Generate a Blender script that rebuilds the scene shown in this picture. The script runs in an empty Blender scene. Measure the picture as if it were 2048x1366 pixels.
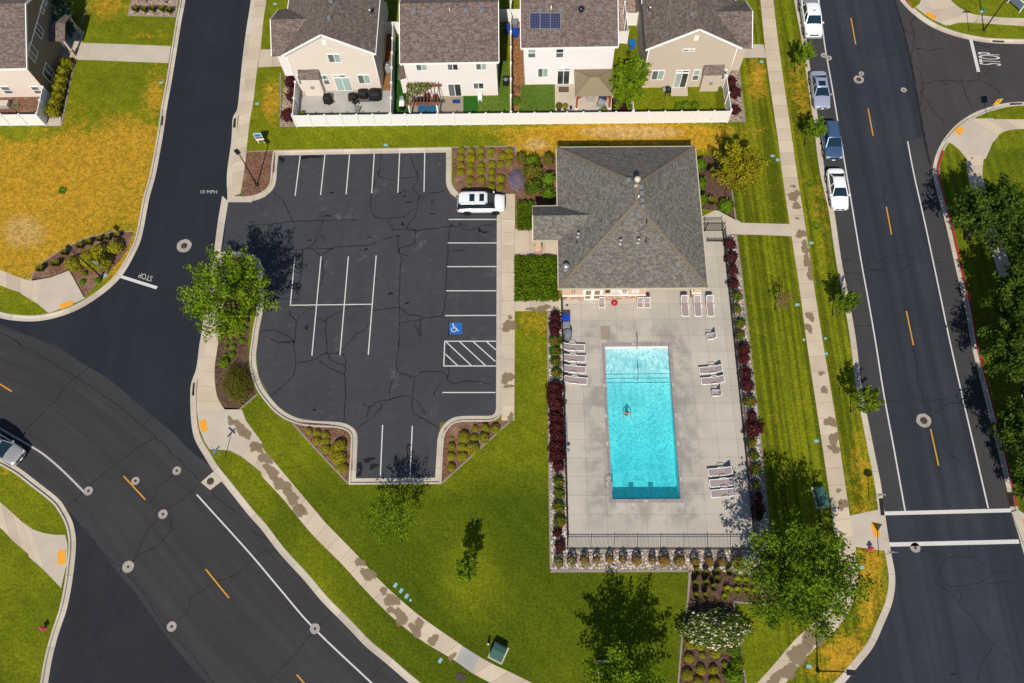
import bpy, bmesh, math, random
import numpy as np
from mathutils import Vector, Matrix
random.seed(7); rng = np.random.default_rng(7)
rad = math.radians
S = bpy.context.scene
COL = S.collection
# ------------------------------------------------------------------ camera, sky, sun, exposure
FOC, CAM_H = 1593.0, 72.0            # focal length in photo pixels (28 mm equivalent), drone height in metres
def _axes():
    d = Vector((41, -647, -FOC)).normalized(); z = -d
    y = Vector((-4, 3983, -FOC)); y = (y - z * y.dot(z)).normalized()
    return y.cross(z), y, z
AX = _axes()
cd = bpy.data.cameras.new('camera'); cam = bpy.data.objects.new('camera', cd); COL.objects.link(cam)
cd.sensor_width = 36.0; cd.lens = FOC / 2048 * 36.0; cd.clip_start = 1.0; cd.clip_end = 8000
cam.matrix_world = Matrix.Translation((0, 0, CAM_H)) @ Matrix(AX).to_4x4()
S.camera = cam
SUN_EL, SUN_AZ = rad(46.3), rad(186.5)      # compass azimuth: sun in the SSW, shadows to the NNE
w = bpy.data.worlds.new('World'); S.world = w; w.use_nodes = True
wn = w.node_tree; bg = wn.nodes['Background']
sky = wn.nodes.new('ShaderNodeTexSky'); sky.sky_type = 'NISHITA'; sky.sun_disc = False
sky.sun_elevation = SUN_EL; sky.sun_rotation = SUN_AZ; sky.altitude = 1300; sky.air_density = 1.0; sky.dust_density = 0.4
wn.links.new(sky.outputs[0], bg.inputs[0]); bg.inputs[1].default_value = 0.085
ld = bpy.data.lights.new('sun', 'SUN'); sun = bpy.data.objects.new('sun', ld); COL.objects.link(sun)
ld.energy = 4.3; ld.angle = rad(0.53); ld.color = (1.0, 0.93, 0.82)
SV = Vector((math.sin(SUN_AZ) * math.cos(SUN_EL), math.cos(SUN_AZ) * math.cos(SUN_EL), math.sin(SUN_EL)))
sun.rotation_euler = SV.to_track_quat('Z', 'Y').to_euler(); sun.location = SV * 100
vs = S.view_settings; vs.view_transform = 'Standard'; vs.look = 'None'; vs.exposure = 0.3; vs.gamma = 1.0

# ------------------------------------------------------------------ survey: photo pixel <-> place on the ground
def px2w(u, v, z=0.0):
    d = Vector((u - 1024, 683 - v, -FOC)); wx, wy, wz = AX[0].dot(d), AX[1].dot(d), AX[2].dot(d)
    t = (z - CAM_H) / wz
    return (wx * t, wy * t)
def w2px(x, y, z=0.0):
    p = Vector((x, y, z - CAM_H)); c = AX[0] * p.x + AX[1] * p.y + AX[2] * p.z
    return 1024 - FOC * c.x / c.z, 683 + FOC * c.y / c.z
def q(r, x, y):
    if r == 'P': return x, y
    s = 2048 / 528 if r[1] == '4' else 2029 / 520
    return {'1': 0, '2': 500, '3': 1000, '4': 1520}[r[1]] + x / s, {'A': 0, 'B': 340, 'C': 680, 'D': 1016}[r[0]] + y / s
def T(s, z=0.0):
    """'A1 10,20 30,40* B2 ...' -> ground points; * repeats the point (a sharp corner)."""
    out, r, last = [], 'P', None
    for t in s.split():
        if ',' not in t: r = t; continue
        k = 2 if t.endswith('*') else 1
        x, y = map(float, t.rstrip('*').split(','))
        if last and last[0] != r and last[1] > 1325 and y < 50 and last[0][1] == r[1] and ord(r[0]) == ord(last[0][0]) + 1: out.pop()   # same spot read twice where two zooms overlap
        last = (r, y)
        out += [px2w(*q(r, x, y), z)] * k
    return out
def g1(r, x, y, z=0.0):
    a = px2w(*q(r, x, y), z); return Vector((a[0], a[1], z))
def on_y(r, x, y, y0):               # point of the vertical plane y = y0 seen there -> (x, z)
    u, v = q(r, x, y); d = Vector((u - 1024, 683 - v, -FOC)); t = y0 / AX[1].dot(d)
    return AX[0].dot(d) * t, CAM_H + AX[2].dot(d) * t
def on_x(r, x, y, x0):
    u, v = q(r, x, y); d = Vector((u - 1024, 683 - v, -FOC)); t = x0 / AX[0].dot(d)
    return AX[1].dot(d) * t, CAM_H + AX[2].dot(d) * t
def smooth(pts, n=5, closed=False):
    out = []; N = len(pts)
    rngi = range(N if closed else N - 1)
    for i in rngi:
        p1, p2 = pts[i], pts[(i + 1) % N]
        if p1 == p2: continue
        p0 = pts[(i - 1) % N] if closed or i > 0 else p1
        p3 = pts[(i + 2) % N] if closed or i < N - 2 else p2
        for k in range(n):
            t = k / n; t2, t3 = t * t, t * t * t
            out.append(tuple(0.5 * (2 * b + (c - a) * t + (2 * a - 5 * b + 4 * c - d) * t2 + (3 * b - a - 3 * c + d) * t3) for a, b, c, d in zip(p0, p1, p2, p3)))
    if not closed: out.append(pts[-1])
    return out
def offset(pts, d, closed=False):
    P_ = [Vector(p) for p in pts]; N = len(P_); out = []
    for i in range(N):
        a = P_[i - 1] if (i > 0 or closed) else None; b = P_[(i + 1) % N] if (i < N - 1 or closed) else None
        t1 = (P_[i] - a).normalized() if a is not None else None; t2 = (b - P_[i]).normalized() if b is not None else None
        t1 = t1 or t2; t2 = t2 or t1
        n1, n2 = Vector((-t1.y, t1.x)), Vector((-t2.y, t2.x)); m = n1 + n2
        m = m.normalized() if m.length > 1e-6 else n1
        k = d / max(0.5, m.dot(n1)); out.append(tuple(P_[i] + m * k))
    return out
def resample(pts, n):
    P_ = np.array(pts, float); s = np.r_[0, np.cumsum(np.hypot(*(P_[1:] - P_[:-1]).T))]
    t = np.linspace(0, s[-1], n); return np.c_[np.interp(t, s, P_[:, 0]), np.interp(t, s, P_[:, 1])]

# ------------------------------------------------------------------ object helpers
def tag(o, label=None, cat=None, group=None, kind=None):
    if label: o['label'] = label
    if cat: o['category'] = cat
    if group: o['group'] = group
    if kind: o['kind'] = kind
    return o
def thing(name, label, cat, loc=(0, 0, 0), rz=0.0, group=None):
    o = bpy.data.objects.new(name, None); COL.objects.link(o); o.empty_display_size = 0.1
    o.location = loc; o.rotation_euler = (0, 0, rz)
    return tag(o, label, cat, group)
def link(name, me, m=None, parent=None):
    if m is not None: me.materials.clear(); me.materials.append(m)
    o = bpy.data.objects.new(name, me); COL.objects.link(o)
    if parent: o.parent = parent
    return o
def dup(o, loc, rz=None, label=None, sc=None):
    c = o.copy(); COL.objects.link(c); c.location = loc
    if rz is not None: c.rotation_euler = (0, 0, rz)
    if label: c['label'] = label
    if sc: c.scale = (sc, sc, sc) if not hasattr(sc, '__len__') else sc
    for ch in o.children:
        d = ch.copy(); COL.objects.link(d); d.parent = c
        for g in ch.children:
            e = g.copy(); COL.objects.link(e); e.parent = d
    return c
class MB:
    def __init__(self): self.b = bmesh.new(); self.uv = self.b.loops.layers.uv.new('UVMap')
    def face(self, pts, uvs=None, smooth_=False):
        f = self.b.faces.new([self.b.verts.new(p) for p in pts]); f.smooth = smooth_
        if uvs:
            for l, u in zip(f.loops, uvs): l[self.uv].uv = u
        return f
    def slope(self, pts):                     # a planar face with metric UVs: u level, v up the slope
        P_ = [Vector(p) for p in pts]; n = (P_[1] - P_[0]).cross(P_[2] - P_[0])
        if n.z < 0: P_ = P_[::-1]; n = -n
        n.normalize(); u = Vector((0, 0, 1)).cross(n); u = u.normalized() if u.length > 1e-4 else Vector((1, 0, 0)); v = n.cross(u)
        self.face(P_, [(p.dot(u), p.dot(v)) for p in P_])
    def box(self, a, b, rot=None, at=(0, 0, 0)):
        x0, y0, z0 = a; x1, y1, z1 = b
        vs_ = [Vector(p) for p in ((x0, y0, z0), (x1, y0, z0), (x1, y1, z0), (x0, y1, z0), (x0, y0, z1), (x1, y0, z1), (x1, y1, z1), (x0, y1, z1))]
        if rot is not None: vs_ = [Matrix.Rotation(rot, 3, 'Z') @ v_ for v_ in vs_]
        V = [self.b.verts.new(v_ + Vector(at)) for v_ in vs_]
        for f in ((3, 2, 1, 0), (4, 5, 6, 7), (0, 1, 5, 4), (1, 2, 6, 5), (2, 3, 7, 6), (3, 0, 4, 7)): self.b.faces.new([V[i] for i in f])
        return self
    def tube(self, pts, r, n=8, cap=True, sm=True):
        P_ = [Vector(p) for p in pts]; R_ = r if hasattr(r, '__len__') else [r] * len(P_); rings = []
        for i, p in enumerate(P_):
            t = (P_[min(i + 1, len(P_) - 1)] - P_[max(i - 1, 0)]).normalized()
            a = t.orthogonal().normalized() if i == 0 else (a - t * a.dot(t)).normalized()
            c = t.cross(a)
            rings.append([self.b.verts.new(p + (a * math.cos(k * 2 * math.pi / n) + c * math.sin(k * 2 * math.pi / n)) * R_[i]) for k in range(n)])
        for A, B in zip(rings, rings[1:]):
            for k in range(n):
                f = self.b.faces.new((A[k], A[(k + 1) % n], B[(k + 1) % n], B[k])); f.smooth = sm
        if cap: self.b.faces.new(rings[0][::-1]); self.b.faces.new(rings[-1])
        return self
    def lathe(self, prof, n=20, at=(0, 0, 0), sm=True):
        rings = [[self.b.verts.new(Vector(at) + Vector((r * math.cos(k * 2 * math.pi / n), r * math.sin(k * 2 * math.pi / n), z))) for k in range(n)] for r, z in prof]
        for A, B in zip(rings, rings[1:]):
            for k in range(n):
                f = self.b.faces.new((A[k], A[(k + 1) % n], B[(k + 1) % n], B[k])); f.smooth = sm
        self.b.faces.new(rings[0][::-1]); self.b.faces.new(rings[-1]); return self
    def prism(self, pts, z0, z1, axis='z'):
        n = len(pts)
        def v3(p, h): return (p[0], p[1], h) if axis == 'z' else ((p[0], h, p[1]) if axis == 'y' else (h, p[0], p[1]))
        A = [self.b.verts.new(v3(p, z0)) for p in pts]; B = [self.b.verts.new(v3(p, z1)) for p in pts]
        fa = self.b.faces.new(A[::-1]); fb = self.b.faces.new(B)
        for k in range(n): self.b.faces.new((A[k], A[(k + 1) % n], B[(k + 1) % n], B[k]))
        fa.normal_update(); fb.normal_update()
        if n > 4: bmesh.ops.triangulate(self.b, faces=[fa, fb])
        return self
    def bar(self, p, q_, w_, h=None):          # a square bar between two points
        p, q_ = Vector(p), Vector(q_); h = h or w_; t = (q_ - p).normalized()
        a = t.cross(Vector((0, 0, 1))); a = a.normalized() if a.length > 1e-3 else Vector((1, 0, 0)); c = a.cross(t)
        V = [self.b.verts.new(e + a * (sx * w_ / 2) + c * (sy * h / 2)) for e in (p, q_) for sx, sy in ((-1, -1), (1, -1), (1, 1), (-1, 1))]
        for f in ((3, 2, 1, 0), (4, 5, 6, 7), (0, 1, 5, 4), (1, 2, 6, 5), (2, 3, 7, 6), (3, 0, 4, 7)): self.b.faces.new([V[i] for i in f])
        return self
    def build(self, name, m=None, parent=None, bevel=0.0, sub=0):
        bmesh.ops.recalc_face_normals(self.b, faces=self.b.faces)
        me = bpy.data.meshes.new(name); self.b.to_mesh(me); self.b.free(); o = link(name, me, m, parent)
        if bevel:
            md = o.modifiers.new('bevel', 'BEVEL'); md.width = bevel; md.segments = 2; md.limit_method = 'ANGLE'; md.angle_limit = rad(40)
        if sub:
            md = o.modifiers.new('sub', 'SUBSURF'); md.levels = sub; md.render_levels = sub
        return o
def sheet(name, poly, z, m, parent=None, skirt=0.0, kind='structure', grid=0.0, attr=None, hole=None):
    """flat polygon; skirt > 0 gives it sides going down; grid > 0 cuts it up so it can carry an attribute"""
    b = bmesh.new(); pp = []
    for p in poly:
        if not pp or (Vector(p) - Vector(pp[-1])).length > 1e-3: pp.append(p)
    if (Vector(pp[0]) - Vector(pp[-1])).length < 1e-3: pp.pop()
    if sum(a[0] * c[1] - c[0] * a[1] for a, c in zip(pp, pp[1:] + pp[:1])) < 0: pp = pp[::-1]
    V = [b.verts.new((x, y, z)) for x, y in pp]; f = b.faces.new(V)
    side = []
    if skirt:
        L = [b.verts.new((x, y, z - skirt)) for x, y in pp]
        for i in range(len(V)):
            j = (i + 1) % len(V); side.append((L[i], L[j], V[j], V[i]))
    f.normal_update(); bmesh.ops.triangulate(b, faces=[f])
    if grid:
        xs = [p[0] for p in pp]; ys = [p[1] for p in pp]
        for ax, lo, hi in ((0, max(min(xs), -72), min(max(xs), 66)), (1, max(min(ys), -8), min(max(ys), 82))):
            k = math.ceil(lo / grid) * grid
            while k < hi:
                co = [0, 0, 0]; no = [0, 0, 0]; co[ax] = k; no[ax] = 1
                bmesh.ops.bisect_plane(b, geom=b.verts[:] + b.edges[:] + b.faces[:], plane_co=co, plane_no=no); k += grid
    if hole:
        for ax, k in ((0, hole[0]), (0, hole[2]), (1, hole[1]), (1, hole[3])):
            co = [0, 0, 0]; no = [0, 0, 0]; co[ax] = k; no[ax] = 1
            bmesh.ops.bisect_plane(b, geom=b.verts[:] + b.edges[:] + b.faces[:], plane_co=co, plane_no=no)
        bmesh.ops.delete(b, geom=[f for f in b.faces if hole[0] < f.calc_center_median().x < hole[2] and hole[1] < f.calc_center_median().y < hole[3]], context='FACES')
    for s_ in side:
        try: b.faces.new(s_)
        except ValueError: pass
    me = bpy.data.meshes.new(name); b.to_mesh(me); b.free()
    if attr:
        a = me.attributes.new('dry', 'FLOAT', 'POINT'); a.data.foreach_set('value', [attr(v.co.x, v.co.y) for v in me.vertices])
    o = link(name, me, m, parent)
    if kind: o['kind'] = kind
    return o
def strip(name, left, right, z, m, parent=None, kind='structure', step=0.5, skirt=0.1):
    """walk between two traced edges, UV.x along it in metres"""
    n = max(4, int(sum((Vector(a) - Vector(c)).length for a, c in zip(left, left[1:])) / step))
    A, B = resample(left, n), resample(right, n); mid = (A + B) / 2; s = np.r_[0, np.cumsum(np.hypot(*(mid[1:] - mid[:-1]).T))]
    mb = MB()
    for i in range(n - 1):
        mb.face([(*A[i], z), (*B[i], z), (*B[i + 1], z), (*A[i + 1], z)], [(s[i], 0), (s[i], 1), (s[i + 1], 1), (s[i + 1], 0)])
        for E_ in (A, B): mb.face([(*E_[i], z - skirt), (*E_[i + 1], z - skirt), (*E_[i + 1], z), (*E_[i], z)], [(s[i] + .4, 0)] * 4)
    bmesh.ops.remove_doubles(mb.b, verts=mb.b.verts, dist=1e-4)
    o = mb.build(name, m, parent)
    if kind: o['kind'] = kind
    return o
def sweep(name, pts, prof, m, parent=None, kind='structure', closed=False, per=3.0):
    mb = MB(); rows = [offset(pts, d, closed) for d, _ in prof]
    s = np.r_[0, np.cumsum([(Vector(a) - Vector(b_)).length for a, b_ in zip(pts, pts[1:])])]
    V = [[mb.b.verts.new((*p, z)) for p in row] for row, (_, z) in zip(rows, prof)]
    for i in range(len(pts) - 1):
        for k in range(len(prof) - 1):
            f = mb.b.faces.new((V[k][i], V[k][i + 1], V[k + 1][i + 1], V[k + 1][i]))
            for l, u in zip(f.loops, (s[i], s[i + 1], s[i + 1], s[i])): l[mb.uv].uv = (u, 0.5)
    o = mb.build(name, m, parent)
    if kind: o['kind'] = kind
    return o
def ribbon(name, pts, wd, z, m, parent=None, kind=None, jitter=0.0):
    mb = MB(); P_ = list(pts)
    if jitter: 
        n = max(3, int(sum((Vector(a) - Vector(b_)).length for a, b_ in zip(P_, P_[1:])) / 0.35)); P_ = [tuple(p + rng.normal(0, jitter, 2)) for p in resample(P_, n)]
    wj = [wd * (0.6 + 0.8 * random.random()) if jitter else wd for _ in P_]
    A, B = [], []
    L, R_ = offset(P_, .5), offset(P_, -.5)
    for p, l, r_, w_ in zip(P_, L, R_, wj):
        p, l, r_ = Vector(p), Vector(l), Vector(r_); A.append(p + (l - p) * w_); B.append(p + (r_ - p) * w_)
    for i in range(len(P_) - 1): mb.face([(*A[i], z), (*A[i + 1], z), (*B[i + 1], z), (*B[i], z)])
    bmesh.ops.remove_doubles(mb.b, verts=mb.b.verts, dist=1e-4)
    o = mb.build(name, m, parent)
    if kind: o['kind'] = kind
    return o
ORD = ['first', 'second', 'third', 'fourth', 'fifth', 'sixth', 'seventh', 'eighth', 'ninth', 'tenth', 'eleventh', 'twelfth', 'thirteenth', 'fourteenth']

# ------------------------------------------------------------------ materials
class NT:
    def __init__(self, name, rough=0.8, spec=0.3):
        self.m = bpy.data.materials.new(name); self.m.use_nodes = True; self.t = self.m.node_tree
        self.b = self.t.nodes['Principled BSDF']; self.b.inputs['Roughness'].default_value = rough; self.b.inputs['Specular IOR Level'].default_value = spec
        self.obj = self.n('ShaderNodeTexCoord').outputs['Object']
    def n(self, typ, **k):
        nd = self.t.nodes.new(typ)
        for a, v in k.items():
            if a[0].islower(): setattr(nd, a, v)
            else: self.put(nd.inputs[a.replace('_', ' ')], v)
        return nd
    def put(self, sock, v):
        if isinstance(v, bpy.types.NodeSocket): self.t.links.new(v, sock)
        elif hasattr(v, '__len__') and len(v) == 3 and sock.type == 'RGBA': sock.default_value = (*v, 1)
        else: sock.default_value = v
    def noise(self, scale, detail=3, vec=None, rough=0.55):
        return self.n('ShaderNodeTexNoise', Scale=scale, Detail=detail, Roughness=rough, Vector=vec or self.obj).outputs['Fac']
    def mix(self, f, a, b_, blend='MIX'):
        nd = self.t.nodes.new('ShaderNodeMix'); nd.data_type = 'RGBA'; nd.blend_type = blend
        self.put(nd.inputs[0], f); self.put(nd.inputs[6], a); self.put(nd.inputs[7], b_); return nd.outputs[2]
    def math(self, op, a, b_=0.0, c=0.0, clamp=False):
        nd = self.t.nodes.new('ShaderNodeMath'); nd.operation = op; nd.use_clamp = clamp
        self.put(nd.inputs[0], a); self.put(nd.inputs[1], b_); self.put(nd.inputs[2], c); return nd.outputs[0]
    def ramp(self, f, lo, hi, a=0.0, b_=1.0):
        nd = self.n('ShaderNodeMapRange', Value=f); nd.interpolation_type = 'SMOOTHSTEP'
        for i, v in ((1, lo), (2, hi), (3, a), (4, b_)): self.put(nd.inputs[i], v)
        return nd.outputs[0]
    def attr(self, name): return self.n('ShaderNodeAttribute', attribute_name=name).outputs['Fac']
    def uv(self): return self.n('ShaderNodeTexCoord').outputs['UV']
    def sep(self, v): return self.n('ShaderNodeSeparateXYZ', Vector=v).outputs
    def scl(self, v, s):
        nd = self.n('ShaderNodeMapping', Vector=v); nd.inputs['Scale'].default_value = s; return nd.outputs[0]
    def bump(self, h, strength=0.3, dist=0.02):
        self.put(self.b.inputs['Normal'], self.n('ShaderNodeBump', Height=h, Strength=strength, Distance=dist).outputs[0])
    def col(self, c): self.put(self.b.inputs['Base Color'], c); return self
def plain(name, c, rough=0.6, spec=0.4, metal=0.0, var=0.12, vs_=6.0, coat=0.0):
    t = NT(name, rough, spec); t.b.inputs['Metallic'].default_value = metal; t.b.inputs['Coat Weight'].default_value = coat
    c2 = tuple(x * (1 - var * 2) for x in c); t.col(t.mix(t.noise(vs_), c, c2)); return t.m
def asphalt(name, c, c2, streak=0.0, scuff=0.0, ang=0.0, uv=False):
    t = NT(name, 0.85, 0.25)
    k = t.mix(t.ramp(t.noise(0.18, 4), .35, .68), c, c2)
    if streak:
        mp = t.n('ShaderNodeMapping', Vector=t.obj); mp.inputs['Rotation'].default_value[2] = ang; mp.inputs['Scale'].default_value = (.75, .02, 1)
        if uv: t.put(mp.inputs['Vector'], t.uv()); mp.inputs['Scale'].default_value = (.03, 11, 1)
        k = t.mix(t.ramp(t.noise(1.0, 3, mp.outputs[0]), .3, .7, 0, streak), k, tuple(x * .62 for x in c))
    if scuff: k = t.mix(t.math('MULTIPLY', t.ramp(t.noise(.33, 6, rough=.7), .58, .78), scuff), k, (.16, .15, .14))
    k = t.mix(t.ramp(t.noise(1.3, 5), .3, .7, 0, .35), k, tuple(x * .7 for x in c))
    k = t.mix(.75, k, t.mix(t.noise(9, 4, rough=.8), (.15, .15, .15), (2.0, 1.97, 1.95)), 'MULTIPLY')
    t.col(k); t.bump(t.noise(60, 2), .25, .01); return t.m
def concrete(name, c, c2, joint=0.0, stain=0.0, jw=0.035):
    t = NT(name, 0.85, 0.25)
    k = t.mix(t.ramp(t.noise(.45, 5), .3, .7), c, c2); k = t.mix(.5, k, t.mix(t.noise(14, 4, rough=.7), (.7, .7, .7), (1.25, 1.25, 1.25)), 'MULTIPLY')
    if stain: k = t.mix(t.ramp(t.noise(.22, 6, rough=.65), .55, .72, 0, stain), k, (.16, .13, .1))
    if joint:
        u = t.sep(t.uv())[0]; cell = t.math('FLOOR', t.math('DIVIDE', u, joint))
        wn_ = t.n('ShaderNodeTexWhiteNoise', noise_dimensions='1D', W=cell).outputs['Value']
        k = t.mix(.55, k, t.mix(wn_, (.78, .78, .77), (1.12, 1.12, 1.12)), 'MULTIPLY')
        fr = t.math('MODULO', u, joint); k = t.mix(t.math('MULTIPLY', t.math('LESS_THAN', fr, jw), .55), k, (.07, .06, .05))
    t.col(k); t.bump(t.noise(40, 3), .15, .01); return t.m
def grass(name, dark, light, gold, mow=0.0, ang=0.0, per=1.1, ns=None):
    t = NT(name, 0.95, 0.1)
    fine = t.noise(5.5, 5, rough=.75); mid = t.noise(.55, 5, rough=.6); big = t.noise(.12, 4)
    k = t.mix(t.ramp(mid, .2, .8), tuple(x * .6 + y * .4 for x, y in zip(dark, light)), light)
    k = t.mix(t.ramp(big, .35, .7, 0, .5), k, tuple(x * 1.25 for x in light))
    k = t.mix(t.ramp(t.attr('dry'), -1, 0, .85, 0), k, tuple(x * y for x, y in zip(dark, (.62, .80, .8))))
    if mow:
        mp = t.n('ShaderNodeMapping', Vector=t.obj); mp.inputs['Rotation'].default_value[2] = ang
        wv = t.n('ShaderNodeTexWave', Scale=.314 / per, Distortion=1.2, Detail=2, Vector=mp.outputs[0]); wv.inputs['Detail Scale'].default_value = .6
        k = t.mix(t.math('MULTIPLY', t.math('MULTIPLY', wv.outputs['Fac'], mow), t.ramp(big, .3, .65)), k, tuple(x * .45 for x in dark))
    if ns:                                    # north-south mower passes between these two x positions
        sx = t.sep(t.obj); mk = t.math('MULTIPLY', t.ramp(sx[0], ns[0], ns[0] + .6), t.ramp(sx[0], ns[1] - .6, ns[1], 1, 0))
        st_ = t.noise(1.0, 3, t.scl(t.obj, (2.1, .03, 1))); k = t.mix(t.math('MULTIPLY', mk, t.ramp(st_, .42, .6, 0, .55)), k, tuple(x * .55 for x in dark))
        k = t.mix(t.math('MULTIPLY', mk, t.ramp(st_, .5, .34, .0, .35)), k, tuple(x * 1.35 for x in light))
    d = t.math('ADD', t.attr('dry'), t.math('MULTIPLY', t.math('SUBTRACT', t.noise(.9, 6, rough=.7), .5), 1.5))
    d = t.math('ADD', d, t.math('MULTIPLY', t.math('SUBTRACT', fine, .5), .9))
    gold = t.mix(t.ramp(t.attr('dry'), 1.05, 1.3), gold, (.50, .315, .105)); gold2 = t.mix(.42, gold, (.12, .10, .008))
    k = t.mix(t.ramp(d, .25, .85), k, t.mix(t.ramp(t.noise(1.7, 6, rough=.75), .42, .58), gold, gold2))
    k = t.mix(.85, k, t.mix(t.ramp(fine, .25, .75), (.42, .42, .4), (1.5, 1.5, 1.5)), 'MULTIPLY')  # fine speckle puts the small shade between blades into the colour
    k = t.mix(.5, k, t.mix(t.noise(22, 2), (.6, .6, .6), (1.4, 1.4, 1.4)), 'MULTIPLY')
    t.col(k); t.bump(fine, .6, .05); return t.m
def mulch(name, a, b_, c, sc=9.0):
    t = NT(name, .95, .1); vo = t.n('ShaderNodeTexVoronoi', Scale=sc, Vector=t.obj); r = t.sep(vo.outputs['Color'])[0]
    k = t.mix(t.ramp(r, .3, .75), a, b_); k = t.mix(t.ramp(t.noise(.6, 5), .45, .7, 0, .8), k, c)
    k = t.mix(.8, k, t.mix(t.noise(12, 3, rough=.7), (.45, .45, .45), (1.5, 1.5, 1.5)), 'MULTIPLY'); t.col(k); t.bump(vo.outputs['Distance'], .7, .05); return t.m
def gravel(name, cols, sc=6.5):
    t = NT(name, .9, .2); vo = t.n('ShaderNodeTexVoronoi', Scale=sc, Vector=t.obj); s_ = t.sep(vo.outputs['Color'])
    k = t.mix(t.ramp(s_[0], .4, .6), cols[0], cols[1]); k = t.mix(t.ramp(s_[1], .62, .7), k, cols[2]); k = t.mix(t.ramp(s_[2], .8, .84), k, cols[3])
    k = t.mix(t.ramp(vo.outputs['Distance'], .4, .7, 0, .7), k, (.08, .065, .055)); t.col(k); t.bump(t.math('MULTIPLY', vo.outputs['Distance'], -1), .9, .08); return t.m
def shingle(name, a, b_, c):
    t = NT(name, .9, .15); u = t.uv()
    br = t.n('ShaderNodeTexBrick', Vector=u, Scale=1.0, Color1=a, Color2=b_, Mortar=tuple(x * .5 for x in b_)); br.offset = .37
    for i, v in (('Mortar Size', .012), ('Brick Width', .42), ('Row Height', .19), ('Bias', -.1)): br.inputs[i].default_value = v
    vo = t.n('ShaderNodeTexVoronoi', Scale=1.0, Vector=t.scl(u, (4.6, 6.5, 1))); r = t.sep(vo.outputs['Color'])[0]
    k = t.mix(t.ramp(r, .5, .65, 0, .6), br.outputs['Color'], c); k = t.mix(t.ramp(t.sep(vo.outputs['Color'])[1], .66, .76, 0, .45), k, tuple(x * .6 for x in b_)); k = t.mix(.5, k, t.mix(t.noise(1.2, 4, u), (.75, .75, .75), (1.25, 1.25, 1.25)), 'MULTIPLY')
    k = t.mix(.5, k, t.mix(t.noise(9, 3, u), (.6, .6, .6), (1.4, 1.4, 1.4)), 'MULTIPLY')
    t.col(k); t.bump(br.outputs['Fac'], -.4, .02); return t.m
def siding(name, c):
    t = NT(name, .7, .3); z = t.sep(t.obj)[2]; fr = t.math('FRACT', t.math('DIVIDE', z, .2))
    k = t.mix(t.math('MULTIPLY', t.math('LESS_THAN', fr, .1), .22), c, tuple(x * .35 for x in c)); k = t.mix(t.noise(.7, 4), k, tuple(x * .9 for x in c))
    t.col(k); t.bump(fr, .3, .015); return t.m
def leafm(name, lo, hi, trans=0.3, flower=None, fthr=.9):
    t = NT(name, .8, .08); a = t.attr('tint')
    r = t.n('ShaderNodeObjectInfo').outputs['Random']
    k = t.mix(a, lo, hi); k = t.mix(.6, k, t.mix(r, (.75, .78, .75), (1.2, 1.2, 1.15)), 'MULTIPLY')
    if flower: k = t.mix(t.math('GREATER_THAN', t.attr('flower'), .5), k, flower)
    t.col(k); tr = t.n('ShaderNodeBsdfTranslucent', Color=k); mx = t.n('ShaderNodeMixShader', Fac=trans)
    t.t.links.new(t.b.outputs[0], mx.inputs[1]); t.t.links.new(tr.outputs[0], mx.inputs[2])
    t.t.links.new(mx.outputs[0], t.t.nodes['Material Output'].inputs[0]); return t.m
M = {}
M['road'] = asphalt('asphalt_worn', (.041, .037, .038), (.033, .031, .033), 0)
M['road2'] = asphalt('asphalt_wheel_worn', (.041, .039, .0415), (.033, .0318, .0355), .9, 0, 0, True)
M['seal'] = asphalt('asphalt_sealed', (.0135, .0165, .0245), (.018, .020, .028), .35, 0, rad(-5))
M['east'] = asphalt('asphalt_street', (.026, .030, .043), (.036, .038, .048), .85, 0, rad(-1))
M['shoulder'] = asphalt('asphalt_shoulder', (.046, .044, .046), (.038, .037, .041), .3, .25, rad(-1))
M['side'] = asphalt('asphalt_old', (.052, .046, .045), (.043, .040, .041), .4, .1, rad(88))
M['lot'] = asphalt('asphalt_lot', (.041, .043, .050), (.050, .051, .058), .25, .7)
M['lotsw'] = asphalt('asphalt_sealed_side', (.016, .0175, .024), (.021, .022, .028), .3, 0, rad(30))
M['crack'] = plain('tar', (.0155, .0145, .016), .6, .3)
M['walk'] = concrete('concrete_walk', (.52, .43, .325), (.46, .38, .285), 1.55)
M['pad'] = concrete('concrete_pad', (.47, .41, .33), (.42, .36, .29))
M['kerb'] = concrete('concrete_kerb', (.50, .44, .36), (.43, .37, .30), 3.0)
M['redkerb'] = plain('red_kerb_paint', (.42, .018, .03), .6, var=.2)
M['deckc'] = concrete('concrete_patio', (.38, .36, .34), (.31, .295, .28), 0, .12)
def worn(name, c):
    t = NT(name, .75, .25); k = t.mix(t.noise(3, 3), c, tuple(x * .8 for x in c)); k = t.mix(t.ramp(t.noise(7, 6, rough=.75), .56, .68, 0, .75), k, (.07, .068, .07)); t.col(k); return t.m
M['white_line'] = worn('white_marking', (.60, .585, .555))
M['old_line'] = worn('worn_marking', (.45, .43, .40))
M['yellow_line'] = worn('yellow_marking', (.58, .285, .022))
M['tactile'] = plain('tactile_yellow', (.72, .31, .02), .7, var=.06)
def faded(name, c, hard=.5, rough=.6, op=.78):       # a stain that thins out irregularly towards its rim
    t = NT(name, rough, .3); t.col(t.mix(t.noise(2, 4), c, tuple(x * .8 for x in c)))
    e = t.math('ADD', t.attr('edge'), t.math('MULTIPLY', t.math('SUBTRACT', t.noise(3.2, 6, rough=.7), .5), 1.1)); t.put(t.b.inputs['Alpha'], t.ramp(e, .12, .12 + hard, 0, op)); return t.m
M['wet'] = faded('wet_concrete', (.25, .18, .105), .4)
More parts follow.
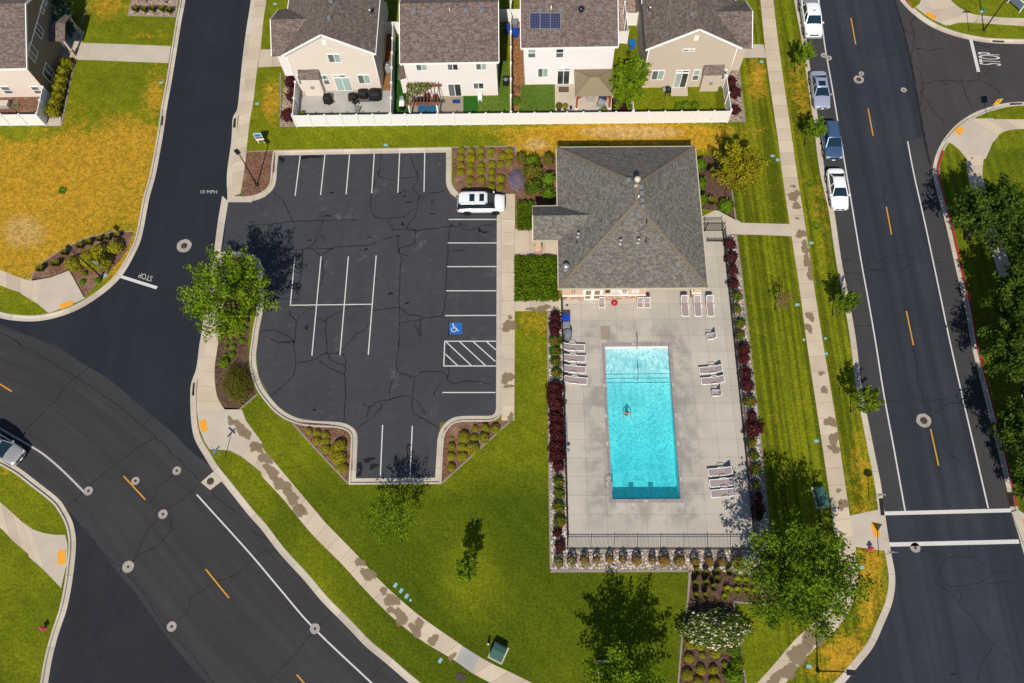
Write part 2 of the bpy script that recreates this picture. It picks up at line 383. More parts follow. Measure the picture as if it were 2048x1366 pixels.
def stain_mesh(name, pts, z, m, parent):
    n = len(pts); c = np.mean(np.array(pts), 0); V = [(*c, z)]; A = [1.0]
    for f in (.45, .8, 1.0):
        for p in pts: V.append((c[0] + (p[0] - c[0]) * f, c[1] + (p[1] - c[1]) * f, z)); A.append({.45: .8, .8: .4, 1.0: 0.0}[f])
    F = [(0, 1 + i, 1 + (i + 1) % n) for i in range(n)]
    for r in (0, 1):
        for i in range(n): a, b_ = 1 + r * n + i, 1 + r * n + (i + 1) % n; F.append((a, a + n, b_ + n, b_))
    me = bpy.data.meshes.new(name); me.from_pydata(V, [], F); at_ = me.attributes.new('edge', 'FLOAT', 'POINT'); at_.data.foreach_set('value', A); return link(name, me, m, parent)
M['grass'] = grass('lawn', (.048, .074, .002), (.152, .166, .005), (.43, .24, .018), .17, rad(-47), 1.6, (20.4, 37.0))
M['grass_mow'] = grass('lawn_striped', (.052, .078, .002), (.155, .172, .006), (.36, .215, .02), .5, 0, 1.0)
M['turf'] = grass('turf', (.045, .085, .010), (.075, .125, .016), (.3, .25, .1), 0)
M['turf2'] = grass('turf_dark', (.012, .062, .006), (.020, .085, .01), (.2, .2, .1), 0)
M['mulch'] = mulch('bark_mulch', (.20, .105, .065), (.105, .05, .032), (.25, .165, .115))
M['mulchd'] = mulch('dark_mulch', (.13, .075, .05), (.055, .03, .02), (.10, .065, .05))
M['bark'] = mulch('bark_chips', (.30, .15, .06), (.16, .075, .03), (.22, .12, .06), 7)
M['gravel'] = gravel('river_gravel', ((.52, .44, .37), (.43, .31, .25), (.66, .60, .54), (.20, .17, .16)))
M['gravelp'] = gravel('pink_gravel', ((.48, .33, .25), (.40, .26, .2), (.55, .45, .37), (.2, .14, .12)), 8)
M['black'] = plain('black_metal', (.012, .012, .014), .45, .5)
M['galv'] = plain('galvanised', (.45, .46, .47), .4, .5, .6)
M['white'] = plain('white_plastic', (.80, .79, .77), .45, .4, var=.03)
M['trim'] = plain('white_trim', (.80, .78, .74), .6, .3, var=.03)
M['vinyl'] = plain('vinyl_fence', (.72, .70, .675), .45, .35, var=.03, vs_=1)
M['glass'] = plain('dark_glass', (.035, .05, .055), .08, .6, var=.3, vs_=.8)
M['glassg'] = plain('sky_tint_glass', (.33, .44, .40), .12, .6, var=.15, vs_=1.5)  # pale green base colour paints the reflected sky into the pane
M['screen'] = plain('window_screen', (.13, .145, .14), .5, .3, var=.15, vs_=1.5)
# ------------------------------------------------------------------ ground, roads, kerbs, walks, beds
DRY = [(150, 390, 180, 115, 1.0), (40, 470, 130, 90, 1.1), (270, 290, 75, 60, 1.0), (60, 300, 90, 40, .5), (310, 200, 20, 45, .8), (215, 12, 40, 30, .7), (285, 72, 40, 14, .45),
       (1250, 266, 215, 20, 1.45), (1075, 290, 55, 28, 1.4), (1410, 285, 40, 22, 1.0), (545, 205, 16, 40, .7), (1512, 160, 20, 50, .75), (1490, 290, 40, 30, .2),
       (1725, 900, 26, 130, .5), (1650, 480, 26, 200, .35), (1600, 160, 25, 160, .3), (1740, 1170, 34, 100, .75), (1680, 1310, 70, 50, .6), (30, 925, 70, 45, .6), (60, 1130, 60, 45, .35), (60, 1330, 50, 40, .35),
       (940, 1160, 50, 70, .35), (1060, 650, 36, 40, .5), (620, 1160, 60, 120, .3), (520, 990, 60, 70, .25), (1900, 245, 90, 20, .1), (60, 605, 20, 10, .5), (1080, 700, 20, 90, .3)]
def dry(x, y):
    u, v = w2px(x, y); d = .0
    for a, b_, ra, rb, k in DRY:
        e = ((u - a) / ra) ** 2 + ((v - b_) / rb) ** 2
        if e < 6: d = max(d, k * math.exp(-e * .9))
    if u < 335 and 250 < v < 560: d = max(d, .72 * min(1, (v - 250) / 45) * (1 if u < 310 else .5))
    if v > 880 and 480 < u < 1480: d -= .7 * min(1, (v - 880) / 120) * max(0, 1 - 1.2 * d)
    if u > 1850 and v > 300: d -= .5
    if u < 480 and v > 1050: d -= .45 * max(0, 1 - d)
    if 480 < u < 1060 and 600 < v < 880: d -= .25 * max(0, 1 - d)
    d += .16 * math.sin(x * .31 + 1.7 * math.sin(y * .13)) * math.cos(y * .27 + 1.3 * math.sin(x * .11)) + .06
    return d
M['ground'] = plain('dry_ground', (.16, .15, .06), .95, .1, var=.2, vs_=.3)
sheet('ground', [(-3000, -3000), (3000, -3000), (3000, 3000), (-3000, 3000)], -.03, M['ground'], hole=(7.2, 13.7, 13.5, 28.7))
Z0 = 0.0
main_road = sheet('main_road', T('B1 -700,700 0,1090 600,1250 C1 900,60 2029,1300 D2 1700,1700 D2 1500,2300 D1 -900,2600 C1 -900,900'), 0.0, M['road'])
alley = sheet('alley_road', T('A1 1300,-320 2060,-320 2029,1366 P 540,560 440,920 C1 1690,1050 1665,1022 1610,960 1480,860 1370,740 1260,650 1120,540 930,370 780,260 640,180 370,0 B1 410,1366 0,1205 -300,1130 -300,1000 600,900 1000,500'), .004, M['seal'])
side_sw = sheet('side_road', T('D1 500,-20 560,50 620,120 720,240 830,390 930,520 1050,650 1190,850 1290,990 1400,1130 1520,1270 1610,1366 1800,1620 200,1700 480,800 560,300'), .004, M['lotsw'])
east_road = sheet('east_road', T('A4 200,-320 1000,-320 1045,0 1120,270 1175,500 1230,830 1290,1150 1320,1290 1420,1358 B4 1500,300 1640,900 1750,1358 C4 1900,700 2060,1358 D4 2048,50 2300,400 2600,1900 200,1900 600,1300 900,800 C4 900,1300 600,0 B4 500,400 A4 350,900 200,0'), .004, M['east'])
side_ne = sheet('north_side_road', T('A4 1030,-320 1300,-320 1300,100 2048,260 2500,250 2500,880 1700,950 1500,1358 B4 1500,60 1440,0 A4 1322,1290 1290,1150 1230,830 1175,500 1120,270 1045,0'), .008, M['side'])
lot = sheet('parking_lot', T('P 549,306 897,300 898,388 930,403 994,403 993,832 880,845 872,960 708,960 712,870 640,842 560,830 517,750 512,700 527,560 527,525 500,512 444,511 448,480 456,404 485,404 530,395 548,370'), .008, M['lot'])
sheet('parking_strip', T('A4 150,-320 410,-320 480,240 510,400 560,680 600,920 640,1160 672,1358 B4 700,200 750,500 790,740 840,1010 900,1358 C4 960,420 1040,850 1125,1325 940,1325 850,900 700,200 B4 600,700 500,200 A4 420,950 330,500 260,100'), .0065, M['shoulder'])
sheet('parking_strip', T('A4 1145,1097 1195,1358 B4 1270,370 1345,720 1410,1030 1475,1340 C4 1570,440 1670,870 1770,1305 1960,1300 1880,850 1750,350 B4 1650,1200 1560,800 1480,450 1400,80 A4 1370,1300 1322,1285 1290,1150 1270,1060'), .0065, M['shoulder'])
# darker rolled strips beside the kerbs of the older road and the tar joint lines
KP = [(0, -.06), (0, .014), (.40, .010), (.435, .13), (.45, .137), (.60, .137), (.60, -.06)]
MAIN = smooth(T('A1 1985,-320 1958,0 1925,210 1890,480 1852,860 1818,895 1806,1100 1770,1366 B1 1780,245* 1900,250 2010,235 B2 120,205 185,150 205,80 210,0 A2 210,1300 222,1213* 1530,1190* 1530,1366 B2 1528,60 1530,120 1550,165 1590,205 1640,232 1927,245* C2 1920,593* 1620,595 1540,630 1490,690 1465,750 1455,900 1445,1075* 825,1080* 840,750 825,700 770,660 700,640 560,635 430,625 320,590 230,530 150,440 90,350 55,230 45,130 62,0 B2 70,1250 100,1100 107,950 105,780 85,710 45,672 0,658 B1 1900,640 1700,636* 1660,740 1600,1080 1570,1300 C1 1560,0 1530,240 1492,320 1485,450 1492,640 1520,780 1590,900 1665,1025 1740,1115 D2 0,70 80,155 235,360 420,560 560,730 740,910 910,1090 1000,1160 1130,1270 1240,1366 1500,1570 1750,1750*'), 5)
MAIN += smooth(T('D4 200,1750* 520,1480 655,1358 760,1230 880,1080 960,900 1020,760 1045,640 1050,520 1025,390 1000,250 970,50 C4 940,1130 900,930 850,680 790,370 745,0 B4 690,1000 640,750 610,560 575,320 A4 505,1340 470,1080 440,850 385,500 358,300 300,0 250,-320'), 5)
WEST = smooth(T('A1 1490,-320 1447,0 1415,170 1390,330 1340,640 1305,830 1275,1040 1215,1366 B1 1165,220 1110,510 1060,640 950,830 800,970 610,1090 430,1155 270,1182 110,1175 0,1155 -320,1060'), 5)[::-1]
SW = smooth(T('C1 -320,740 -100,865 130,985 270,1090 400,1190 480,1260 540,1366 D1 560,80 592,220 592,330 580,450 560,600 520,800 470,940 430,1080 400,1210 375,1366 320,1700'), 5)[::-1]
NE = smooth(T('A4 1000,-320 1040,-80 1100,20 1200,120 1330,210 1470,268 1620,308 1800,335 2048,342 2400,345'), 5)
EAST = smooth(T('A4 2400,792 2048,790 1900,800 1780,830 1650,880 1530,960 1440,1060 1380,1160 1345,1270 1340,1358 B4 1380,200 1440,420 1490,640 1540,860 1590,1070 1640,1358 C4 1700,280 1770,560 1830,800 1880,1010 1920,1180 1945,1330 D4 1990,160 2060,400 2300,1200 2450,1700'), 5)
blocks = [('main', MAIN, 'grass', []), ('west', WEST, 'grass', [px2w(-420, -320), px2w(-420, 610)][::1]), ('sw', SW, 'grass', []), ('ne', NE, 'grass', []), ('east', EAST, 'grass_mow', [])]
LZ = .124
def tidy(pts, pins=()):
    P_ = resample(pts, max(8, int(sum((Vector(a) - Vector(b_)).length for a, b_ in zip(pts, pts[1:])) / .3)))
    fix = {int(np.argmin(np.hypot(*(P_ - np.array(p)).T))): p for p in pins}
    for _ in range(5):
        P_[1:-1] = P_[1:-1] * .5 + (P_[:-2] + P_[2:]) * .25
        for i, p in fix.items(): P_[i] = p; P_[i - 1] += (P_[i - 2] + P_[i] - 2 * P_[i - 1]) * .5; P_[i + 1] += (P_[i + 2] + P_[i] - 2 * P_[i + 1]) * .5
    return [tuple(p) for p in P_]
MAIN = tidy(MAIN, T('A2 222,1213 1530,1190 C2 1445,1075 825,1080'))
WEST, SW, NE, EAST = map(tidy, (WEST, SW, NE, EAST))
def kerbline(pts, n0=None, n1=None, side=1):
    return sweep('kerb', pts, [(d * side, z) for d, z in KP], M['kerb'])
# MAIN runs with its block on the left, the others are turned the same way
kerbline(MAIN)
lawn_main = sheet('lawn', offset(MAIN, .52), LZ, M['grass'], skirt=.2, grid=1.0, attr=dry, hole=(7.2, 13.7, 13.5, 28.7))
kerbline(WEST); sheet('lawn', offset(WEST, .52) + [px2w(*q('A1', 1500, -330)), px2w(-420, -330), px2w(-420, 640)], LZ, M['grass'], skirt=.2, grid=1.0, attr=dry)
kerbline(SW); sheet('lawn', offset(SW, .52) + [px2w(-400, 860), px2w(-420, 1470)], LZ, M['grass'], skirt=.2, grid=1.0, attr=dry)
kerbline(NE); sheet('lawn', offset(NE, .52) + [px2w(2300, -320), px2w(1790, -330)], LZ, M['grass'], skirt=.2, grid=1.0, attr=dry)
kerbline(EAST); sheet('lawn', offset(EAST, .52) + [px2w(2300, 1450), px2w(2300, 215)], LZ, M['grass_mow'], skirt=.2, grid=1.0, attr=dry)
# red-painted kerb along the no-parking side
ribbon('kerb_paint', offset(smooth(T('A4 1380,1160 1345,1270 1340,1358 B4 1380,200 1440,420 1490,640 1540,860 1590,1070 1640,1358 C4 1700,280 1770,560 1830,800 1880,1010 1920,1180 1940,1290'), 5), .50), .20, .142, M['redkerb'], kind='structure')
ribbon('kerb_paint', offset(smooth(T('A4 1070,-60 1100,20 1160,85'), 5), .51), .17, .142, M['redkerb'], kind='structure')
# gutter pan across the mouth of the lot
strip('gutter', T('B1 1735,200 1700,400 1670,640'), T('B1 1782,246 1752,430 1722,640'), .012, M['kerb'])
# sidewalks
WZ = .134
def wk(l, r, z=WZ, m='walk', name='sidewalk'): return strip(name, smooth(T(l), 4), smooth(T(r), 4), z, M[m])
def pad(s, z=WZ - .004, m='pad', name='sidewalk', parent=None, g=0.12): P_ = T(s); a_ = sum(p[0] * r_[1] - r_[0] * p[1] for p, r_ in zip(P_, P_[1:] + P_[:1])); return sheet(name, offset(P_, -g if a_ > 0 else g, True) if g else P_, z, M[m], skirt=.1, parent=parent)
wk('A1 2010,-320 1983,0 1945,300 1910,600 1870,900 1838,1150 1803,1366 B1 1783,225', 'A2 155,-320 130,0 105,180 85,390 60,530 30,790 0,960 A1 1925,1195 1905,1366 B1 1880,188')
pad('B1 1785,160 1885,160 1880,190 1995,190 1960,245 1786,244', WZ - .012)
wk('B1 1690,690 1632,1000 1596,1300 C1 1590,0 1562,240 1540,400 1540,560', 'B1 1800,690 1752,1000 1720,1366 C1 1710,0 1680,200 1680,330 1700,450 1755,545')
pad('C1 1550,540 1757,540 1872,545 1885,560 1915,640 2040,810 2040,1020 1890,900 1800,855 1645,845 1610,790 1570,690')
walk_south = wk('C1 1890,900 2029,1010 C2 100,1070 250,1230 360,1366 D2 500,220 720,440 900,640 1120,860 1350,1040 1600,1190 1740,1290 1880,1366 2120,1490', 'C1 2000,760 C2 50,780 190,950 400,1200 540,1366 D2 600,125 820,350 1000,550 1180,720 1350,860 1550,1000 1740,1130 1900,1220 2029,1280 2270,1400')
walk_east = wk('A4 -30,-320 0,0 50,490 140,1110 170,1358 B4 230,440 300,900 362,1358 C4 440,560 500,960 557,1358 D4 585,270 600,420 590,560 560,690 500,800 400,905 270,1020 100,1220 0,1330 -150,1500', 'A4 75,-320 100,0 160,490 250,1110 285,1358 B4 355,480 420,930 487,1358 C4 575,560 640,1000 692,1358 D4 735,290 757,480 745,620 690,790 580,950 380,1130 195,1358 60,1510')
pad('D4 696,72 905,27 918,90 955,322 735,292')
pad('B3 1690,322 1700,322 1835,395 1880,424 2029,429 B4 235,432 242,510 B3 2029,503 1770,498 1745,482 1580,490 1572,380')
walk_lot = wk('P 1004.5,389 1004,500 1003.6,700 1003,842', 'P 1030,389 1029.8,500 1029.4,700 1028.5,842')
wk('B3 112,465 255,465 450,466', 'B3 112,670 275,676 452,676', WZ + .004, name='entry_walk')
wk('B3 112,1022 290,1020 475,1015', 'B3 112,1106 290,1104 475,1102', WZ + .004, name='path')
wk('A2 82,392 185,390 330,388', 'A2 64,530 180,526 330,522', name='path')
wk('A1 600,338 820,346 1000,352 1338,366', 'A1 578,470 800,478 970,485 1318,498', m='pad', name='path')
wk('A3 1880,351 1960,351 2029,352 A4 25,352', 'A3 1865,460 1960,457 2029,455 A4 48,455', m='pad', name='path')
wk('A4 1460,-10 1510,40 1570,82 1650,117 1850,140 2048,148 2400,150', 'A4 1300,0 1330,100 1440,200 1540,182 1700,186 2048,208 2400,212')
pad('A4 1212,62 1240,40 1310,-120 1470,-10 1470,180 1440,198 1330,150')
wk('A4 2400,930 2048,932 1800,930 1620,930', 'A4 2400,1000 2048,1005 1900,1022 1830,1065', WZ + .001)
pad('A4 1442,1098 1530,1000 1622,932 1800,931 1835,1060 1790,1110 1740,1230 1700,1230 1600,1225 1545,1160 1490,1115')
wk('A4 1590,1200 1605,1358 B4 1650,200 1720,450 1830,760 1900,1100 C4 1960,80 2010,370 2080,700', 'A4 1735,1200 1722,1358 B4 1760,200 1830,450 1940,760 2010,1100 C4 2080,80 2130,370 2200,700')
wk('B1 -320,650 0,780 100,822 250,870 330,865', 'B1 -320,760 0,900 100,940 190,970 300,1040')
pad('B1 240,868 400,845 545,790 658,1000 620,1020 400,1108 385,1108 310,1045 180,965')
wk('C1 -320,1000 0,1262 D1 60,0 200,130 250,175', 'C1 -320,1250 D1 0,150 100,250 245,375 350,470')
pad('D1 195,130 260,180 350,210 440,222 506,222 522,290 520,440 505,480 478,605 350,470 240,375')
pad('D4 1960,40 2000,30 2048,60 2400,90 2400,260 2060,300 2020,200', m='pad')
for s in ('A4 1300,95 1367,133 1350,163 1275,122', 'A4 1540,980 1585,1010 1543,1056 1497,1024', 'B1 470,1052 565,1016 577,1056 480,1094', 'C1 1558,637 1608,621 1628,708 1577,727', 'D1 459,332 519,326 516,438 453,445', 'D4 857,115 912,115 932,225 876,225', 'D4 2027,85 2060,85 2075,190 2045,170'):
    tag(sheet('tactile_paving', T(s), WZ + .007, M['tactile']), kind='structure')
for s in ('D2 1655,1075 1800,1165 1735,1290 1605,1195',):
    sheet('patched_slab', T(s), WZ + .004, M['deckc'], parent=walk_south, kind=None)
# sprinkler water standing on the walks
def stain(par, reg, cx, cy, a, b_, rot=0.0, z=WZ + .004):
    c = px2w(*q(reg, cx, cy)); n = 22; ph = random.random() * 9; pts = []
    for k in range(n):
        t = k * 2 * math.pi / n; r = 1 + .22 * math.sin(2 * t + ph) + .16 * math.sin(3 * t + ph * 2) + .09 * math.sin(7 * t + ph) + random.uniform(-.06, .06)
        x, y = a * r * math.cos(t), b_ * r * math.sin(t); pts.append((c[0] + x * math.cos(rot) - y * math.sin(rot), c[1] + x * math.sin(rot) + y * math.cos(rot)))
    stain.k += 1; stain_mesh('water_stain', [(c[0] + (p[0] - c[0]) * 1.25, c[1] + (p[1] - c[1]) * 1.25) for p in pts], z + .0006 * (stain.k % 6), M['wet'], par)
stain.k = 0
for reg, x, y, a, b_ in (('C1', 1805, 635, .42, .3), ('C1', 1880, 690, .8, .45), ('C1', 1930, 740, .6, .3), ('C1', 2000, 835, .55, .45), ('C2', 55, 835, .6, .42), ('C2', 120, 925, .62, .48), ('C2', 170, 1030, .8, .5), ('C2', 250, 1130, .85, .5), ('C2', 325, 1225, .75, .5), ('C2', 395, 1320, .6, .4),
                         ('D2', 385, 25, .6, .4), ('D2', 860, 425, .45, .35), ('D2', 925, 520, .75, .42), ('D2', 1045, 648, .28, .36), ('D2', 1110, 720, .6, .5), ('D2', 1105, 800, .35, .3), ('D2', 1180, 855, .62, .55), ('D2', 1320, 905, .35, .5), ('D2', 1290, 955, .6, .4), ('D2', 1430, 1030, .4, .4), ('D2', 1580, 1160, .22, .35)):
    stain(walk_south, reg, x, y, a, b_, -.7)
for reg, x, y, a, b_ in (('B4', 255, 132, .25, .2), ('B4', 262, 205, .62, .55), ('B4', 280, 285, .5, .33), ('B4', 285, 380, .18, .15), ('B4', 318, 500, .5, .5), ('B4', 345, 605, .42, .65), ('B4', 362, 710, .42, .6), ('B4', 385, 810, .32, .65), ('B4', 385, 1140, .35, .5), ('B4', 375, 1230, .3, .5),
                         ('C4', 470, 262, .28, .22), ('C4', 495, 390, .25, .42), ('C4', 545, 640, .5, .5), ('C4', 570, 770, .45, .6), ('C4', 575, 850, .5, .35), ('C4', 605, 1170, .2, .2), ('C4', 640, 1275, .4, .5), ('D4', 400, 1010, .7, .9), ('D4', 480, 985, .3, .35), ('D4', 300, 1130, .95, .7), ('D4', 215, 1270, .8, .5), ('D4', 105, 1350, .6, .5)):
    stain(walk_east, reg, x, y, a, b_)
for reg, x, y, a, b_ in (('B3', 80, 1155, .25, .18), ('B3', 72, 1220, .6, .65), ('C3', 58, 300, .5, .6), ('C3', 68, 365, .45, .2), ('C3', 85, 605, .3, .35), ('B3', 245, 1090, .45, .22), ('B3', 335, 1085, .6, .4)):
    stain(walk_lot, reg, x, y, a, b_, 0, WZ + .008)
# planting beds
BZ = .13
beds = {}
for nm, m, s in (('mulch_bed', 'mulch', 'P 905,297 1032,295 1032,313 1113,313 1113,412 1066,412 1066,460 1031,460 1031,388 925,392 908,380'),
                 ('mulch_bed', 'mulch', 'A1 1925,1195 A2 100,1187 195,1183 190,1340 B2 165,60 155,115 105,180 40,206 B1 1980,214 1885,212 1905,30'),
                 ('mulch_bed', 'mulchd', 'C1 1712,0 1682,200 1682,330 1702,450 1757,545 1870,545 2005,430 1970,330 1945,220 1940,0 B1 1945,1300 1960,1100 2012,850 2000,765 1935,698 1800,688 1752,1000 1722,1366'),
                 ('mulch_bed', 'mulch', 'C2 338,648 430,652 600,664 720,683 770,720 795,775 798,1000 768,1120'),
                 ('mulch_bed', 'mulch', 'C2 1498,770 1518,700 1570,652 1645,632 2029,632 1965,700 1500,1112'),
                 ('gravel_bed', 'gravel', 'B3 368,1107 478,1103 C3 500,300 525,1366 D3 529,322 1000,325 1480,330 1985,330 C3 1965,1366 1870,520 1815,0 B3 1750,660 1735,505 1840,505 1890,880 1945,1366 C3 2012,600 C4 45,1200 D4 75,220 85,420 D3 1930,527 1700,492 1482,492 395,492 C3 383,1366 372,400'),
                 ('mulch_bed', 'mulchd', 'D3 1482,492 1700,492 1930,527 D4 88,440 240,600 330,700 200,768 D3 1995,748 1825,735 1825,800 1870,1080 1915,1366 1940,1500 1375,1500 1395,1300 1420,1000 1450,830 1470,600'),
                 ('mulch_bed', 'mulch', 'B1 255,868 265,810 310,745 450,650 560,590 700,530 900,492 1045,492 1010,600 940,715 830,830 660,998 545,788 400,843'),
                 ('gravel_bed', 'gravelp', 'A1 1035,0 1005,125 1378,137 1395,0 1420,-320 1060,-320'),
                 ('gravel_bed', 'gravelp', 'A2 275,575 240,990 378,990 345,900 360,640 335,575'),
                 ('gravel_bed', 'gravelp', 'A3 1800,530 1858,525 1910,952 1775,952 1795,860 1770,620'),
                 ('mulch_bed', 'mulchd', 'A1 592,475 482,990 360,985 375,900 530,460'),
                 ('mulch_bed', 'mulchd', 'A3 1525,1218 1680,1222 B3 1805,150 1838,395 1700,322 1572,310'),
                 ('mulch_bed', 'bark', 'A2 1040,270 1135,270 1105,720 1040,720'), ('mulch_bed', 'bark', 'A3 85,150 190,150 190,670 150,760 140,865 92,865'),
                 ('gravel_bed', 'gravelp', 'A3 910,-60 1060,-60 1060,200 985,210 985,330 900,340')):
    sheet(nm, T(s), BZ, M[m])
def edging(s, w_=.14, z=.15): ribbon('concrete_edging', T(s), w_, z, M['kerb'], kind='structure')
edging('B3 372,1107 C3 376,400 387,1366 D3 395,492* 1482,494* 1465,700 1448,830 1420,1000 1395,1300 1380,1500')
edging('B3 1840,500 1890,880 1945,1366 C3 2012,600 C4 45,1200 D4 75,220'); edging('D4 220,772 D3 1995,748 1825,735 1825,800 1870,1080 1915,1366 1930,1500')
edging('C2 335,652 540,880 768,1122'); edging('C2 2029,640 1960,702 1498,1120'); edging('B1 245,868 270,800 310,745 450,650 560,590 700,530 900,487 1062,484'); edging('C1 1870,548 2015,425')
edging('P 905,296 1032,294 1032,312'); edging('A1 1918,1192 A2 100,1186 190,1182'); edging('A1 1035,0 1003,128 1380,138'); edging('A1 690,40 640,200 615,335'); edging('A1 590,475 482,990'); edging('A2 240,575 240,992 380,992'); edging('A3 1858,525 1910,954 1775,954'); edging('B3 1806,160 1840,398')
sheet('patio', T('A1 362,912 480,912 480,988 362,988'), BZ + .006, M['pad'])
# ------------------------------------------------------------------ markings
def line(par, s, wd, z, m): return ribbon('marking_line', T(s), wd, z, M[m], par)
for t_, b_ in (((392, 1213), (352, 203)), ((585, 1208), (551, 196)), ((777, 1205), (750, 190)), ((970, 1198), (950, 182)), ((1168, 1192), (1154, 178)), ((1364, 1190), (1358, 170))):
    ribbon('stall_line', [px2w(*q('A2', *t_)), px2w(*q('B2', *b_))], .105, .014, M['white_line'], lot)
for s in ('B2 1550,386 1925,386', 'B2 1543,570 1927,570', 'B2 1538,755 1925,754', 'B2 1532,943 1923,943', 'B2 1523,1137 1922,1135', 'C2 1518,10 1922,10', 'C2 1512,203 1920,203', 'C2 1520,8 1512,205', 'C2 1530,15 1728,200', 'C2 1635,12 1838,200', 'C2 1740,12 1915,168', 'C2 1845,12 1920,78', 'C2 1525,110 1620,200', 'C2 1503,410 1915,410',
          'B2 350,680 315,1055', 'B2 555,675 C2 483,122', 'B2 768,675 C2 703,118', 'B2 985,668 C2 923,116', 'B2 313,1056 950,1048', 'C2 1035,663 1017,1073', 'C2 1267,670 1248,1073'):
    ribbon('stall_line', T(s), .105, .0145 if s.startswith(('B2 313', 'C2 1518', 'C2 1512,203')) else .0165, M['white_line'], lot)
blue = plain('blue_marking', (.01, .12, .42), .7, var=.08)
sheet('accessible_bay_square', T('B2 1557,1192 1653,1192 1654,1280 1556,1280'), .014, blue, lot, kind=None)
def sym():
    c0, c1, c2 = [Vector((*px2w(*q('B2', *p)), .019)) for p in ((1556, 1280), (1653, 1280), (1557, 1192))]; U, V_ = c1 - c0, c2 - c0
    f = lambda u, v: tuple(c0 + U * u + V_ * v)[:2]
    ribbon('wheelchair_mark', [f(.36 + .2 * math.cos(t), .40 + .2 * math.sin(t)) for t in np.linspace(2.4, 6.2, 14)], .07, .0195, M['white_line'], lot)
    ribbon('wheelchair_mark', [f(*p) for p in ((.30, .78), (.34, .52), (.56, .50), (.64, .28), (.76, .32))], .08, .0225, M['white_line'], lot)
    ribbon('wheelchair_mark', [f(*p) for p in ((.33, .62), (.52, .62))], .06, .0255, M['white_line'], lot)
    sheet('wheelchair_mark', [f(.28 + .08 * math.cos(t), .84 + .08 * math.sin(t)) for t in np.linspace(0, 5.7, 9)], .0195, M['white_line'], lot, kind=None)
sym()
def dash(par, s, m='yellow_line', wd=.12, z=.013): ribbon('lane_marking', smooth(T(s), 4), wd, z, M[m], par)
for s in ('A4 705,140 743,345', 'A4 838,843 877,1052', 'B4 980,285 1020,500', 'B4 1135,1095 C4 1190,40', 'C4 1323,690 1385,975'): dash(east_road, s)
dash(east_road, 'A4 430,-200 490,262 510,400 560,680 600,920 640,1160 672,1358 B4 700,200 750,500 790,740 840,1010 900,1358 C4 960,420 1040,850 1125,1325', 'white_line', .13)
dash(east_road, 'A4 1145,1097 1195,1358 B4 1270,370 1345,720 1410,1030 1475,1340 C4 1570,440 1670,870 1770,1305', 'white_line', .13)
dash(east_road, 'D4 968,42 1950,18', 'white_line', .34, .016); dash(east_road, 'D4 1003,284 2008,260', 'white_line', .36, .016)
for s in ('C1 -120,280 0,345 92,402', 'C1 965,1062 1133,1245', 'D1 1605,478 1788,703', 'D2 365,1300 450,1400'): dash(main_road, s, z=.008)
dash(main_road, 'C1 -250,540 0,690 225,820 350,900 500,1030 665,1195', 'old_line', .17, .008); dash(main_road, 'C1 1535,1205 1685,1366 D1 1630,0 D2 0,355 240,640 500,940 950,1366 1150,1550', 'white_line', .13, .008)
dash(alley, 'B1 945,832 1225,920', 'white_line', .33, .010); dash(side_ne, 'A4 1635,306 1695,558', 'white_line', .36, .014)
def words(par, txt, o, right, up, z, m, name='road_lettering'):
    """flat lettering: o = lower-left ground point, right / up = vectors of the whole word's width and height"""
    cu = bpy.data.curves.new('lettering', 'FONT'); cu.body = txt; tmp = bpy.data.objects.new('lettering', cu); COL.objects.link(tmp)
    me = bpy.data.meshes.new_from_object(tmp.evaluated_get(bpy.context.evaluated_depsgraph_get())); bpy.data.objects.remove(tmp)
    xs = [v.co.x for v in me.vertices]; ys = [v.co.y for v in me.vertices]; x0, x1, y0, y1 = min(xs), max(xs), min(ys), max(ys)
    o, right, up = Vector(o), Vector(right), Vector(up)
    for v in me.vertices:
        p = o + right * ((v.co.x - x0) / (x1 - x0)) + up * ((v.co.y - y0) / (y1 - y0)); v.co = (p.x, p.y, z if len(p) < 3 else p.z + z)
    me.name = name; return link(name, me, m, par)
def wordq(par, txt, reg, ll, lr, ul, z, m):
    a, b_, c = [Vector(px2w(*q(reg, *p))) for p in (ll, lr, ul)]; words(par, txt, a, b_ - a, c - a, z, M[m])
wordq(side_ne, 'STOP', 'A4', (1872, 510), (1855, 412), (1703, 500), .014, 'white_line')
wordq(alley, 'STOP', 'B1', (1193, 830), (1090, 798), (1180, 872), .010, 'old_line')
wordq(alley, '10 MPH', 'B1', (1565, 183), (1694, 184), (1566, 157), .010, 'old_line')
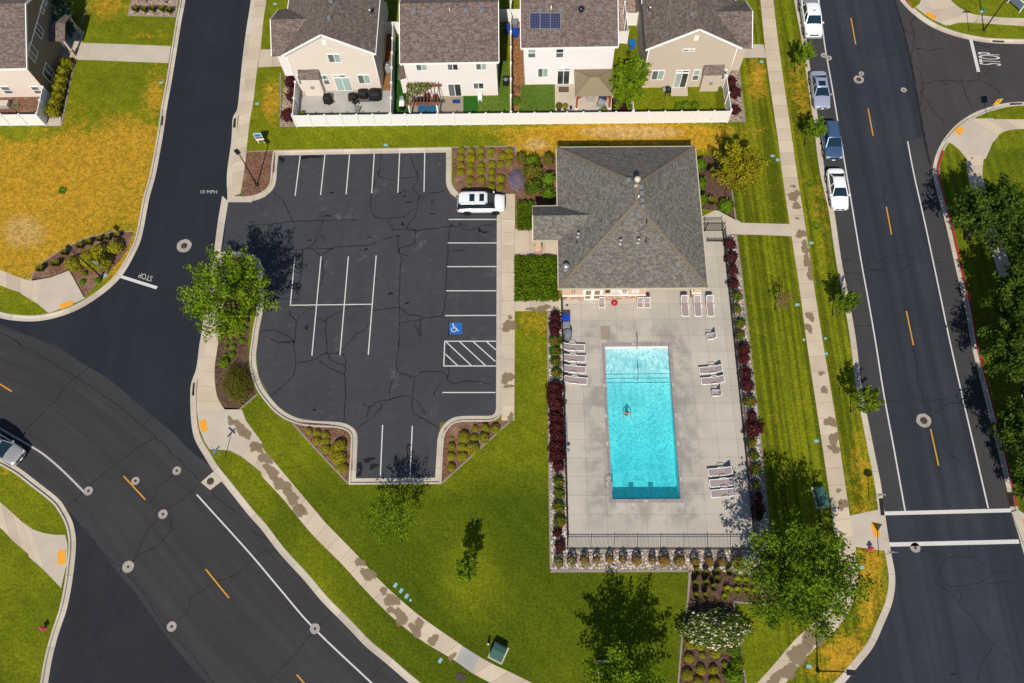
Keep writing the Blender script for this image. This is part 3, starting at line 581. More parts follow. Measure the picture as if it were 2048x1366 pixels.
# sealed cracks
def cracks(par, z, lst, wd=.10):
    for s in lst: ribbon('crack_seal', T(s), wd, z, M['crack'], par, jitter=.05)
cracks(lot, .012, ['B2 0,440 60,427 150,425 300,405 330,402 570,392 880,388', 'B2 185,175 240,215 290,300 315,350 330,400', 'B2 150,430 135,550', 'B2 570,395 545,480 510,560 440,615 300,625', 'B2 548,500 590,570', 'B2 485,615 550,668 640,615 680,597 790,595 930,588 1040,540 1155,515', 'B2 440,612 640,620',
                   'B2 1000,0 990,40 1040,60 1120,72 1310,50', 'B2 1300,0 1315,70 1270,150', 'B2 990,60 965,130 945,200 945,340 1000,372 1060,380 1200,370', 'B2 1270,150 1320,200 1310,260 1290,370 1240,420 1225,455', 'B2 1320,215 1400,185 1525,160', 'B2 1290,300 1225,335 1195,375', 'B2 1065,385 1120,465 1290,470 1400,462 1550,440 1690,438', 'B2 1180,395 1215,450 1290,470', 'B2 1290,475 1280,575 1180,610 1150,635',
                   'B2 1155,515 1160,600 1180,690 1168,850 1165,1070 1165,1366', 'B2 1160,650 1240,665', 'B2 1640,460 1730,465 1840,430 1920,425', 'B2 1555,440 1550,600 1535,760 1525,1040 1500,1140', 'B2 1560,635 1675,622', 'B2 410,620 395,880 370,1020', 'B2 190,1000 380,1020', 'B2 560,675 575,800 540,930 530,1030', 'B2 360,1070 480,1085', 'B2 440,1090 360,1180 345,1366', 'B2 590,1185 620,1150 760,1075 940,1050', 'B2 520,1155 590,1190 600,1366', 'B2 945,1060 970,1100 1165,1070', 'B2 1165,1070 1230,1130 1340,1140', 'B2 1180,1190 1330,1165 1400,1145 1540,1150', 'B2 1290,1190 1325,1310 1335,1170', 'B2 935,1180 900,1250 820,1280 760,1360 C2 725,80', 'B2 60,1260 190,1248 290,1290 340,1340', 'B2 160,1325 250,1350 340,1335', 'B2 300,1100 320,1150 360,1180', 'B2 1555,1150 1550,1300', 'C2 345,0 350,180 355,260 300,320 160,440', 'C2 200,20 345,15',
                   'C2 360,185 500,155 590,100', 'C2 595,30 590,100 640,165 740,205', 'C2 600,110 720,95 745,150 740,280 745,430 735,630', 'C2 545,155 610,210 730,270', 'C2 1160,0 1145,150 1145,255 1100,340 1090,440', 'C2 1150,255 1280,285 1340,250 1420,240 1520,255 1545,310', 'C2 1280,290 1270,430', 'C2 1545,310 1600,340 1700,320 1800,322 1885,350', 'C2 1550,20 1545,310', 'C2 1480,345 1420,430', 'C2 840,690 900,640 960,610 1020,530', 'C2 930,520 990,480 1090,460 1190,440 1270,450 1340,510 1365,590', 'C2 1265,455 1260,530 1290,580 1400,640 1460,690', 'C2 930,530 915,610', 'C2 1020,530 1035,490', 'C2 880,500 935,515', 'A2 1025,1200 1010,1366', 'A2 1245,1195 1300,1366'], .09)
road_wear = strip('road_surface', smooth(T('C1 -320,700 -100,830 130,970 270,1085 400,1190 480,1262 545,1366 D1 600,80 720,240 930,520 1290,990 1610,1366 1800,1620'), 4), smooth(T('B1 -320,1080 0,1205 C1 370,0 780,260 1260,650 1665,1015 1745,1120 D2 80,160 420,565 910,1095 1240,1370 1500,1575'), 4), .002, M['road2'], step=.6, skirt=.001)
cracks(main_road, .0055, ['C1 100,0 200,60 400,170 590,290 780,410 950,530 1115,670 1250,790 1400,940 1560,1100 1700,1230 1850,1366', 'C1 575,290 430,470 250,660 190,700', 'C1 1220,750 1100,830 950,930 720,1110 660,1180 540,1290', 'C1 1345,1050 1240,1140 1170,1285', 'C1 1560,1115 1480,1200 1310,1320', 'C1 1115,660 1180,590 1300,520', 'C1 600,290 700,210', 'B1 0,1260 180,1366', 'D1 1230,80 1160,160 1040,410', 'D1 1340,60 1335,160 1240,290 1060,380 1030,440', 'D1 2029,370 1820,530 1700,570 1480,710 1470,800 1380,890', 'D1 1810,530 1780,620', 'D1 950,460 930,520', 'D1 720,240 830,380 945,460 1100,640 1310,960 1500,1150 1670,1366', 'D2 0,400 160,320 240,360', 'D2 640,820 550,910 470,990 380,1110 300,1190 160,1340', 'D2 1040,1210 950,1340', 'D2 975,1170 985,1260', 'D2 0,165 130,250'], .075)
cracks(alley, .009, ['B1 700,1060 790,1190 850,1330', 'B1 1280,1260 1500,1280', 'B1 1220,850 1300,890', 'B1 1100,580 1400,590 1660,600', 'A1 1280,1010 1350,1000 1400,1030', 'A1 1240,1240 1500,1245 1600,1255'], .05)
cracks(side_sw, .009, ['D1 945,540 900,640 840,900 775,1170 740,1366', 'D1 440,1110 560,1130 640,1165 775,1165', 'D1 765,1235 900,1240 1040,1225 1100,1200 1110,1140 1300,970', 'D1 1050,1230 1040,1330'], .07)
cracks(side_ne, .012, ['A4 1205,120 1170,160 1195,250 1190,360 1170,430 1175,510', 'A4 1195,365 1290,395 1440,375', 'A4 1210,510 1260,600 1250,650 1300,640 1390,625 1560,630 1700,625 1700,560', 'A4 1700,625 1800,660 1880,740', 'A4 1550,590 1590,720 1645,830', 'A4 1390,620 1455,650 1455,660', 'A4 1240,720 1290,780 1350,880 1450,960', 'A4 1250,660 1275,680 1240,720 1260,770 1240,830', 'A4 1640,320 1760,370 1820,340', 'A4 1780,520 1750,580', 'A4 1110,210 1150,260 1190,260'], .08)
ribbon('crack_seal', T('A4 1045,0 1120,270 1175,500 1230,830 1290,1150 1322,1285'), .22, .0125, M['crack'], side_ne, jitter=.02)
cracks(east_road, .009, ['B4 635,695 720,702 790,730 870,770 960,775', 'B4 655,795 780,808 860,775 980,790 1090,785 1150,740 1210,680 1290,715 1420,715', 'B4 910,725 970,675 1060,658 1200,680', 'B4 880,820 960,832', 'B4 780,235 960,235', 'B4 955,100 970,280', 'B4 725,1215 860,1205', 'B4 1105,1010 1130,1090', 'C4 1190,50 1215,200 1230,340 1265,420 1275,520 1330,540', 'C4 1110,430 1260,465 1450,460', 'C4 990,475 1100,470', 'C4 1640,490 1460,490 1360,570', 'C4 1380,740 1440,860 1550,950', 'D4 1260,330 1380,345 1450,380 1640,378 1750,440 1840,490', 'D4 1620,290 1640,380', 'D4 1450,390 1400,450 1400,540 1460,600 1520,612 1740,575 1810,500 1940,500 2048,550', 'D4 1370,590 1480,655 1540,730 1640,850 1720,970 1830,1070 1950,1180 2010,1290', 'D4 1520,620 1560,680 1545,730', 'D4 1800,1080 1720,1200 1680,1340', 'D4 1740,578 2000,580', 'A4 965,445 1100,405'], .06)
# manholes, drains, lids
M['collar'] = concrete('concrete_collar', (.34, .305, .265), (.28, .255, .23))
M['rust'] = plain('rusty_iron', (.075, .042, .033), .7, .4, var=.25, vs_=9)
def manhole(reg, x, y, r, lid, label, z=.012):
    c = px2w(*q(reg, x, y)); t = thing('manhole', label, 'manhole', (c[0], c[1], 0), group='manholes and valve covers in the roads')
    n = 20; pts = [(r * (1 + random.uniform(-.05, .05)) * math.cos(k * 2 * math.pi / n), r * (1 + random.uniform(-.05, .05)) * math.sin(k * 2 * math.pi / n)) for k in range(n)]
    MB().prism(pts, .001, z + .004).build('concrete_collar', M['collar'], t)
    mb = MB(); mb.lathe([(lid, z - .002), (lid, z + .012), (lid * .93, z + .016), (lid * .9, z + .012), (lid * .3, z + .012), (lid * .28, z + .017), (.01, z + .017)], 20); mb.build('cover', M['rust'], t)
for a in (('B1', 1438, 592, .78, .34, 'large round manhole with pale collar in the dark alley above the stop line'), ('C1', 1380, 1020, .40, .13, 'small valve cover by the drain pad near the alley corner'), ('C1', 1057, 1100, .38, .14, 'valve cover ring touching the yellow dash of the curved road'),
          ('C1', 690, 1178, .42, .13, 'valve cover at the lower end of the worn white line'), ('D1', 1272, 48, .43, .13, 'pale valve collar midway along the curved road below the yellow dash'), ('D1', 1000, 458, .52, .12, 'larger pale valve collar on the seam with the side road'), ('D1', 1340, 925, .42, .13, 'pale valve collar lowest on the seam with the side road'),
          ('D2', 507, 942, .44, .12, 'grey valve cover crossed by the white edge line of the curved road'), ('A4', 766, 617, .56, .28, 'round manhole with pale collar in the straight road between yellow dashes'), ('A4', 787, 571, .30, .1, 'small valve collar touching the manhole in the straight road'), ('A4', 495, 430, .34, .1, 'valve cover beside the white line behind the silver sedan, nearer the kerb'),
          ('A4', 534, 450, .34, .1, 'valve cover crossed by the white line above the silver sedan'), ('A4', 1115, 698, .32, .1, 'lone small valve collar near the side street mouth'), ('C4', 1270, 625, .68, .34, 'large manhole with wide white collar just above a yellow dash'), ('D4', 1205, 308, .43, .13, 'white valve collar touching the lower crosswalk bar')): manhole(*a)
def grate(s, label, slots=7):
    pts = [Vector(p) for p in T(s)]; c = sum(pts, Vector((0, 0))) / 4; t = thing('drain_grate', label, 'drain grate', (c.x, c.y, .02), group='storm drain grates in the gutters')
    L = [p - c for p in pts]; mb = MB()
    for i in range(4): a, b_ = L[i], L[(i + 1) % 4]; mb.bar((*a, .01), (*b_, .01), .06, .03)
    mb.build('frame', M['rust'], t); mb = MB()
    for k in range(1, slots + 1):
        f = k / (slots + 1); mb.bar((*(L[0].lerp(L[3], f)), .01), (*(L[1].lerp(L[2], f)), .01), .035, .02)
    mb.build('bars', M['rust'], t); sheet('pit', [tuple(p) for p in L], .0, M['black'], t, kind=None)
for s, lb in (('A1 1240,908 1275,908 1268,978 1232,978', 'rusty drain grate in the widened gutter on the lawn side of the alley'), ('A1 1828,926 1857,926 1848,995 1820,995', 'rusty drain grate beside the sidewalk across the alley'), ('B1 1855,205 1942,212 1935,240 1848,232', 'rusty drain grate at the mulch corner of the parking lot mouth'), ('C1 1510,338 1548,340 1538,432 1500,432', 'brown slotted drain grate in the gutter beside the juniper bed'),
              ('A4 1805,308 1890,312 1890,330 1805,326', 'rusty drain grate in the kerb above the side street'), ('A4 1940,803 2030,803 2030,830 1940,830', 'rusty drain grate in the curved kerb below the side street'), ('C4 905,1232 955,1232 962,1358 918,1358', 'long rusty drain grate at the crosswalk, sidewalk side'), ('C4 1910,1185 1955,1185 1975,1290 1930,1290', 'rusty drain grate by the red kerb at the crosswalk'), ('D4 -9,0 -5,0 -5,3 -9,3', '') ,):
    if lb: grate(s, lb)
c = px2w(*q('C1', 1643, 1103)); t = thing('manhole', 'dark red round cover set in a square concrete pad at the kerb', 'manhole', (c[0], c[1], 0))
pp = T('C1 1568,1110 1665,1028 1735,1100 1640,1172'); MB().prism([(p[0] - c[0], p[1] - c[1]) for p in pp], .0, .03).build('concrete_collar', M['pad'], t); MB().lathe([(.33, .031), (.33, .045), (.28, .05), (.02, .05)], 20).build('cover', M['rust'], t)
M['lid'] = plain('irrigation_lid', (.22, .42, .44), .6, .3, var=.1)
def lid(reg, x, y, label, a=.42, b_=.28, rot=0.0, rnd=False, m='lid'):
    c = px2w(*q(reg, x, y), .13); mb = MB()
    if rnd: mb.lathe([(a / 2, 0), (a / 2, .035), (a / 2 - .02, .045), (.01, .045)], 14)
    else: mb.prism([(sx * a / 2 * k, sy * b_ / 2 * l) for sx, sy, k, l in ((-1, -1, .9, 1), (1, -1, .9, 1), (1, -1, 1, .85), (1, 1, 1, .85), (1, 1, .9, 1), (-1, 1, .9, 1), (-1, 1, 1, .85), (-1, -1, 1, .85))], 0, .045)
    o = mb.build('valve_box', M[m], bevel=.012); o.location = (c[0], c[1], .12); o.rotation_euler.z = rot; tag(o, label, 'valve box', 'irrigation valve boxes in the lawns')
for a in (('D2', 1135, 602, 'blue-green valve box lid, topmost of the three in a row by the curved walk'), ('D2', 1180, 645, 'blue-green valve box lid, middle of the three in a row by the curved walk'), ('D2', 1223, 687, 'blue-green valve box lid beside the small round lid by the curved walk')): lid(*a, rot=1.0)
lid('D2', 1253, 718, 'small round blue lid below three square lids', .26, rnd=True); lid('D2', 1485, 1190, 'blue-green valve box lid on the road side of the curved walk', rot=1.0)
for a in (('C4', 438, 783, 'pale blue lid in the striped lawn by the sidewalk left of a wet patch'), ('B4', 398, 565, 'pale blue lid in the grass strip beside wet sidewalk patches'), ('B4', 288, 1045, 'pale blue lid beside the brown dead sapling'), ('A4', 97, 1210, 'upper blue lid of a pair on the lawn beside the sidewalk'), ('A4', 137, 1240, 'lower blue lid of a pair on the lawn beside the sidewalk'), ('A4', 12, 478, 'blue lid at the corner of the house path and sidewalk'),
          ('D4', 790, 460, 'pale grey lid on the dry grass below the pink hydrant'), ('D4', 380, 1228, 'pale blue lid beside the corner street lamp'), ('A2', 55, 810, 'blue lid on the grass between alley sidewalk and red shrubs'), ('A2', 1060, 1132, 'green lid in the lawn above the parking stalls'), ('A2', 195, 30, 'green lid on the lawn above the first path'), ('A1', 1258, 645, 'blue lid on the west lawn near the alley kerb')): lid(*a)
lid('C4', 515, 105, 'small round blue lid at the edge of the sidewalk', .3, rnd=True); lid('B4', 340, 1315, 'round white lid at the lawn edge of the sidewalk', .28, rnd=True); lid('B4', 508, 1305, 'round blue lid in the grass strip by the sidewalk', .28, rnd=True); lid('B1', 820, 822, 'blue-green box lid in the mulch bed under the leaning sign', .5, .34, .6)
lid('D2', 1645, 1320, 'dark water meter lid with pale frame at the bottom of the lawn', .85, .6, -.3, m='rust')

M['oil'] = faded('oil_stain', (.013, .0125, .014), .3, .5, .92)
def blot(reg, cx, cy, a, b_, par=None):
    c = px2w(*q(reg, cx, cy)); ph = random.random() * 9; pts = []
    for k in range(26):
        t_ = k * 2 * math.pi / 26; r = 1 + .3 * math.sin(2 * t_ + ph) + .22 * math.sin(3 * t_ + 2 * ph) + .15 * math.sin(5 * t_ + ph); pts.append((c[0] + a * r * math.cos(t_), c[1] + b_ * r * math.sin(t_)))
    blot.k += 1; stain_mesh('oil_stain', [(c[0] + (p[0] - c[0]) * 1.2, c[1] + (p[1] - c[1]) * 1.2) for p in pts], .0125 + .0003 * (blot.k % 5), M['oil'], par or lot)
blot.k = 0
for k_ in range(26): blot('B2', random.uniform(420, 1880), random.uniform(60, 1300), random.uniform(.08, .3), random.uniform(.06, .2))
for a in (('C2', 925, 935, .42, .22), ('C2', 965, 985, .3, .3), ('C2', 860, 985, .2, .5), ('C2', 850, 1045, .28, .2), ('C2', 505, 545, .2, .1), ('C2', 512, 513, .07, .07), ('B2', 1645, 1052, .06, .06), ('B2', 1090, 1108, .08, .05), ('A2', 470, 1225, .9, .25), ('A2', 250, 1245, .3, .35)): blot(*a)
blot('D4', 1500, 1290, .2, .1, east_road)
# ------------------------------------------------------------------ pool, deck, iron fence, deck furniture
DZ = .10
pw, pe, ps, pn = 7.31, 13.41, 13.80, 28.62          # pool water edges
def deck_mat():
    t = NT('pool_deck_concrete', .85, .25); s_ = t.sep(t.obj)
    k = t.mix(t.ramp(t.noise(.4, 5), .3, .7), (.45, .405, .345), (.395, .362, .312)); k = t.mix(.5, k, t.mix(t.noise(11, 4, rough=.7), (.7, .7, .7), (1.25, 1.25, 1.25)), 'MULTIPLY')
    # weathering near the water: splash-out leaves grey-brown films
    dx = t.math('MAXIMUM', t.math('SUBTRACT', pw - .2, s_[0]), t.math('SUBTRACT', s_[0], pe + .2)); dy = t.math('MAXIMUM', t.math('SUBTRACT', ps - .2, s_[1]), t.math('SUBTRACT', s_[1], pn + .2))
    near = t.ramp(t.math('MAXIMUM', dx, dy), .9, 3.2, 1, 0)
    k = t.mix(t.math('MULTIPLY', near, t.ramp(t.noise(.55, 7, rough=.7), 42e-2, .60, 0, .65)), k, (.225, .205, .18))
    k = t.mix(t.math('MULTIPLY', near, t.ramp(t.noise(2.2, 6, rough=.75), .6, .72, 0, .6)), k, (.45, .45, .44))
    for i, per, off in ((0, 1.745, 3.3), (1, 1.72, 12.42)):
        fr = t.math('MODULO', t.math('ADD', t.math('SUBTRACT', s_[i], off), 50 * per), per); k = t.mix(t.math('MULTIPLY', t.math('LESS_THAN', fr, .03), .5), k, (.1, .09, .08))
        cell = t.n('ShaderNodeTexWhiteNoise', noise_dimensions='1D', W=t.math('FLOOR', t.math('DIVIDE', t.math('ADD', t.math('SUBTRACT', s_[i], off), 50 * per), per))).outputs['Value']
        k = t.mix(.5, k, t.mix(cell, (.88, .88, .88), (1.08, 1.07, 1.06)), 'MULTIPLY')
    t.col(k); t.bump(t.noise(40, 3), .15, .01); return t.m
M['deck'] = deck_mat()
mb = MB(); CP = .33
out_ = [(3.22, 9.36), (19.55, 9.30), (19.72, 25), (19.90, 41.1), (16.6, 41.12), (16.5, 33.0), (16.2, 33.0)]
xs_w, xs_e = 3.22, 19.6
for pts in ([(3.22, 9.36), (19.55, 9.30), (19.60, ps - CP), (3.22, ps - CP)], [(3.22, ps - CP), (pw - CP, ps - CP), (pw - CP, pn + CP), (3.22, pn + CP)], [(pe + CP, ps - CP), (19.60, ps - CP), (19.76, pn + CP), (pe + CP, pn + CP)],
            [(3.22, pn + CP), (19.76, pn + CP), (19.83, 36.5), (3.22, 36.5)], [(16.0, 36.5), (19.83, 36.5), (19.9, 41.15), (16.0, 41.15)]):
    mb.face([(*p, DZ + .035) for p in pts])
deck = tag(mb.build('pool_deck', M['deck']), kind='structure')
sheet('patched_slab', T('B3 783,1220 856,1220 860,1327 785,1327'), DZ + .039, M['walk'], deck, kind=None)
def brick_mat():
    t = NT('coping_pavers', .8, .25); s_ = t.sep(t.obj); cx = t.math('FLOOR', t.math('DIVIDE', s_[0], .42)); cy = t.math('FLOOR', t.math('DIVIDE', s_[1], .42))
    wn_ = t.n('ShaderNodeTexWhiteNoise', noise_dimensions='3D', Vector=t.n('ShaderNodeCombineXYZ', X=cx, Y=cy).outputs[0]).outputs['Value']
    k = t.mix(wn_, (.27, .23, .225), (.36, .315, .30)); k = t.mix(t.noise(.8, 5), k, (.23, .20, .195))
    for i in (0, 1): k = t.mix(t.math('MULTIPLY', t.math('LESS_THAN', t.math('MODULO', t.math('ADD', s_[i], 42), .42), .03), .5), k, (.08, .07, .07))
    t.col(k); return t.m
M['coping'] = brick_mat()
pool = thing('swimming_pool', 'rectangular turquoise swimming pool with paved edge and shallow steps', 'swimming pool', (0, 0, 0))
mb = MB()
for a, b_ in (((pw - CP, ps - CP, -.1), (pe + CP, ps, DZ + .05)), ((pw - CP, pn, -.1), (pe + CP, pn + CP, DZ + .05)), ((pw - CP, ps, -.1), (pw, pn, DZ + .05)), ((pe, ps, -.1), (pe + CP, pn, DZ + .05))): mb.box(a, b_)
mb.build('coping', M['coping'], pool)
t = NT('pool_plaster', .7, .2); t.col(t.mix(t.noise(.5, 4), (.88, .90, .89), (.82, .86, .86))); M['plaster'] = t.m
WL = -.02
mb = MB(); prof = [(pn, -.18), (pn - .35, -.19), (pn - 2.72, -.34), (pn - 2.75, -.46), (pn - 3.1, -.48), (pn - 3.13, -.6), (pn - 3.5, -.62), (pn - 3.53, -.75), (pn - 7, -1.0), (ps + 4, -1.3), (ps, -1.35)]
for (y0, z0), (y1, z1) in zip(prof, prof[1:]): mb.face([(pw, y0, z0), (pw, y1, z1), (pe, y1, z1), (pe, y0, z0)])
for x in (pw, pe): mb.face([(x, pn, .02)] + [(x, y, z) for y, z in prof] + [(x, ps, .02)])
mb.face([(pw, ps, .02), (pe, ps, .02), (pe, ps, -1.35), (pw, ps, -1.35)]); mb.face([(pw, pn, .02), (pe, pn, .02), (pe, pn, -.18), (pw, pn, -.18)])
bmesh.ops.triangulate(mb.b, faces=[f for f in mb.b.faces if len(f.verts) > 4]); mb.build('basin', M['plaster'], pool)
mb = MB()
for y, z in ((pn - 2.74, -.335), (pn - 3.12, -.475), (pn - 3.52, -.615)): mb.box((pw + .01, y - .02, z - .02), (pe - .01, y + .035, z + .006))
mb.build('step_edge', plain('step_tile', (.02, .10, .13), .4), pool)
MB().box((pw + .002, pn - .24, -.2), (pe - .002, pn - .004, -.01)).build('step', plain('white_tile', (.74, .74, .70), .5, var=.05), pool)
for y in (24.6, 21.6, 18.9, 15.6):
    for x, s_ in ((pw - .2, 1), (pe + .2, 1)): MB().box((x - .09, y - .17, DZ + .05), (x + .09, y + .17, DZ + .056)).build('depth_marker', plain('depth_tile', (.55, .48, .40), .6, var=.2, vs_=12), pool)
for x, y in ((10.1, pn + .17), (10.3, ps - .17)): MB().box((x - .2, y - .09, DZ + .05), (x + .2, y + .09, DZ + .056)).build('depth_marker', bpy.data.materials['depth_tile'], pool)
for dx_ in (9.25, 11.05): MB().box((dx_ - .22, 15.2, -1.345), (dx_ + .22, 15.62, -1.29)).build('floor_drain', plain('drain_blue', (.12, .30, .36), .5), pool)
# water: clear sheet with ripple caustics painted into its transparent colour, absorption below
t = NT('pool_water', .02, .5); nt = t.t
mp = t.n('ShaderNodeMix'); nz = t.n('ShaderNodeTexNoise', Scale=1.1, Detail=2, Vector=t.obj)
wv = t.n('ShaderNodeVectorMath', operation='MULTIPLY_ADD'); t.put(wv.inputs[0], nz.outputs['Color']); wv.inputs[1].default_value = (1.0, 1.0, .3); t.put(wv.inputs[2], t.obj)
vo = t.n('ShaderNodeTexVoronoi', feature='DISTANCE_TO_EDGE', Scale=1.75, Vector=wv.outputs[0]); vo2 = t.n('ShaderNodeTexVoronoi', feature='DISTANCE_TO_EDGE', Scale=3.1, Vector=wv.outputs[0])
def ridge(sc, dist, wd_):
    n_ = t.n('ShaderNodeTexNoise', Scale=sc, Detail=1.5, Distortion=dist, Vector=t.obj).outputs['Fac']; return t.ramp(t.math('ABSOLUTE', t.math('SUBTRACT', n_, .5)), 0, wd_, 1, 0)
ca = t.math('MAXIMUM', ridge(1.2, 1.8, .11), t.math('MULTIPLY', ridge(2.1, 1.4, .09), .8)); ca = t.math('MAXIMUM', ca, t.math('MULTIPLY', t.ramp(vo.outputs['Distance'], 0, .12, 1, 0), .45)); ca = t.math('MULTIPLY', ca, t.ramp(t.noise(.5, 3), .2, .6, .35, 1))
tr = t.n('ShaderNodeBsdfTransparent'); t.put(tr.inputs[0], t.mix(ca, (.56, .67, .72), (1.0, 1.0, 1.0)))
gl = t.n('ShaderNodeBsdfGlossy', Roughness=.05); fr = t.n('ShaderNodeFresnel', IOR=1.33)
bmp = t.n('ShaderNodeBump', Height=t.noise(3.0, 3), Strength=.25, Distance=.05); t.put(gl.inputs['Normal'], bmp.outputs[0]); t.put(fr.inputs['Normal'], bmp.outputs[0])
df = t.n('ShaderNodeBsdfDiffuse', Color=(.05, .62, .74, 1)); m0 = t.n('ShaderNodeMixShader', Fac=.115); nt.links.new(tr.outputs[0], m0.inputs[1]); nt.links.new(df.outputs[0], m0.inputs[2])   # cyan diffuse share imitates light scattered in the water, lifting the shaded end
ms = t.n('ShaderNodeMixShader', Fac=fr.outputs[0]); nt.links.new(m0.outputs[0], ms.inputs[1]); nt.links.new(gl.outputs[0], ms.inputs[2]); nt.links.new(ms.outputs[0], nt.nodes['Material Output'].inputs[0])
ab = t.n('ShaderNodeVolumeAbsorption', Density=1.0); t.put(ab.inputs['Color'], (.0, .93, .955)); ab.inputs['Density'].default_value = .66
nt.links.new(ab.outputs[0], nt.nodes['Material Output'].inputs['Volume']); M['water'] = t.m
mb = MB(); e = .003; P2 = [(y - (e if i else -0), z) for i, (y, z) in enumerate(prof)]
top = [(pn + .01, WL)] ; 
mb.face([(pw - .01, pn + .01, WL), (pw - .01, ps - .01, WL), (pe + .01, ps - .01, WL), (pe + .01, pn + .01, WL)])
lo = [(pn + .01, -2.3), (ps - .01, -2.3)]
mb.face([(pw - .01, pn + .01, -2.3), (pe + .01, pn + .01, -2.3), (pe + .01, ps - .01, -2.3), (pw - .01, ps - .01, -2.3)])
for a, b_ in (((pw - .01, pn + .01), (pe + .01, pn + .01)), ((pe + .01, pn + .01), (pe + .01, ps - .01)), ((pe + .01, ps - .01), (pw - .01, ps - .01)), ((pw - .01, ps - .01), (pw - .01, pn + .01))):
    mb.face([(*a, WL), (*b_, WL), (*b_, -2.3), (*a, -2.3)])
bmesh.ops.remove_doubles(mb.b, verts=mb.b.verts, dist=1e-4)
mb.build('water', M['water'], pool)
# hand rails and ladder
M['steel'] = plain('stainless', (.55, .55, .54), .25, .5, .9)
def rail(label, pts, r=.024):
    o = MB().tube(smooth(pts, 5), r, 8).build('pool_handrail', M['steel']); o.location = pts[0]; o.data.transform(Matrix.Translation(-Vector(pts[0]))); tag(o, label, 'handrail')
a = px2w(*q('C3', 1066, 48)); rail('steel handrail crossing the shallow end coping of the pool', [(a[0], a[1] + .75, DZ), (a[0], a[1] + .75, .85), (a[0], a[1] + .55, .95), (a[0], a[1] - .1, .72), (a[0], a[1] - .35, .5), (a[0], a[1] - .35, -.4)])
a = px2w(*q('C3', 1074, 255)); rail('steel handrail standing in the water on the pool steps', [(a[0], a[1] + .55, -.6), (a[0], a[1] + .55, .55), (a[0], a[1] + .3, .65), (a[0], a[1] - .6, .3), (a[0], a[1] - .75, .15), (a[0], a[1] - .75, -1.1)])
t = thing('pool_ladder', 'steel ladder with two bowed grab rails at the deep end of the pool', 'pool ladder', (pw, 15.05, DZ))
for dy in (-.27, .27): MB().tube(smooth([(-.62, dy, 0), (-.58, dy, .6), (-.35, dy, .85), (-.05, dy, .75), (.07, dy, .4), (.07, dy, -1.1)], 5), .022, 8).build('rail', M['steel'], t)
for z in (-.35, -.65, -.95): MB().box((.04, -.25, z), (.14, .25, z + .04)).build('tread', M['white'], t)
# iron fence
def iron_fence(label, a, b_, n, hz=1.5, gap=.11):
    a, b_ = Vector((*a, 0)), Vector((*b_, 0)); L = (b_ - a).length; rz = math.atan2(b_.y - a.y, b_.x - a.x); t = thing('iron_fence', label, 'fence', (a.x, a.y, .13), rz, 'black iron fence around the pool deck')
    for k in range(n + 1):
        x = L * k / n; MB().box((x - .03, -.03, -.1), (x + .03, .03, hz + .05)).lathe([(.04, hz + .05), (.03, hz + .09), (.005, hz + .12)], 8, (x, 0, 0)).build('post', M['black'], t)
        if k < n:
            mb = MB(); x0, x1 = x + .03, L * (k + 1) / n - .03; m_ = max(2, int((x1 - x0) / gap))
            for z in (.12, hz - .3, hz - .12): mb.box((x0, -.016, z), (x1, .016, z + .032))
            for j in range(1, m_): xx = x0 + (x1 - x0) * j / m_; mb.box((xx - .0125, -.0125, .05), (xx + .0125, .0125, hz))
            mb.build('picket_panel', M['black'], t)
    return t
iron_fence('black iron fence along the south end of the pool deck behind the orange globes', (3.16, 9.38), (19.45, 9.32), 8)
iron_fence('black iron fence along the west side of the pool deck beside dark barberries', (3.16, 9.5), (3.2, 33.5), 11)
iron_fence('black iron fence along the east side of the pool deck', (19.56, 9.4), (19.86, 40.9), 14)
iron_fence('short black fence and gate bay at the path by the pool house corner', (16.75, 41.2), (18.05, 41.2), 1, 1.7)
iron_fence('black iron gate with dense bars between pool house and east path', (18.1, 41.2), (19.8, 41.2), 1, 1.75, .09)
iron_fence('short return of black fence just south of the gate', (18.2, 40.0), (19.7, 39.95), 1, .5, .1)
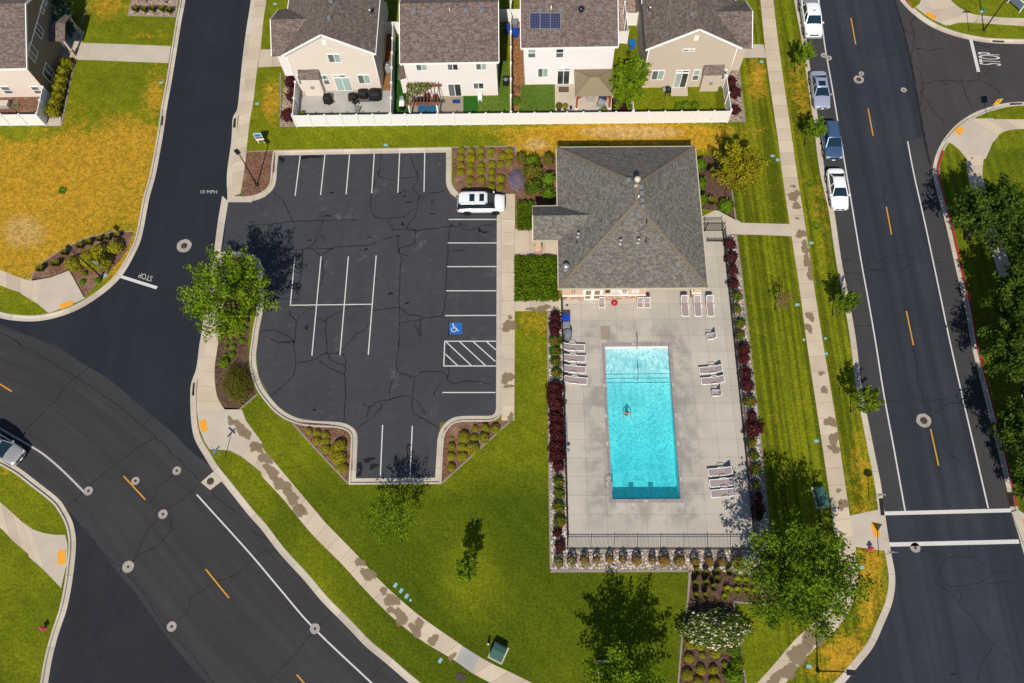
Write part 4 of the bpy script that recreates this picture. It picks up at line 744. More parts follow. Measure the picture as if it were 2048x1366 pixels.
# loungers and chairs
M['sling'] = plain('mauve_sling', (.30, .245, .235), .8, .2, var=.06, vs_=20)
def lounger(label, x, y, rz, back=38, group='white sun loungers on the pool deck'):
    t = thing('sun_lounger', label, 'sun lounger', (x, y, DZ + .035), rz, group); w_, zs = .33, .34; hx = .28   # head toward +x
    ba = rad(back); bx, bz = hx + .78 * math.cos(ba), zs + .78 * math.sin(ba)
    mb = MB()
    mb.tube(smooth([(hx, -w_, zs), (-1.05, -w_, zs), (-1.13, -w_ + .06, zs), (-1.15, 0, zs), (-1.13, w_ - .06, zs), (-1.05, w_, zs), (hx, w_, zs)], 4), .035, 7); mb.tube([(hx, -w_, zs - .02), (hx, w_, zs - .02)], .025, 6); mb.build('seat_frame', M['white'], t)
    mb = MB(); mb.tube(smooth([(hx, -w_, zs), (bx - .1 * math.cos(ba), -w_, bz - .1 * math.sin(ba)), (bx, -w_ + .1, bz), (bx, w_ - .1, bz), (bx - .1 * math.cos(ba), w_, bz - .1 * math.sin(ba)), (hx, w_, zs)], 4), .035, 7); mb.build('back_frame', M['white'], t)
    MB().box((-1.12, -w_ + .03, zs + .002), (hx - .01, w_ - .03, zs + .018)).build('seat', M['sling'], t)
    mb = MB(); n = Vector((-math.sin(ba), 0, math.cos(ba))) * .012; P_ = [Vector((hx + .01, -w_ + .03, zs + .01)), Vector((hx + .01, w_ - .03, zs + .01)), Vector((bx - .01, w_ - .05, bz)), Vector((bx - .01, -w_ + .05, bz))]
    mb.face(P_); mb.face([p + n for p in P_][::-1]); 
    for i in range(4): mb.face([P_[i], P_[i] + n, P_[(i + 1) % 4] + n, P_[(i + 1) % 4]])
    mb.build('backrest', M['sling'], t)
    for sx in (-.95, .45):
        for sy in (-1, 1): MB().tube([(sx * .9, sy * w_, zs - .03), (sx, sy * (w_ + .03), 0)], .03, 6).build('leg', M['white'], t)
    for sy in (-1, 1): MB().tube(smooth([(-.25, sy * (w_ + .02), zs), (-.2, sy * (w_ + .05), zs + .2), (.25, sy * (w_ + .05), zs + .24), (.42, sy * (w_ + .02), zs + .12)], 3), .026, 6).build('armrest', M['white'], t)
    return t
def atq(reg, x, y, z=.4): a = px2w(*q(reg, x, y), z); return a
for i, (x, y) in enumerate(((567, 60), (573, 145), (575, 230), (585, 317))):
    a = atq('C3', x, y); lounger('white lounger with mauve sling beside the west fence, %s south of the grey bins' % ORD[i], *a, math.pi - .03 - .02 * i, 20 if i else 30)
for i, (x, y) in enumerate(((1650, 235), (1665, 318))): a = atq('C3', x, y); lounger(('white lounger east of the pool, upper of a pair beside an armchair', 'white lounger east of the pool touching the armchair below it')[i], *a, .06, 36)
for i, (x, y) in enumerate(((1722, 1030), (1735, 1115), (1745, 1195))): a = atq('C3', x, y); lounger('white lounger near the deep end east of the pool, %s of three' % ('top', 'middle', 'bottom')[i], *a, .06, 38 if i == 0 else 28)
for i, x in enumerate((1440, 1540, 1637)): a = atq('B3', x, 1060); lounger('white lounger below the open porch, %s' % ('left of the stone pillar', 'in front of the stone pillar', 'east of the stone pillar by the fence')[i], *a, math.pi / 2 + .02, 42)
def chair(label, x, y, rz, back=1.1, deep=.5, group='white high-backed chairs by the pool house'):
    t = thing('garden_chair', label, 'chair', (x, y, DZ + .035), rz, group); w_, zs = .27, .43; bx = -.25 - .28; bh = back
    mb = MB(); mb.tube([(deep / 2, -w_, zs), (-.25, -w_, zs), (-.25, w_, zs), (deep / 2, w_, zs), (deep / 2, -w_, zs)], .03, 6); mb.build('seat_frame', M['white'], t)
    MB().box((-.24, -w_ + .03, zs + .003), (deep / 2 - .02, w_ - .03, zs + .018)).build('seat', M['sling'], t)
    mb = MB(); mb.tube(smooth([(-.25, -w_, zs), (bx + .03, -w_, bh - .1), (bx, -w_ + .08, bh), (bx, w_ - .08, bh), (bx + .03, w_, bh - .1), (-.25, w_, zs)], 3), .032, 6); mb.build('back_frame', M['white'], t)
    mb = MB(); P_ = [Vector((-.26, -w_ + .03, zs + .03)), Vector((-.26, w_ - .03, zs + .03)), Vector((bx + .01, w_ - .04, bh - .02)), Vector((bx + .01, -w_ + .04, bh - .02))]; n = Vector((.012, 0, .005))
    mb.face(P_); mb.face([p + n for p in P_][::-1])
    for i in range(4): mb.face([P_[i], P_[i] + n, P_[(i + 1) % 4] + n, P_[(i + 1) % 4]])
    mb.build('backrest', M['sling'], t)
    for sx in (deep / 2, -.25):
        for sy in (-1, 1): MB().tube([(sx, sy * w_, zs), (sx * 1.25, sy * (w_ + .03), 0)], .024, 6).build('leg', M['white'], t)
    for sy in (-1, 1): MB().tube(smooth([(deep / 2, sy * (w_ + .01), zs), (deep / 2 - .02, sy * (w_ + .03), zs + .22), (-.2, sy * (w_ + .03), zs + .24), (-.36, sy * w_, zs + .24)], 3), .024, 6).build('armrest', M['white'], t)
    return t
for i, x in enumerate((793, 1092, 1147)): a = atq('B3', x, 1050, .5); chair('white high-backed chair by the pool house wall, %s' % ('alone by the glazed doors', 'left one of the pair', 'right one of the pair')[i], a[0], a[1] - .1, -math.pi / 2, 1.12)
a = atq('B3', 1635, 1305, .5); chair('white armchair turned sideways, alone between pool and east fence', *a, math.pi + .1, .98, .5, 'white armchairs on the pool deck'); a = atq('C3', 1675, 420, .5); chair('white armchair turned sideways just below two loungers', *a, math.pi - .05, .98, .5, 'white armchairs on the pool deck')
# red ring, bins, cover, bits
a = atq('B3', 893, 1037, .2); t = thing('hose_reel', 'red coiled hose ring lying on the deck by the pool house', 'hose', (a[0], a[1], DZ + .035))
M['red'] = plain('red_hose', (.45, .006, .01), .45)
mb = MB(); pts = [((.33 - .0033 * k) * math.cos(k * .42), (.33 - .0033 * k) * math.sin(k * .42), .03 + .02 * (k % 3) + .0012 * k) for k in range(62)]; mb.tube(pts, .032, 6); mb.build('coil', M['red'], t); MB().lathe([(.1, .0), (.1, .1), (.06, .13), (.01, .13)], 12).build('hub', plain('grey_hub', (.4, .36, .33)), t)
def bin_(label, x, y, rz, c, name='wheeled_bin'):
    t = thing(name, label, 'wheelie bin', (x, y, .135), rz, 'wheeled bins'); m = M.setdefault('bin' + str(c), plain('bin_plastic', c, .45, .4))
    mb = MB(); w0, w1 = .24, .31; V = [[mb.b.verts.new((sx * k, sy * k * 1.15, z)) for sx, sy in ((-1, -1), (1, -1), (1, 1), (-1, 1))] for k, z in ((w0, .06), (w1, .95))]
    for i in range(4): mb.b.faces.new((V[0][i], V[0][(i + 1) % 4], V[1][(i + 1) % 4], V[1][i]))
    mb.b.faces.new(V[0][::-1]); mb.b.faces.new(V[1]); mb.build('body', m, t, bevel=.03)
    mb = MB(); mb.box((-.34, -.38, .955), (.34, .38, 1.0)).box((-.3, -.33, 1.0), (.3, .3, 1.04)); mb.build('lid', m, t, bevel=.03)
    MB().tube([(-.26, .42, .93), (.26, .42, .93)], .02, 6).build('handle', m, t)
    for sx in (-1, 1): mb = MB(); mb.lathe([(.1, -.03), (.1, .03)], 12); o = mb.build('wheel', M['black'], t); o.rotation_euler = (0, rad(90), 0); o.location = (sx * .26, .26, .1)
    return t
for reg, x, y, rz, c, lb in (('B3', 515, 1155, math.pi / 2, (.004, .05, .42), 'blue wheeled bin at the top of the row by the west deck fence'), ('B3', 515, 1212, math.pi / 2, (.22, .225, .25), 'pale grey wheeled bin below the blue one'), ('A3', 122, 245, 0, (.004, .05, .36), 'blue wheeled bin in the bark strip between the middle houses'), ('A3', 115, 172, 0, (.2, .205, .23), 'grey wheeled bin behind a blue one between the middle houses'), ('A3', 1032, 335, .2, (.01, .14, .5), 'bright blue bin on the grass behind the bushy yard tree'), ('A3', 55, 215, 0, (.012, .05, .28), 'blue bin in shade against the side fence of the second house')): a = atq(reg, x, y, .95); bin_(lb, a[0], a[1], rz, c)
a = atq('B3', 530, 1285, .5); t = thing('covered_grill', 'grey fabric cover draped over a grill beside the bins', 'grill', (a[0], a[1], .135))
M['cover'] = plain('grey_cover', (.17, .19, .22), .85, var=.15, vs_=3); mb = MB()
for z, s_ in ((0, 1.0), (.5, .92), (.95, .85), (1.08, .7)): pass
R_ = [[mb.b.verts.new((s_ * .42 * math.cos(k * .449) * (1 + .07 * math.sin(5 * k)), s_ * .55 * math.sin(k * .449) * (1 + .06 * math.cos(4 * k)), z + .02 * math.sin(3 * k))) for k in range(14)] for z, s_ in ((0, 1.02), (.35, .97), (.75, .92), (1.0, .85), (1.08, .55))]
for A, B in zip(R_, R_[1:]):
    for k in range(14): mb.b.faces.new((A[k], A[(k + 1) % 14], B[(k + 1) % 14], B[k]))
mb.b.faces.new(R_[-1]); mb.build('cover', M['cover'], t, sub=1); MB().box((-.3, -.4, .0), (.3, .4, .06)).build('base', M['black'], t)
for reg, x, y, r, lb in (('B3', 523, 1056, .13, 'small round rusty drain cover on the deck by the pool house corner'),): a = atq(reg, x, y, .1); o = MB().lathe([(r, 0), (r, .008), (.01, .01)], 16).build('floor_drain', M['rust']); o.location = (a[0], a[1], DZ + .036); tag(o, lb, 'drain')
a = atq('C3', 507, 780, .1); t = thing('rescue_pole', 'blue rescue pole and net hung on the west deck fence', 'rescue pole', (3.34, a[1], .13)); MB().tube([(0, -1.3, .9), (0, 1.4, 1.0)], .02, 6).build('pole', plain('blue_pole', (.05, .3, .5)), t); MB().lathe([(.18, 0), (.2, .02), (.18, .04), (.01, .03)], 14, (.05, -1.2, .85)).build('net', M['cover'], t)
# swimmer: upright in the water, back of the head to the lens, arms stretched southward
def swimmer():
    a = px2w(*q('C3', 992, 566), 0); me = bpy.data.meshes.new('person'); V = [(0, .05, -.30), (0, .02, -.02), (0, 0, .08), (0, -.02, .19), (0, .12, -.75), (.12, .25, -1.1), (-.12, .25, -1.1), (.13, .55, -1.3), (-.13, .55, -1.3),
        (.2, 0, .03), (-.2, 0, .03), (.34, -.22, -.01), (-.34, -.22, -.01), (.36, -.47, -.005), (-.36, -.47, -.005), (.355, -.55, -.005), (-.355, -.55, -.005), (0, -.01, .27)]
    E_ = [(4, 0), (0, 1), (1, 2), (2, 3), (3, 17), (4, 5), (4, 6), (5, 7), (6, 8), (1, 9), (1, 10), (9, 11), (10, 12), (11, 13), (12, 14), (13, 15), (14, 16)]
    R_ = [(.16, .11), (.16, .1), (.06, .06), (.09, .1), (.15, .11), (.085, .085), (.085, .085), (.055, .055), (.055, .055), (.075, .075), (.075, .075), (.05, .05), (.05, .05), (.034, .034), (.034, .034), (.042, .02), (.042, .02), (.07, .08)]
    for sx, h in ((1, 15), (-1, 16)):
        for k, (dx, dy, dz) in enumerate(((-.045, -.075, -.015), (-.02, -.095, -.01), (.004, -.1, -.008), (.028, -.085, -.012), (-.062, -.02, -.02))):
            V.append((V[h][0] + sx * dx, V[h][1] + dy, V[h][2] + dz)); R_.append((.009, .009)); E_.append((h, len(V) - 1))
    me.from_pydata(V, E_, []); o = link('person', me, plain('skin', (.42, .16, .09), .5, var=.05)); o.location = (a[0], a[1], WL)
    sk = o.modifiers.new('skin', 'SKIN'); lay = me.skin_vertices[0].data if me.skin_vertices else None
    if lay is None: bm = bmesh.new(); bm.from_mesh(me); bm.verts.layers.skin.verify(); bm.to_mesh(me); bm.free(); lay = me.skin_vertices[0].data
    for i, r in enumerate(R_): lay[i].radius = r
    lay[4].use_root = True; sb = o.modifiers.new('sub', 'SUBSURF'); sb.levels = sb.render_levels = 2
    tag(o, 'swimmer in the pool with dark hair and both arms stretched forward', 'person')
    mb = MB(); bmesh.ops.create_icosphere(mb.b, subdivisions=2, radius=.105, matrix=Matrix.Translation((0, .01, .235)) @ Matrix.Diagonal((.95, 1.1, 1, 1)))
    mb.build('hair', plain('dark_hair', (.02, .013, .01), .6), o)
    mb = MB(); mb.lathe([(.10, -1.05), (.165, -.85), (.155, -.62)], 14, (0, .12, 0)); mb.build('swimwear', plain('swimwear', (.02, .03, .08)), o)
swimmer()
# ------------------------------------------------------------------ pool house
def rebase(t, loc):
    def rec(o):
        for ch in o.children:
            if ch.type == 'MESH' and ch.matrix_basis == Matrix(): ch.data.transform(Matrix.Translation(-Vector(loc)))
            else: ch.location = Vector(ch.location) - Vector(loc)
            if ch.matrix_basis == Matrix(): rec(ch)
    rec(t); t.location = loc
def grow(pts, z0): pass
def roof_part(name, faces, m, parent, th=.16):
    mb = MB()
    for f in faces: mb.slope(f)
    for f in faces: mb.face([Vector(p) - Vector((0, 0, th)) for p in f][::-1])
    ed = {}
    for f in faces:
        for a, b_ in zip(f, f[1:] + f[:1]):
            k = tuple(sorted((tuple(np.round(a, 2)), tuple(np.round(b_, 2))))); ed.setdefault(k, []).append((a, b_))
    for k, l in ed.items():
        if len(l) == 1: a, b_ = map(Vector, l[0]); d = Vector((0, 0, th)); mb.face([a, b_, b_ - d, a - d])
    return mb.build(name, m, parent)
M['shg'] = shingle('grey_shingle', (.155, .142, .125), (.11, .098, .088), (.20, .185, .155))
M['shb'] = shingle('brown_shingle', (.165, .125, .105), (.105, .078, .068), (.20, .160, .135))
M['fascia'] = plain('tan_fascia', (.50, .43, .31), .6, var=.04)
M['stucco'] = plain('peach_stucco', (.60, .40, .27), .85, .2, var=.05, vs_=9)
def stone_mat():
    t = NT('ledge_stone', .85, .25); u = t.scl(t.obj, (2.2, 2.2, 6)); vo = t.n('ShaderNodeTexVoronoi', Scale=1.0, Vector=u); r = t.sep(vo.outputs['Color'])
    k = t.mix(r[0], (.52, .33, .22), (.60, .45, .34)); k = t.mix(t.ramp(r[1], .7, .8), k, (.36, .2, .14)); k = t.mix(t.ramp(vo.outputs['Distance'], .45, .65, 0, .8), k, (.16, .1, .07)); t.col(k); t.bump(vo.outputs['Distance'], -.8, .05); return t.m
M['stone'] = stone_mat()
PH = thing('pool_house', 'pool house with grey hipped shingle roof and small gabled porch beside the pool', 'building')
SWc, SEc, NEc, NWc = (2.84, 33.2, 3.6), (16.93, 33.12, 3.6), (17.12, 49.1, 3.6), (3.0, 49.25, 3.6)
RN, RS = (*px2w(1276, 368, 6.65), 6.65), (*px2w(1272, 407, 6.65), 6.65)
roof_part('roof', [[SWc, SEc, RS], [NEc, NWc, RN], [SEc, NEc, RN, RS], [NWc, SWc, RS, RN]], M['shg'], PH)
mb = MB(); L_ = [SWc, SEc, NEc, NWc]; cx, cy = 9.97, 41.2
for a, b_ in zip(L_, L_[1:] + L_[:1]):
    f = lambda p, o: (p[0] + o * (1 if p[0] > cx else -1), p[1] + o * (1 if p[1] > cy else -1))
    a0, a1, b0, b1 = f(a, .0), f(a, .10), f(b_, .0), f(b_, .10)
    mb.face([(*a0, 3.605), (*b0, 3.605), (*b1, 3.605), (*a1, 3.605)]); mb.face([(*a1, 3.605), (*b1, 3.605), (*b1, 3.42), (*a1, 3.42)]); mb.face([(*a0, 3.42), (*b0, 3.42), (*b1, 3.42), (*a1, 3.42)])
mb.build('fascia', M['fascia'], PH)
def phz(x, y): return 3.6 + 3.05 * max(0, min((x - 2.92) / (RN[0] - 2.92), (17.02 - x) / (17.02 - RN[0]), (y - 33.16) / (RS[1] - 33.16), (49.2 - y) / (49.2 - RN[1])))
# ridge caps: a raised course of shingles along the hips
cap = shingle('hip_cap', (.165, .128, .092), (.125, .096, .07), (.245, .20, .142))
mb = MB()
for a, b_ in ((SWc, RS), (SEc, RS), (NEc, RN), (NWc, RN), (RS, RN)):
    a, b_ = Vector(a), Vector(b_); n = int((b_ - a).length / .3)
    for k in range(n): p, r = a.lerp(b_, k / n), a.lerp(b_, (k + .92) / n); mb.bar(p + Vector((0, 0, .02)), r + Vector((0, 0, .045)), .3, .03)
mb.build('hip_cap', cap, PH)
ws = 33.64
def walls(parent, name, m, boxes): 
    mb = MB()
    for b_ in boxes: mb.box(*b_)
    return mb.build(name, m, parent)
walls(PH, 'wall', M['stucco'], [((3.26, ws, .13), (11.4, 48.65, 3.45)), ((11.403, 36.6, .13), (16.4, 48.65, 3.45))])
walls(PH, 'stone_base', M['stone'], [((3.22, ws - .06, .13), (7.55 - 2.1, ws - .002, 1.0)), ((7.2, ws - .06, .13), (11.45, ws - .002, 1.0)), ((11.402, ws - .05, .13), (11.46, 36.6, 1.0))])
walls(PH, 'sill_band', M['trim'], [((3.2, ws - .09, 1.0), (5.45, ws - .002, 1.1)), ((7.2, ws - .09, 1.0), (11.48, ws - .002, 1.1))])
walls(PH, 'soffit', M['fascia'], [((11.41, ws, 3.36), (16.85, 36.6, 3.42))])
p_ = PH; 
mb = MB(); mb.box((15.98, ws + .02, .13), (16.82, ws + .86, 1.05)); mb.build('pillar_base', M['stone'], p_)
mb = MB(); mb.box((16.06, ws + .1, 1.14), (16.74, ws + .78, 3.40)); mb.build('pillar', M['stucco'], p_); MB().box((15.95, ws - .01, 1.05), (16.85, ws + .89, 1.14)).build('pillar_cap', M['trim'], p_)
def zz(x, y, y0=ws): return on_y('P', 1110 + x / 9.755, 560 + y / 9.755, y0)
(dx0, dz1), (dx1, dz0) = zz(528, 178), zz(925, 385)
dx0 = zz(528, 385)[0]; dx1 = zz(900, 385)[0]; dz1 = 2.45; dz0 = .14
dr = MB(); dr.box((dx0, ws - .05, dz0), (dx0 + .1, ws - .002, dz1 + .12)).box((dx1 - .1, ws - .05, dz0), (dx1, ws - .002, dz1 + .12)).box((dx0 + .1, ws - .05, dz1), (dx1 - .1, ws - .002, dz1 + .12)).build('door_frame', M['trim'], PH)
mid = (dx0 + dx1) / 2; amber = plain('amber_glass', (.30, .20, .09), .15, .5, var=.25, vs_=2)
for a, b_ in ((dx0 + .102, mid - .004), (mid + .004, dx1 - .102)):
    d = MB().box((a, ws - .04, dz0), (b_, ws - .002, dz1 - .003)).build('door', M['trim'], PH)
    for z0, z1 in ((.35, 1.0), (1.25, 2.2)): MB().box((a + .16, ws - .048, z0), (b_ - .16, ws - .0405, z1)).build('pane', amber, d)
    MB().box((mid + (-.1 if a < mid - .3 else .06), ws - .08, 1.0), (mid + (-.06 if a < mid - .3 else .1), ws - .041, 1.16)).build('handle', M['steel'], d)
for x0, y0, x1, y1, m in ((985, 195, 1075, 245, 'rust'), (1085, 190, 1280, 250, 'white'), (1285, 222, 1345, 268, 'white'), (1355, 222, 1418, 268, 'white'), (1515, 182, 1620, 246, 'white')):
    (a, zt), (b_, zb) = zz(x0, y0), zz(x1, y1); s_ = MB().box((min(a, b_), ws - .035, zb), (max(a, b_), ws - .002, zt)).build('notice_board', M[m], PH)
    if m == 'white':
        mb = MB(); k = 0; z = zt - .12
        while z > zb + .06: mb.box((min(a, b_) + .07, ws - .038, z), (max(a, b_) - .07 - .2 * (k % 3 == 2), ws - .0355, z + .022)); z -= .075; k += 1
        mb.build('lettering', M['screen'], s_)
for x in (360, 1360): (a, z) = zz(x, 195); MB().lathe([(.04, z - .25), (.2, z - .1), (.12, z + .05), (.02, z + .1)], 12, (a, ws - .15, 0)).build('wall_lamp', M['galv'], PH)
# porch gable on the west
PE, PR = 3.6, 4.95
pn_, ps_, pr_ = 42.28, 38.43, 40.38
xr = 2.92 + (PR - 3.6) / .42
roof_part('porch_roof', [[(.46, ps_, PE), (2.94, ps_, PE), (xr + .25, pr_, PR + .03), (.46, pr_, PR)], [(.46, pn_, PE), (.46, pr_, PR), (xr + .25, pr_, PR + .03), (2.94, pn_, PE)]], M['shg'], PH)
mb = MB()
for y in (ps_, pn_): mb.box((.40, y - (.09 if y < 40 else 0), PE - .2), (2.9, y + (0 if y < 40 else .09), PE + .004))
mb.bar((.43, ps_ - .02, PE - .08), (.43, pr_, PR - .08), .1, .2).bar((.43, pn_ + .02, PE - .08), (.43, pr_, PR - .08), .1, .2); mb.build('porch_fascia', M['fascia'], PH)
mb = MB(); mb.prism([(ps_ + .1, PE - .15), (pn_ - .1, PE - .15), (pr_, PR - .22)], .56, .66, 'x'); mb.build('porch_gable', M['stucco'], PH)
for y in (38.65, 41.5): MB().box((.62, y, .14), (1.34, y + .75, 1.1)).build('porch_pillar_base', M['stone'], PH); MB().box((.7, y + .08, 1.1), (1.26, y + .67, 3.42)).build('porch_pillar', M['stucco'], PH)
def on_roof(reg, x, y, zf=phz):
    z = 4.5
    for _ in range(20): a = px2w(*q(reg, x, y), z); z = .5 * z + .5 * zf(*a)
    return a[0], a[1], z
M['vent'] = plain('vent_grey', (.19, .20, .22), .6, .4); M['cream'] = plain('cream_pipe', (.60, .54, .42), .5)
for x, y in ((1100, 133), (1105, 182), (1110, 236), (1115, 285), (1005, 78), (1023, 343), (1076, 343)):
    a = on_roof('B3', x, y); MB().box((a[0] - .19, a[1] - .19, a[2] - .12), (a[0] + .19, a[1] + .19, a[2] + .16)).build('roof_vent', M['vent'], PH, bevel=.03)
for x, y, h in ((610, 520, .55), (938, 572, .55), (1078, 565, .55)):
    a = on_roof('B3', x, y); MB().lathe([(.26, -.1), (.2, .05), (.09, .1), (.09, h), (.15, h), (.16, h + .1), (.05, h + .2), (.01, h + .2)], 12, a).build('vent_pipe', M['galv'], PH)
a = on_roof('B3', 514, 775); MB().lathe([(.3, -.1), (.24, .1), (.16, .15), (.16, .5), (.3, .5), (.33, .68), (.22, .86), (.01, .9)], 14, a).build('roof_fan', M['galv'], PH)
for x, y in ((790, 405), (1143, 408), (1140, 555), (598, 572)): a = on_roof('B3', x, y); MB().lathe([(.13, -.08), (.06, .08), (.045, .42), (.01, .42)], 8, a).build('plumbing_vent', M['black'], PH)
a = on_roof('B3', 1062, 122); MB().lathe([(.3, -.3), (.2, .1), (.2, .85), (.3, .85), (.3, 1.25), (.08, 1.4), (.01, 1.4)], 14, a).build('chimney_flue', M['cream'], PH)
a = on_roof('B3', 1080, 220); MB().tube([(a[0], a[1], a[2] - .1), (a[0], a[1], a[2] + .5)], .06, 8).build('vent_pipe', M['white'], PH)
rebase(PH, (10, 41.2, 0))
# ------------------------------------------------------------------ two-storey houses
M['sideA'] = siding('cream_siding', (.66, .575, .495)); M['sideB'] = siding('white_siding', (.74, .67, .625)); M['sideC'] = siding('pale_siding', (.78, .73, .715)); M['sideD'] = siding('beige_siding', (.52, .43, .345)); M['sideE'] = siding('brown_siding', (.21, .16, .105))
def window(H, reg, x0, y0, x1, y1, yw, kind='slide', left='screen', right='glassg'):
    yf_ = yw - .06; (a, zt) = on_y(reg, x0, y0, yf_); zb = on_y(reg, x0, y1, yf_)[1]; b_ = on_y(reg, x1, y0, yf_)[0]; wd_ = b_ - a
    if kind == 'door': zb = .16
    fr_ = MB(); e = .075
    fr_.box((a - e, yf_, zb - e), (b_ + e, yw - .002, zb)).box((a - e, yf_, zt), (b_ + e, yw - .002, zt + e)).box((a - e, yf_, zb), (a, yw - .002, zt)).box((b_, yf_, zb), (b_ + e, yw - .002, zt))
    ver = kind != 'hung'; m_ = (a + b_) / 2; zm = (zb + zt) / 2
    if ver: fr_.box((m_ - .035, yf_, zb), (m_ + .035, yw - .002, zt))
    else: fr_.box((a, yf_, zm - .035), (b_, yw - .002, zm + .035))
    o = fr_.build('sliding_door' if kind == 'door' else 'window', M['trim'], H)
    for i, mm in enumerate((left, right)):
        bx = ((a, yf_ + .025, zb), (m_ - .036, yf_ + .035, zt)) if (ver and i == 0) else ((m_ + .036, yf_ + .025, zb), (b_, yf_ + .035, zt)) if ver else ((a, yf_ + .025, zm + .036), (b_, yf_ + .035, zt)) if i == 1 else ((a, yf_ + .025, zb), (b_, yf_ + .035, zm - .036))
        MB().box(*bx).build('pane', M[mm], o)
def gable_walls(H, m, x0, x1, y0, y1, z, axis, zr, r):
    mb = MB(); 
    if axis == 'y': mb.prism([(x0, .12), (x1, .12), (x1, z), (r, zr), (x0, z)], y0, y1, 'y')
    else: mb.prism([(y0, .12), (y1, .12), (y1, z), (r, zr), (y0, z)], x0, x1, 'x')
    return mb.build('wall', m, H)
def rake(H, pts):
    for a, b_ in pts: MB().bar(a, b_, .08, .22).build('roof_trim', M['trim'], H)
def vents(H, reg, lst, zf, m='vent'):
    for x, y in lst: a = on_roof(reg, x, y, zf); MB().box((a[0] - .2, a[1] - .2, a[2] - .15), (a[0] + .2, a[1] + .2, a[2] + .12)).build('roof_vent', M[m], H, bevel=.02)
def gabled(label, mirror, x0, x1, yw, rx, m, wins, bump, vl, loc_reg, ze=6.3, zr=9.0):
    """house with its gable to the south; a cross gable on the street side (west, or east if mirrored)"""
    H = thing('house', label, 'house'); yb = yw + 11.5; oh = .32; s = (zr - ze) / (rx - x0)
    gable_walls(H, m, x0, x1, yw, yb, ze, 'y', zr - .1, rx)
    W, Eo = x0 - oh, x1 + oh; zW, zE = ze - s * oh + .08, ze - s * oh + .08; zr2 = zr + .08
    st, en = (W, zW), (Eo, zE); ya, yz = yw - oh, yb + oh
    gx = x0 - 1.35 if not mirror else x1 + 1.35; gz = ze + 1.55; ym = yw + 2.95; ys_, yn_ = yw - oh, yw + 6.0; sg = 1 if not mirror else -1
    xin = rx - sg * (zr2 - gz) / s; xe = W if not mirror else Eo
    xg = gx
    A = [[(W, ya, zW), (rx, ya, zr2), (rx, yz, zr2), (W, yz, zW)], [(Eo, ya, zE), (Eo, yz, zE), (rx, yz, zr2), (rx, ya, zr2)]]
    roof_part('roof', A, M['shb'], H)
    B = [[(xg, ys_ + .01, zW - .05), (xg, ym, gz), (xin, ym, gz + .02), (xe + sg * .05, ys_ + .01, zW + .06)], [(xg, yn_, zW - .05), (xe + sg * .05, yn_, zW + .06), (xin, ym, gz + .02), (xg, ym, gz)]]
    roof_part('cross_gable_roof', B, M['shb'], H)
    xa, xb = sorted((x0 + .002, x0 - 1.0) if not mirror else (x1 - .002, x1 + 1.0))
    bw = MB(); bw.prism([(yw + .12, 2.55), (yn_ - .3, 2.55), (yn_ - .3, zW - .1), (ym, gz - .22), (yw + .12, zW - .1)], xa, xb, 'x'); bw.build('bay', M['sideB'] if not mirror else m, H)
    rake(H, [((W, ya - .03, zW - .1), (rx, ya - .03, zr2 - .1)), ((Eo, ya - .03, zE - .1), (rx, ya - .03, zr2 - .1)), ((W - .03, yn_, zW - .1), (W - .03, yz, zW - .1)), ((Eo + .03, ya, zE - .1), (Eo + .03, yz, zE - .1)), ((xg - sg * .03, ys_, zW - .1), (xg - sg * .03, ym, gz - .1)), ((xg - sg * .03, yn_, zW - .1), (xg - sg * .03, ym, gz - .1))])
    MB().box((rx - .22, yw - .05, 7.3), (rx + .22, yw - .002, 7.95)).build('gable_vent', M['trim'], H)
    for wn_ in wins: window(H, *wn_[:5], yw, *wn_[5:])
    b0, b1 = bump; yb_ = yw - .66; f = MB().box((b0, yb_, .12), (b1, yw - .002, 2.95)).build('fireplace_bump', m, H)
    roof_part('bump_roof', [[(b0 - .12, yb_ - .12, 2.95), (b1 + .12, yb_ - .12, 2.95), (b1 + .12, yw - .003, 3.62), (b0 - .12, yw - .003, 3.62)]], M['shb'], H, .1)
    MB().box(((b0 + b1) / 2 - .18, yb_ - .12, 1.35), ((b0 + b1) / 2 + .18, yb_ - .002, 1.75)).build('exhaust_vent', M['galv'], H)
    zf = lambda x, y: zr2 - s * abs(x - rx)
    vents(H, loc_reg, vl[0], zf); a = on_roof(loc_reg, *vl[1], zf); MB().lathe([(.2, -.15), (.1, .05), (.1, .75), (.17, .75), (.17, .95), (.01, 1.0)], 12, a).build('vent_pipe', M['galv'], H)
    for xx in (x0 + .05, x1 - .05): MB().tube([(xx, yw - .05, .2), (xx, yw - .05, ze - .3)], .045, 6).build('downpipe', M['trim'], H)
    for px_, pz in ((b1 + .45, 2.3),): MB().box((px_ - .07, yw - .14, pz), (px_ + .07, yw - .002, pz + .28)).build('wall_lamp', M['black'], H)
    rebase(H, ((x0 + x1) / 2, (yw + yb) / 2, .12)); return H
gabled('cream gabled house with narrow fireplace bump-out on the patio nearest the alley', False, -25.5, -16.2, 59.86, -20.95, M['sideA'],
       [('A2', 603, 428, 694, 487), ('A2', 655, 612, 770, 706, 'door', 'glassg', 'glassg'), ('A2', 645, 590, 742, 602, 'slide', 'glassg', 'rust'), ('A2', 838, 590, 925, 652), ('A2', 362, 590, 400, 660, 'hung'), ('A2', 560, 590, 600, 660, 'hung')], (-24.75, -22.68), ([(632, 15), (615, 142)], (945, 125)), 'A2')
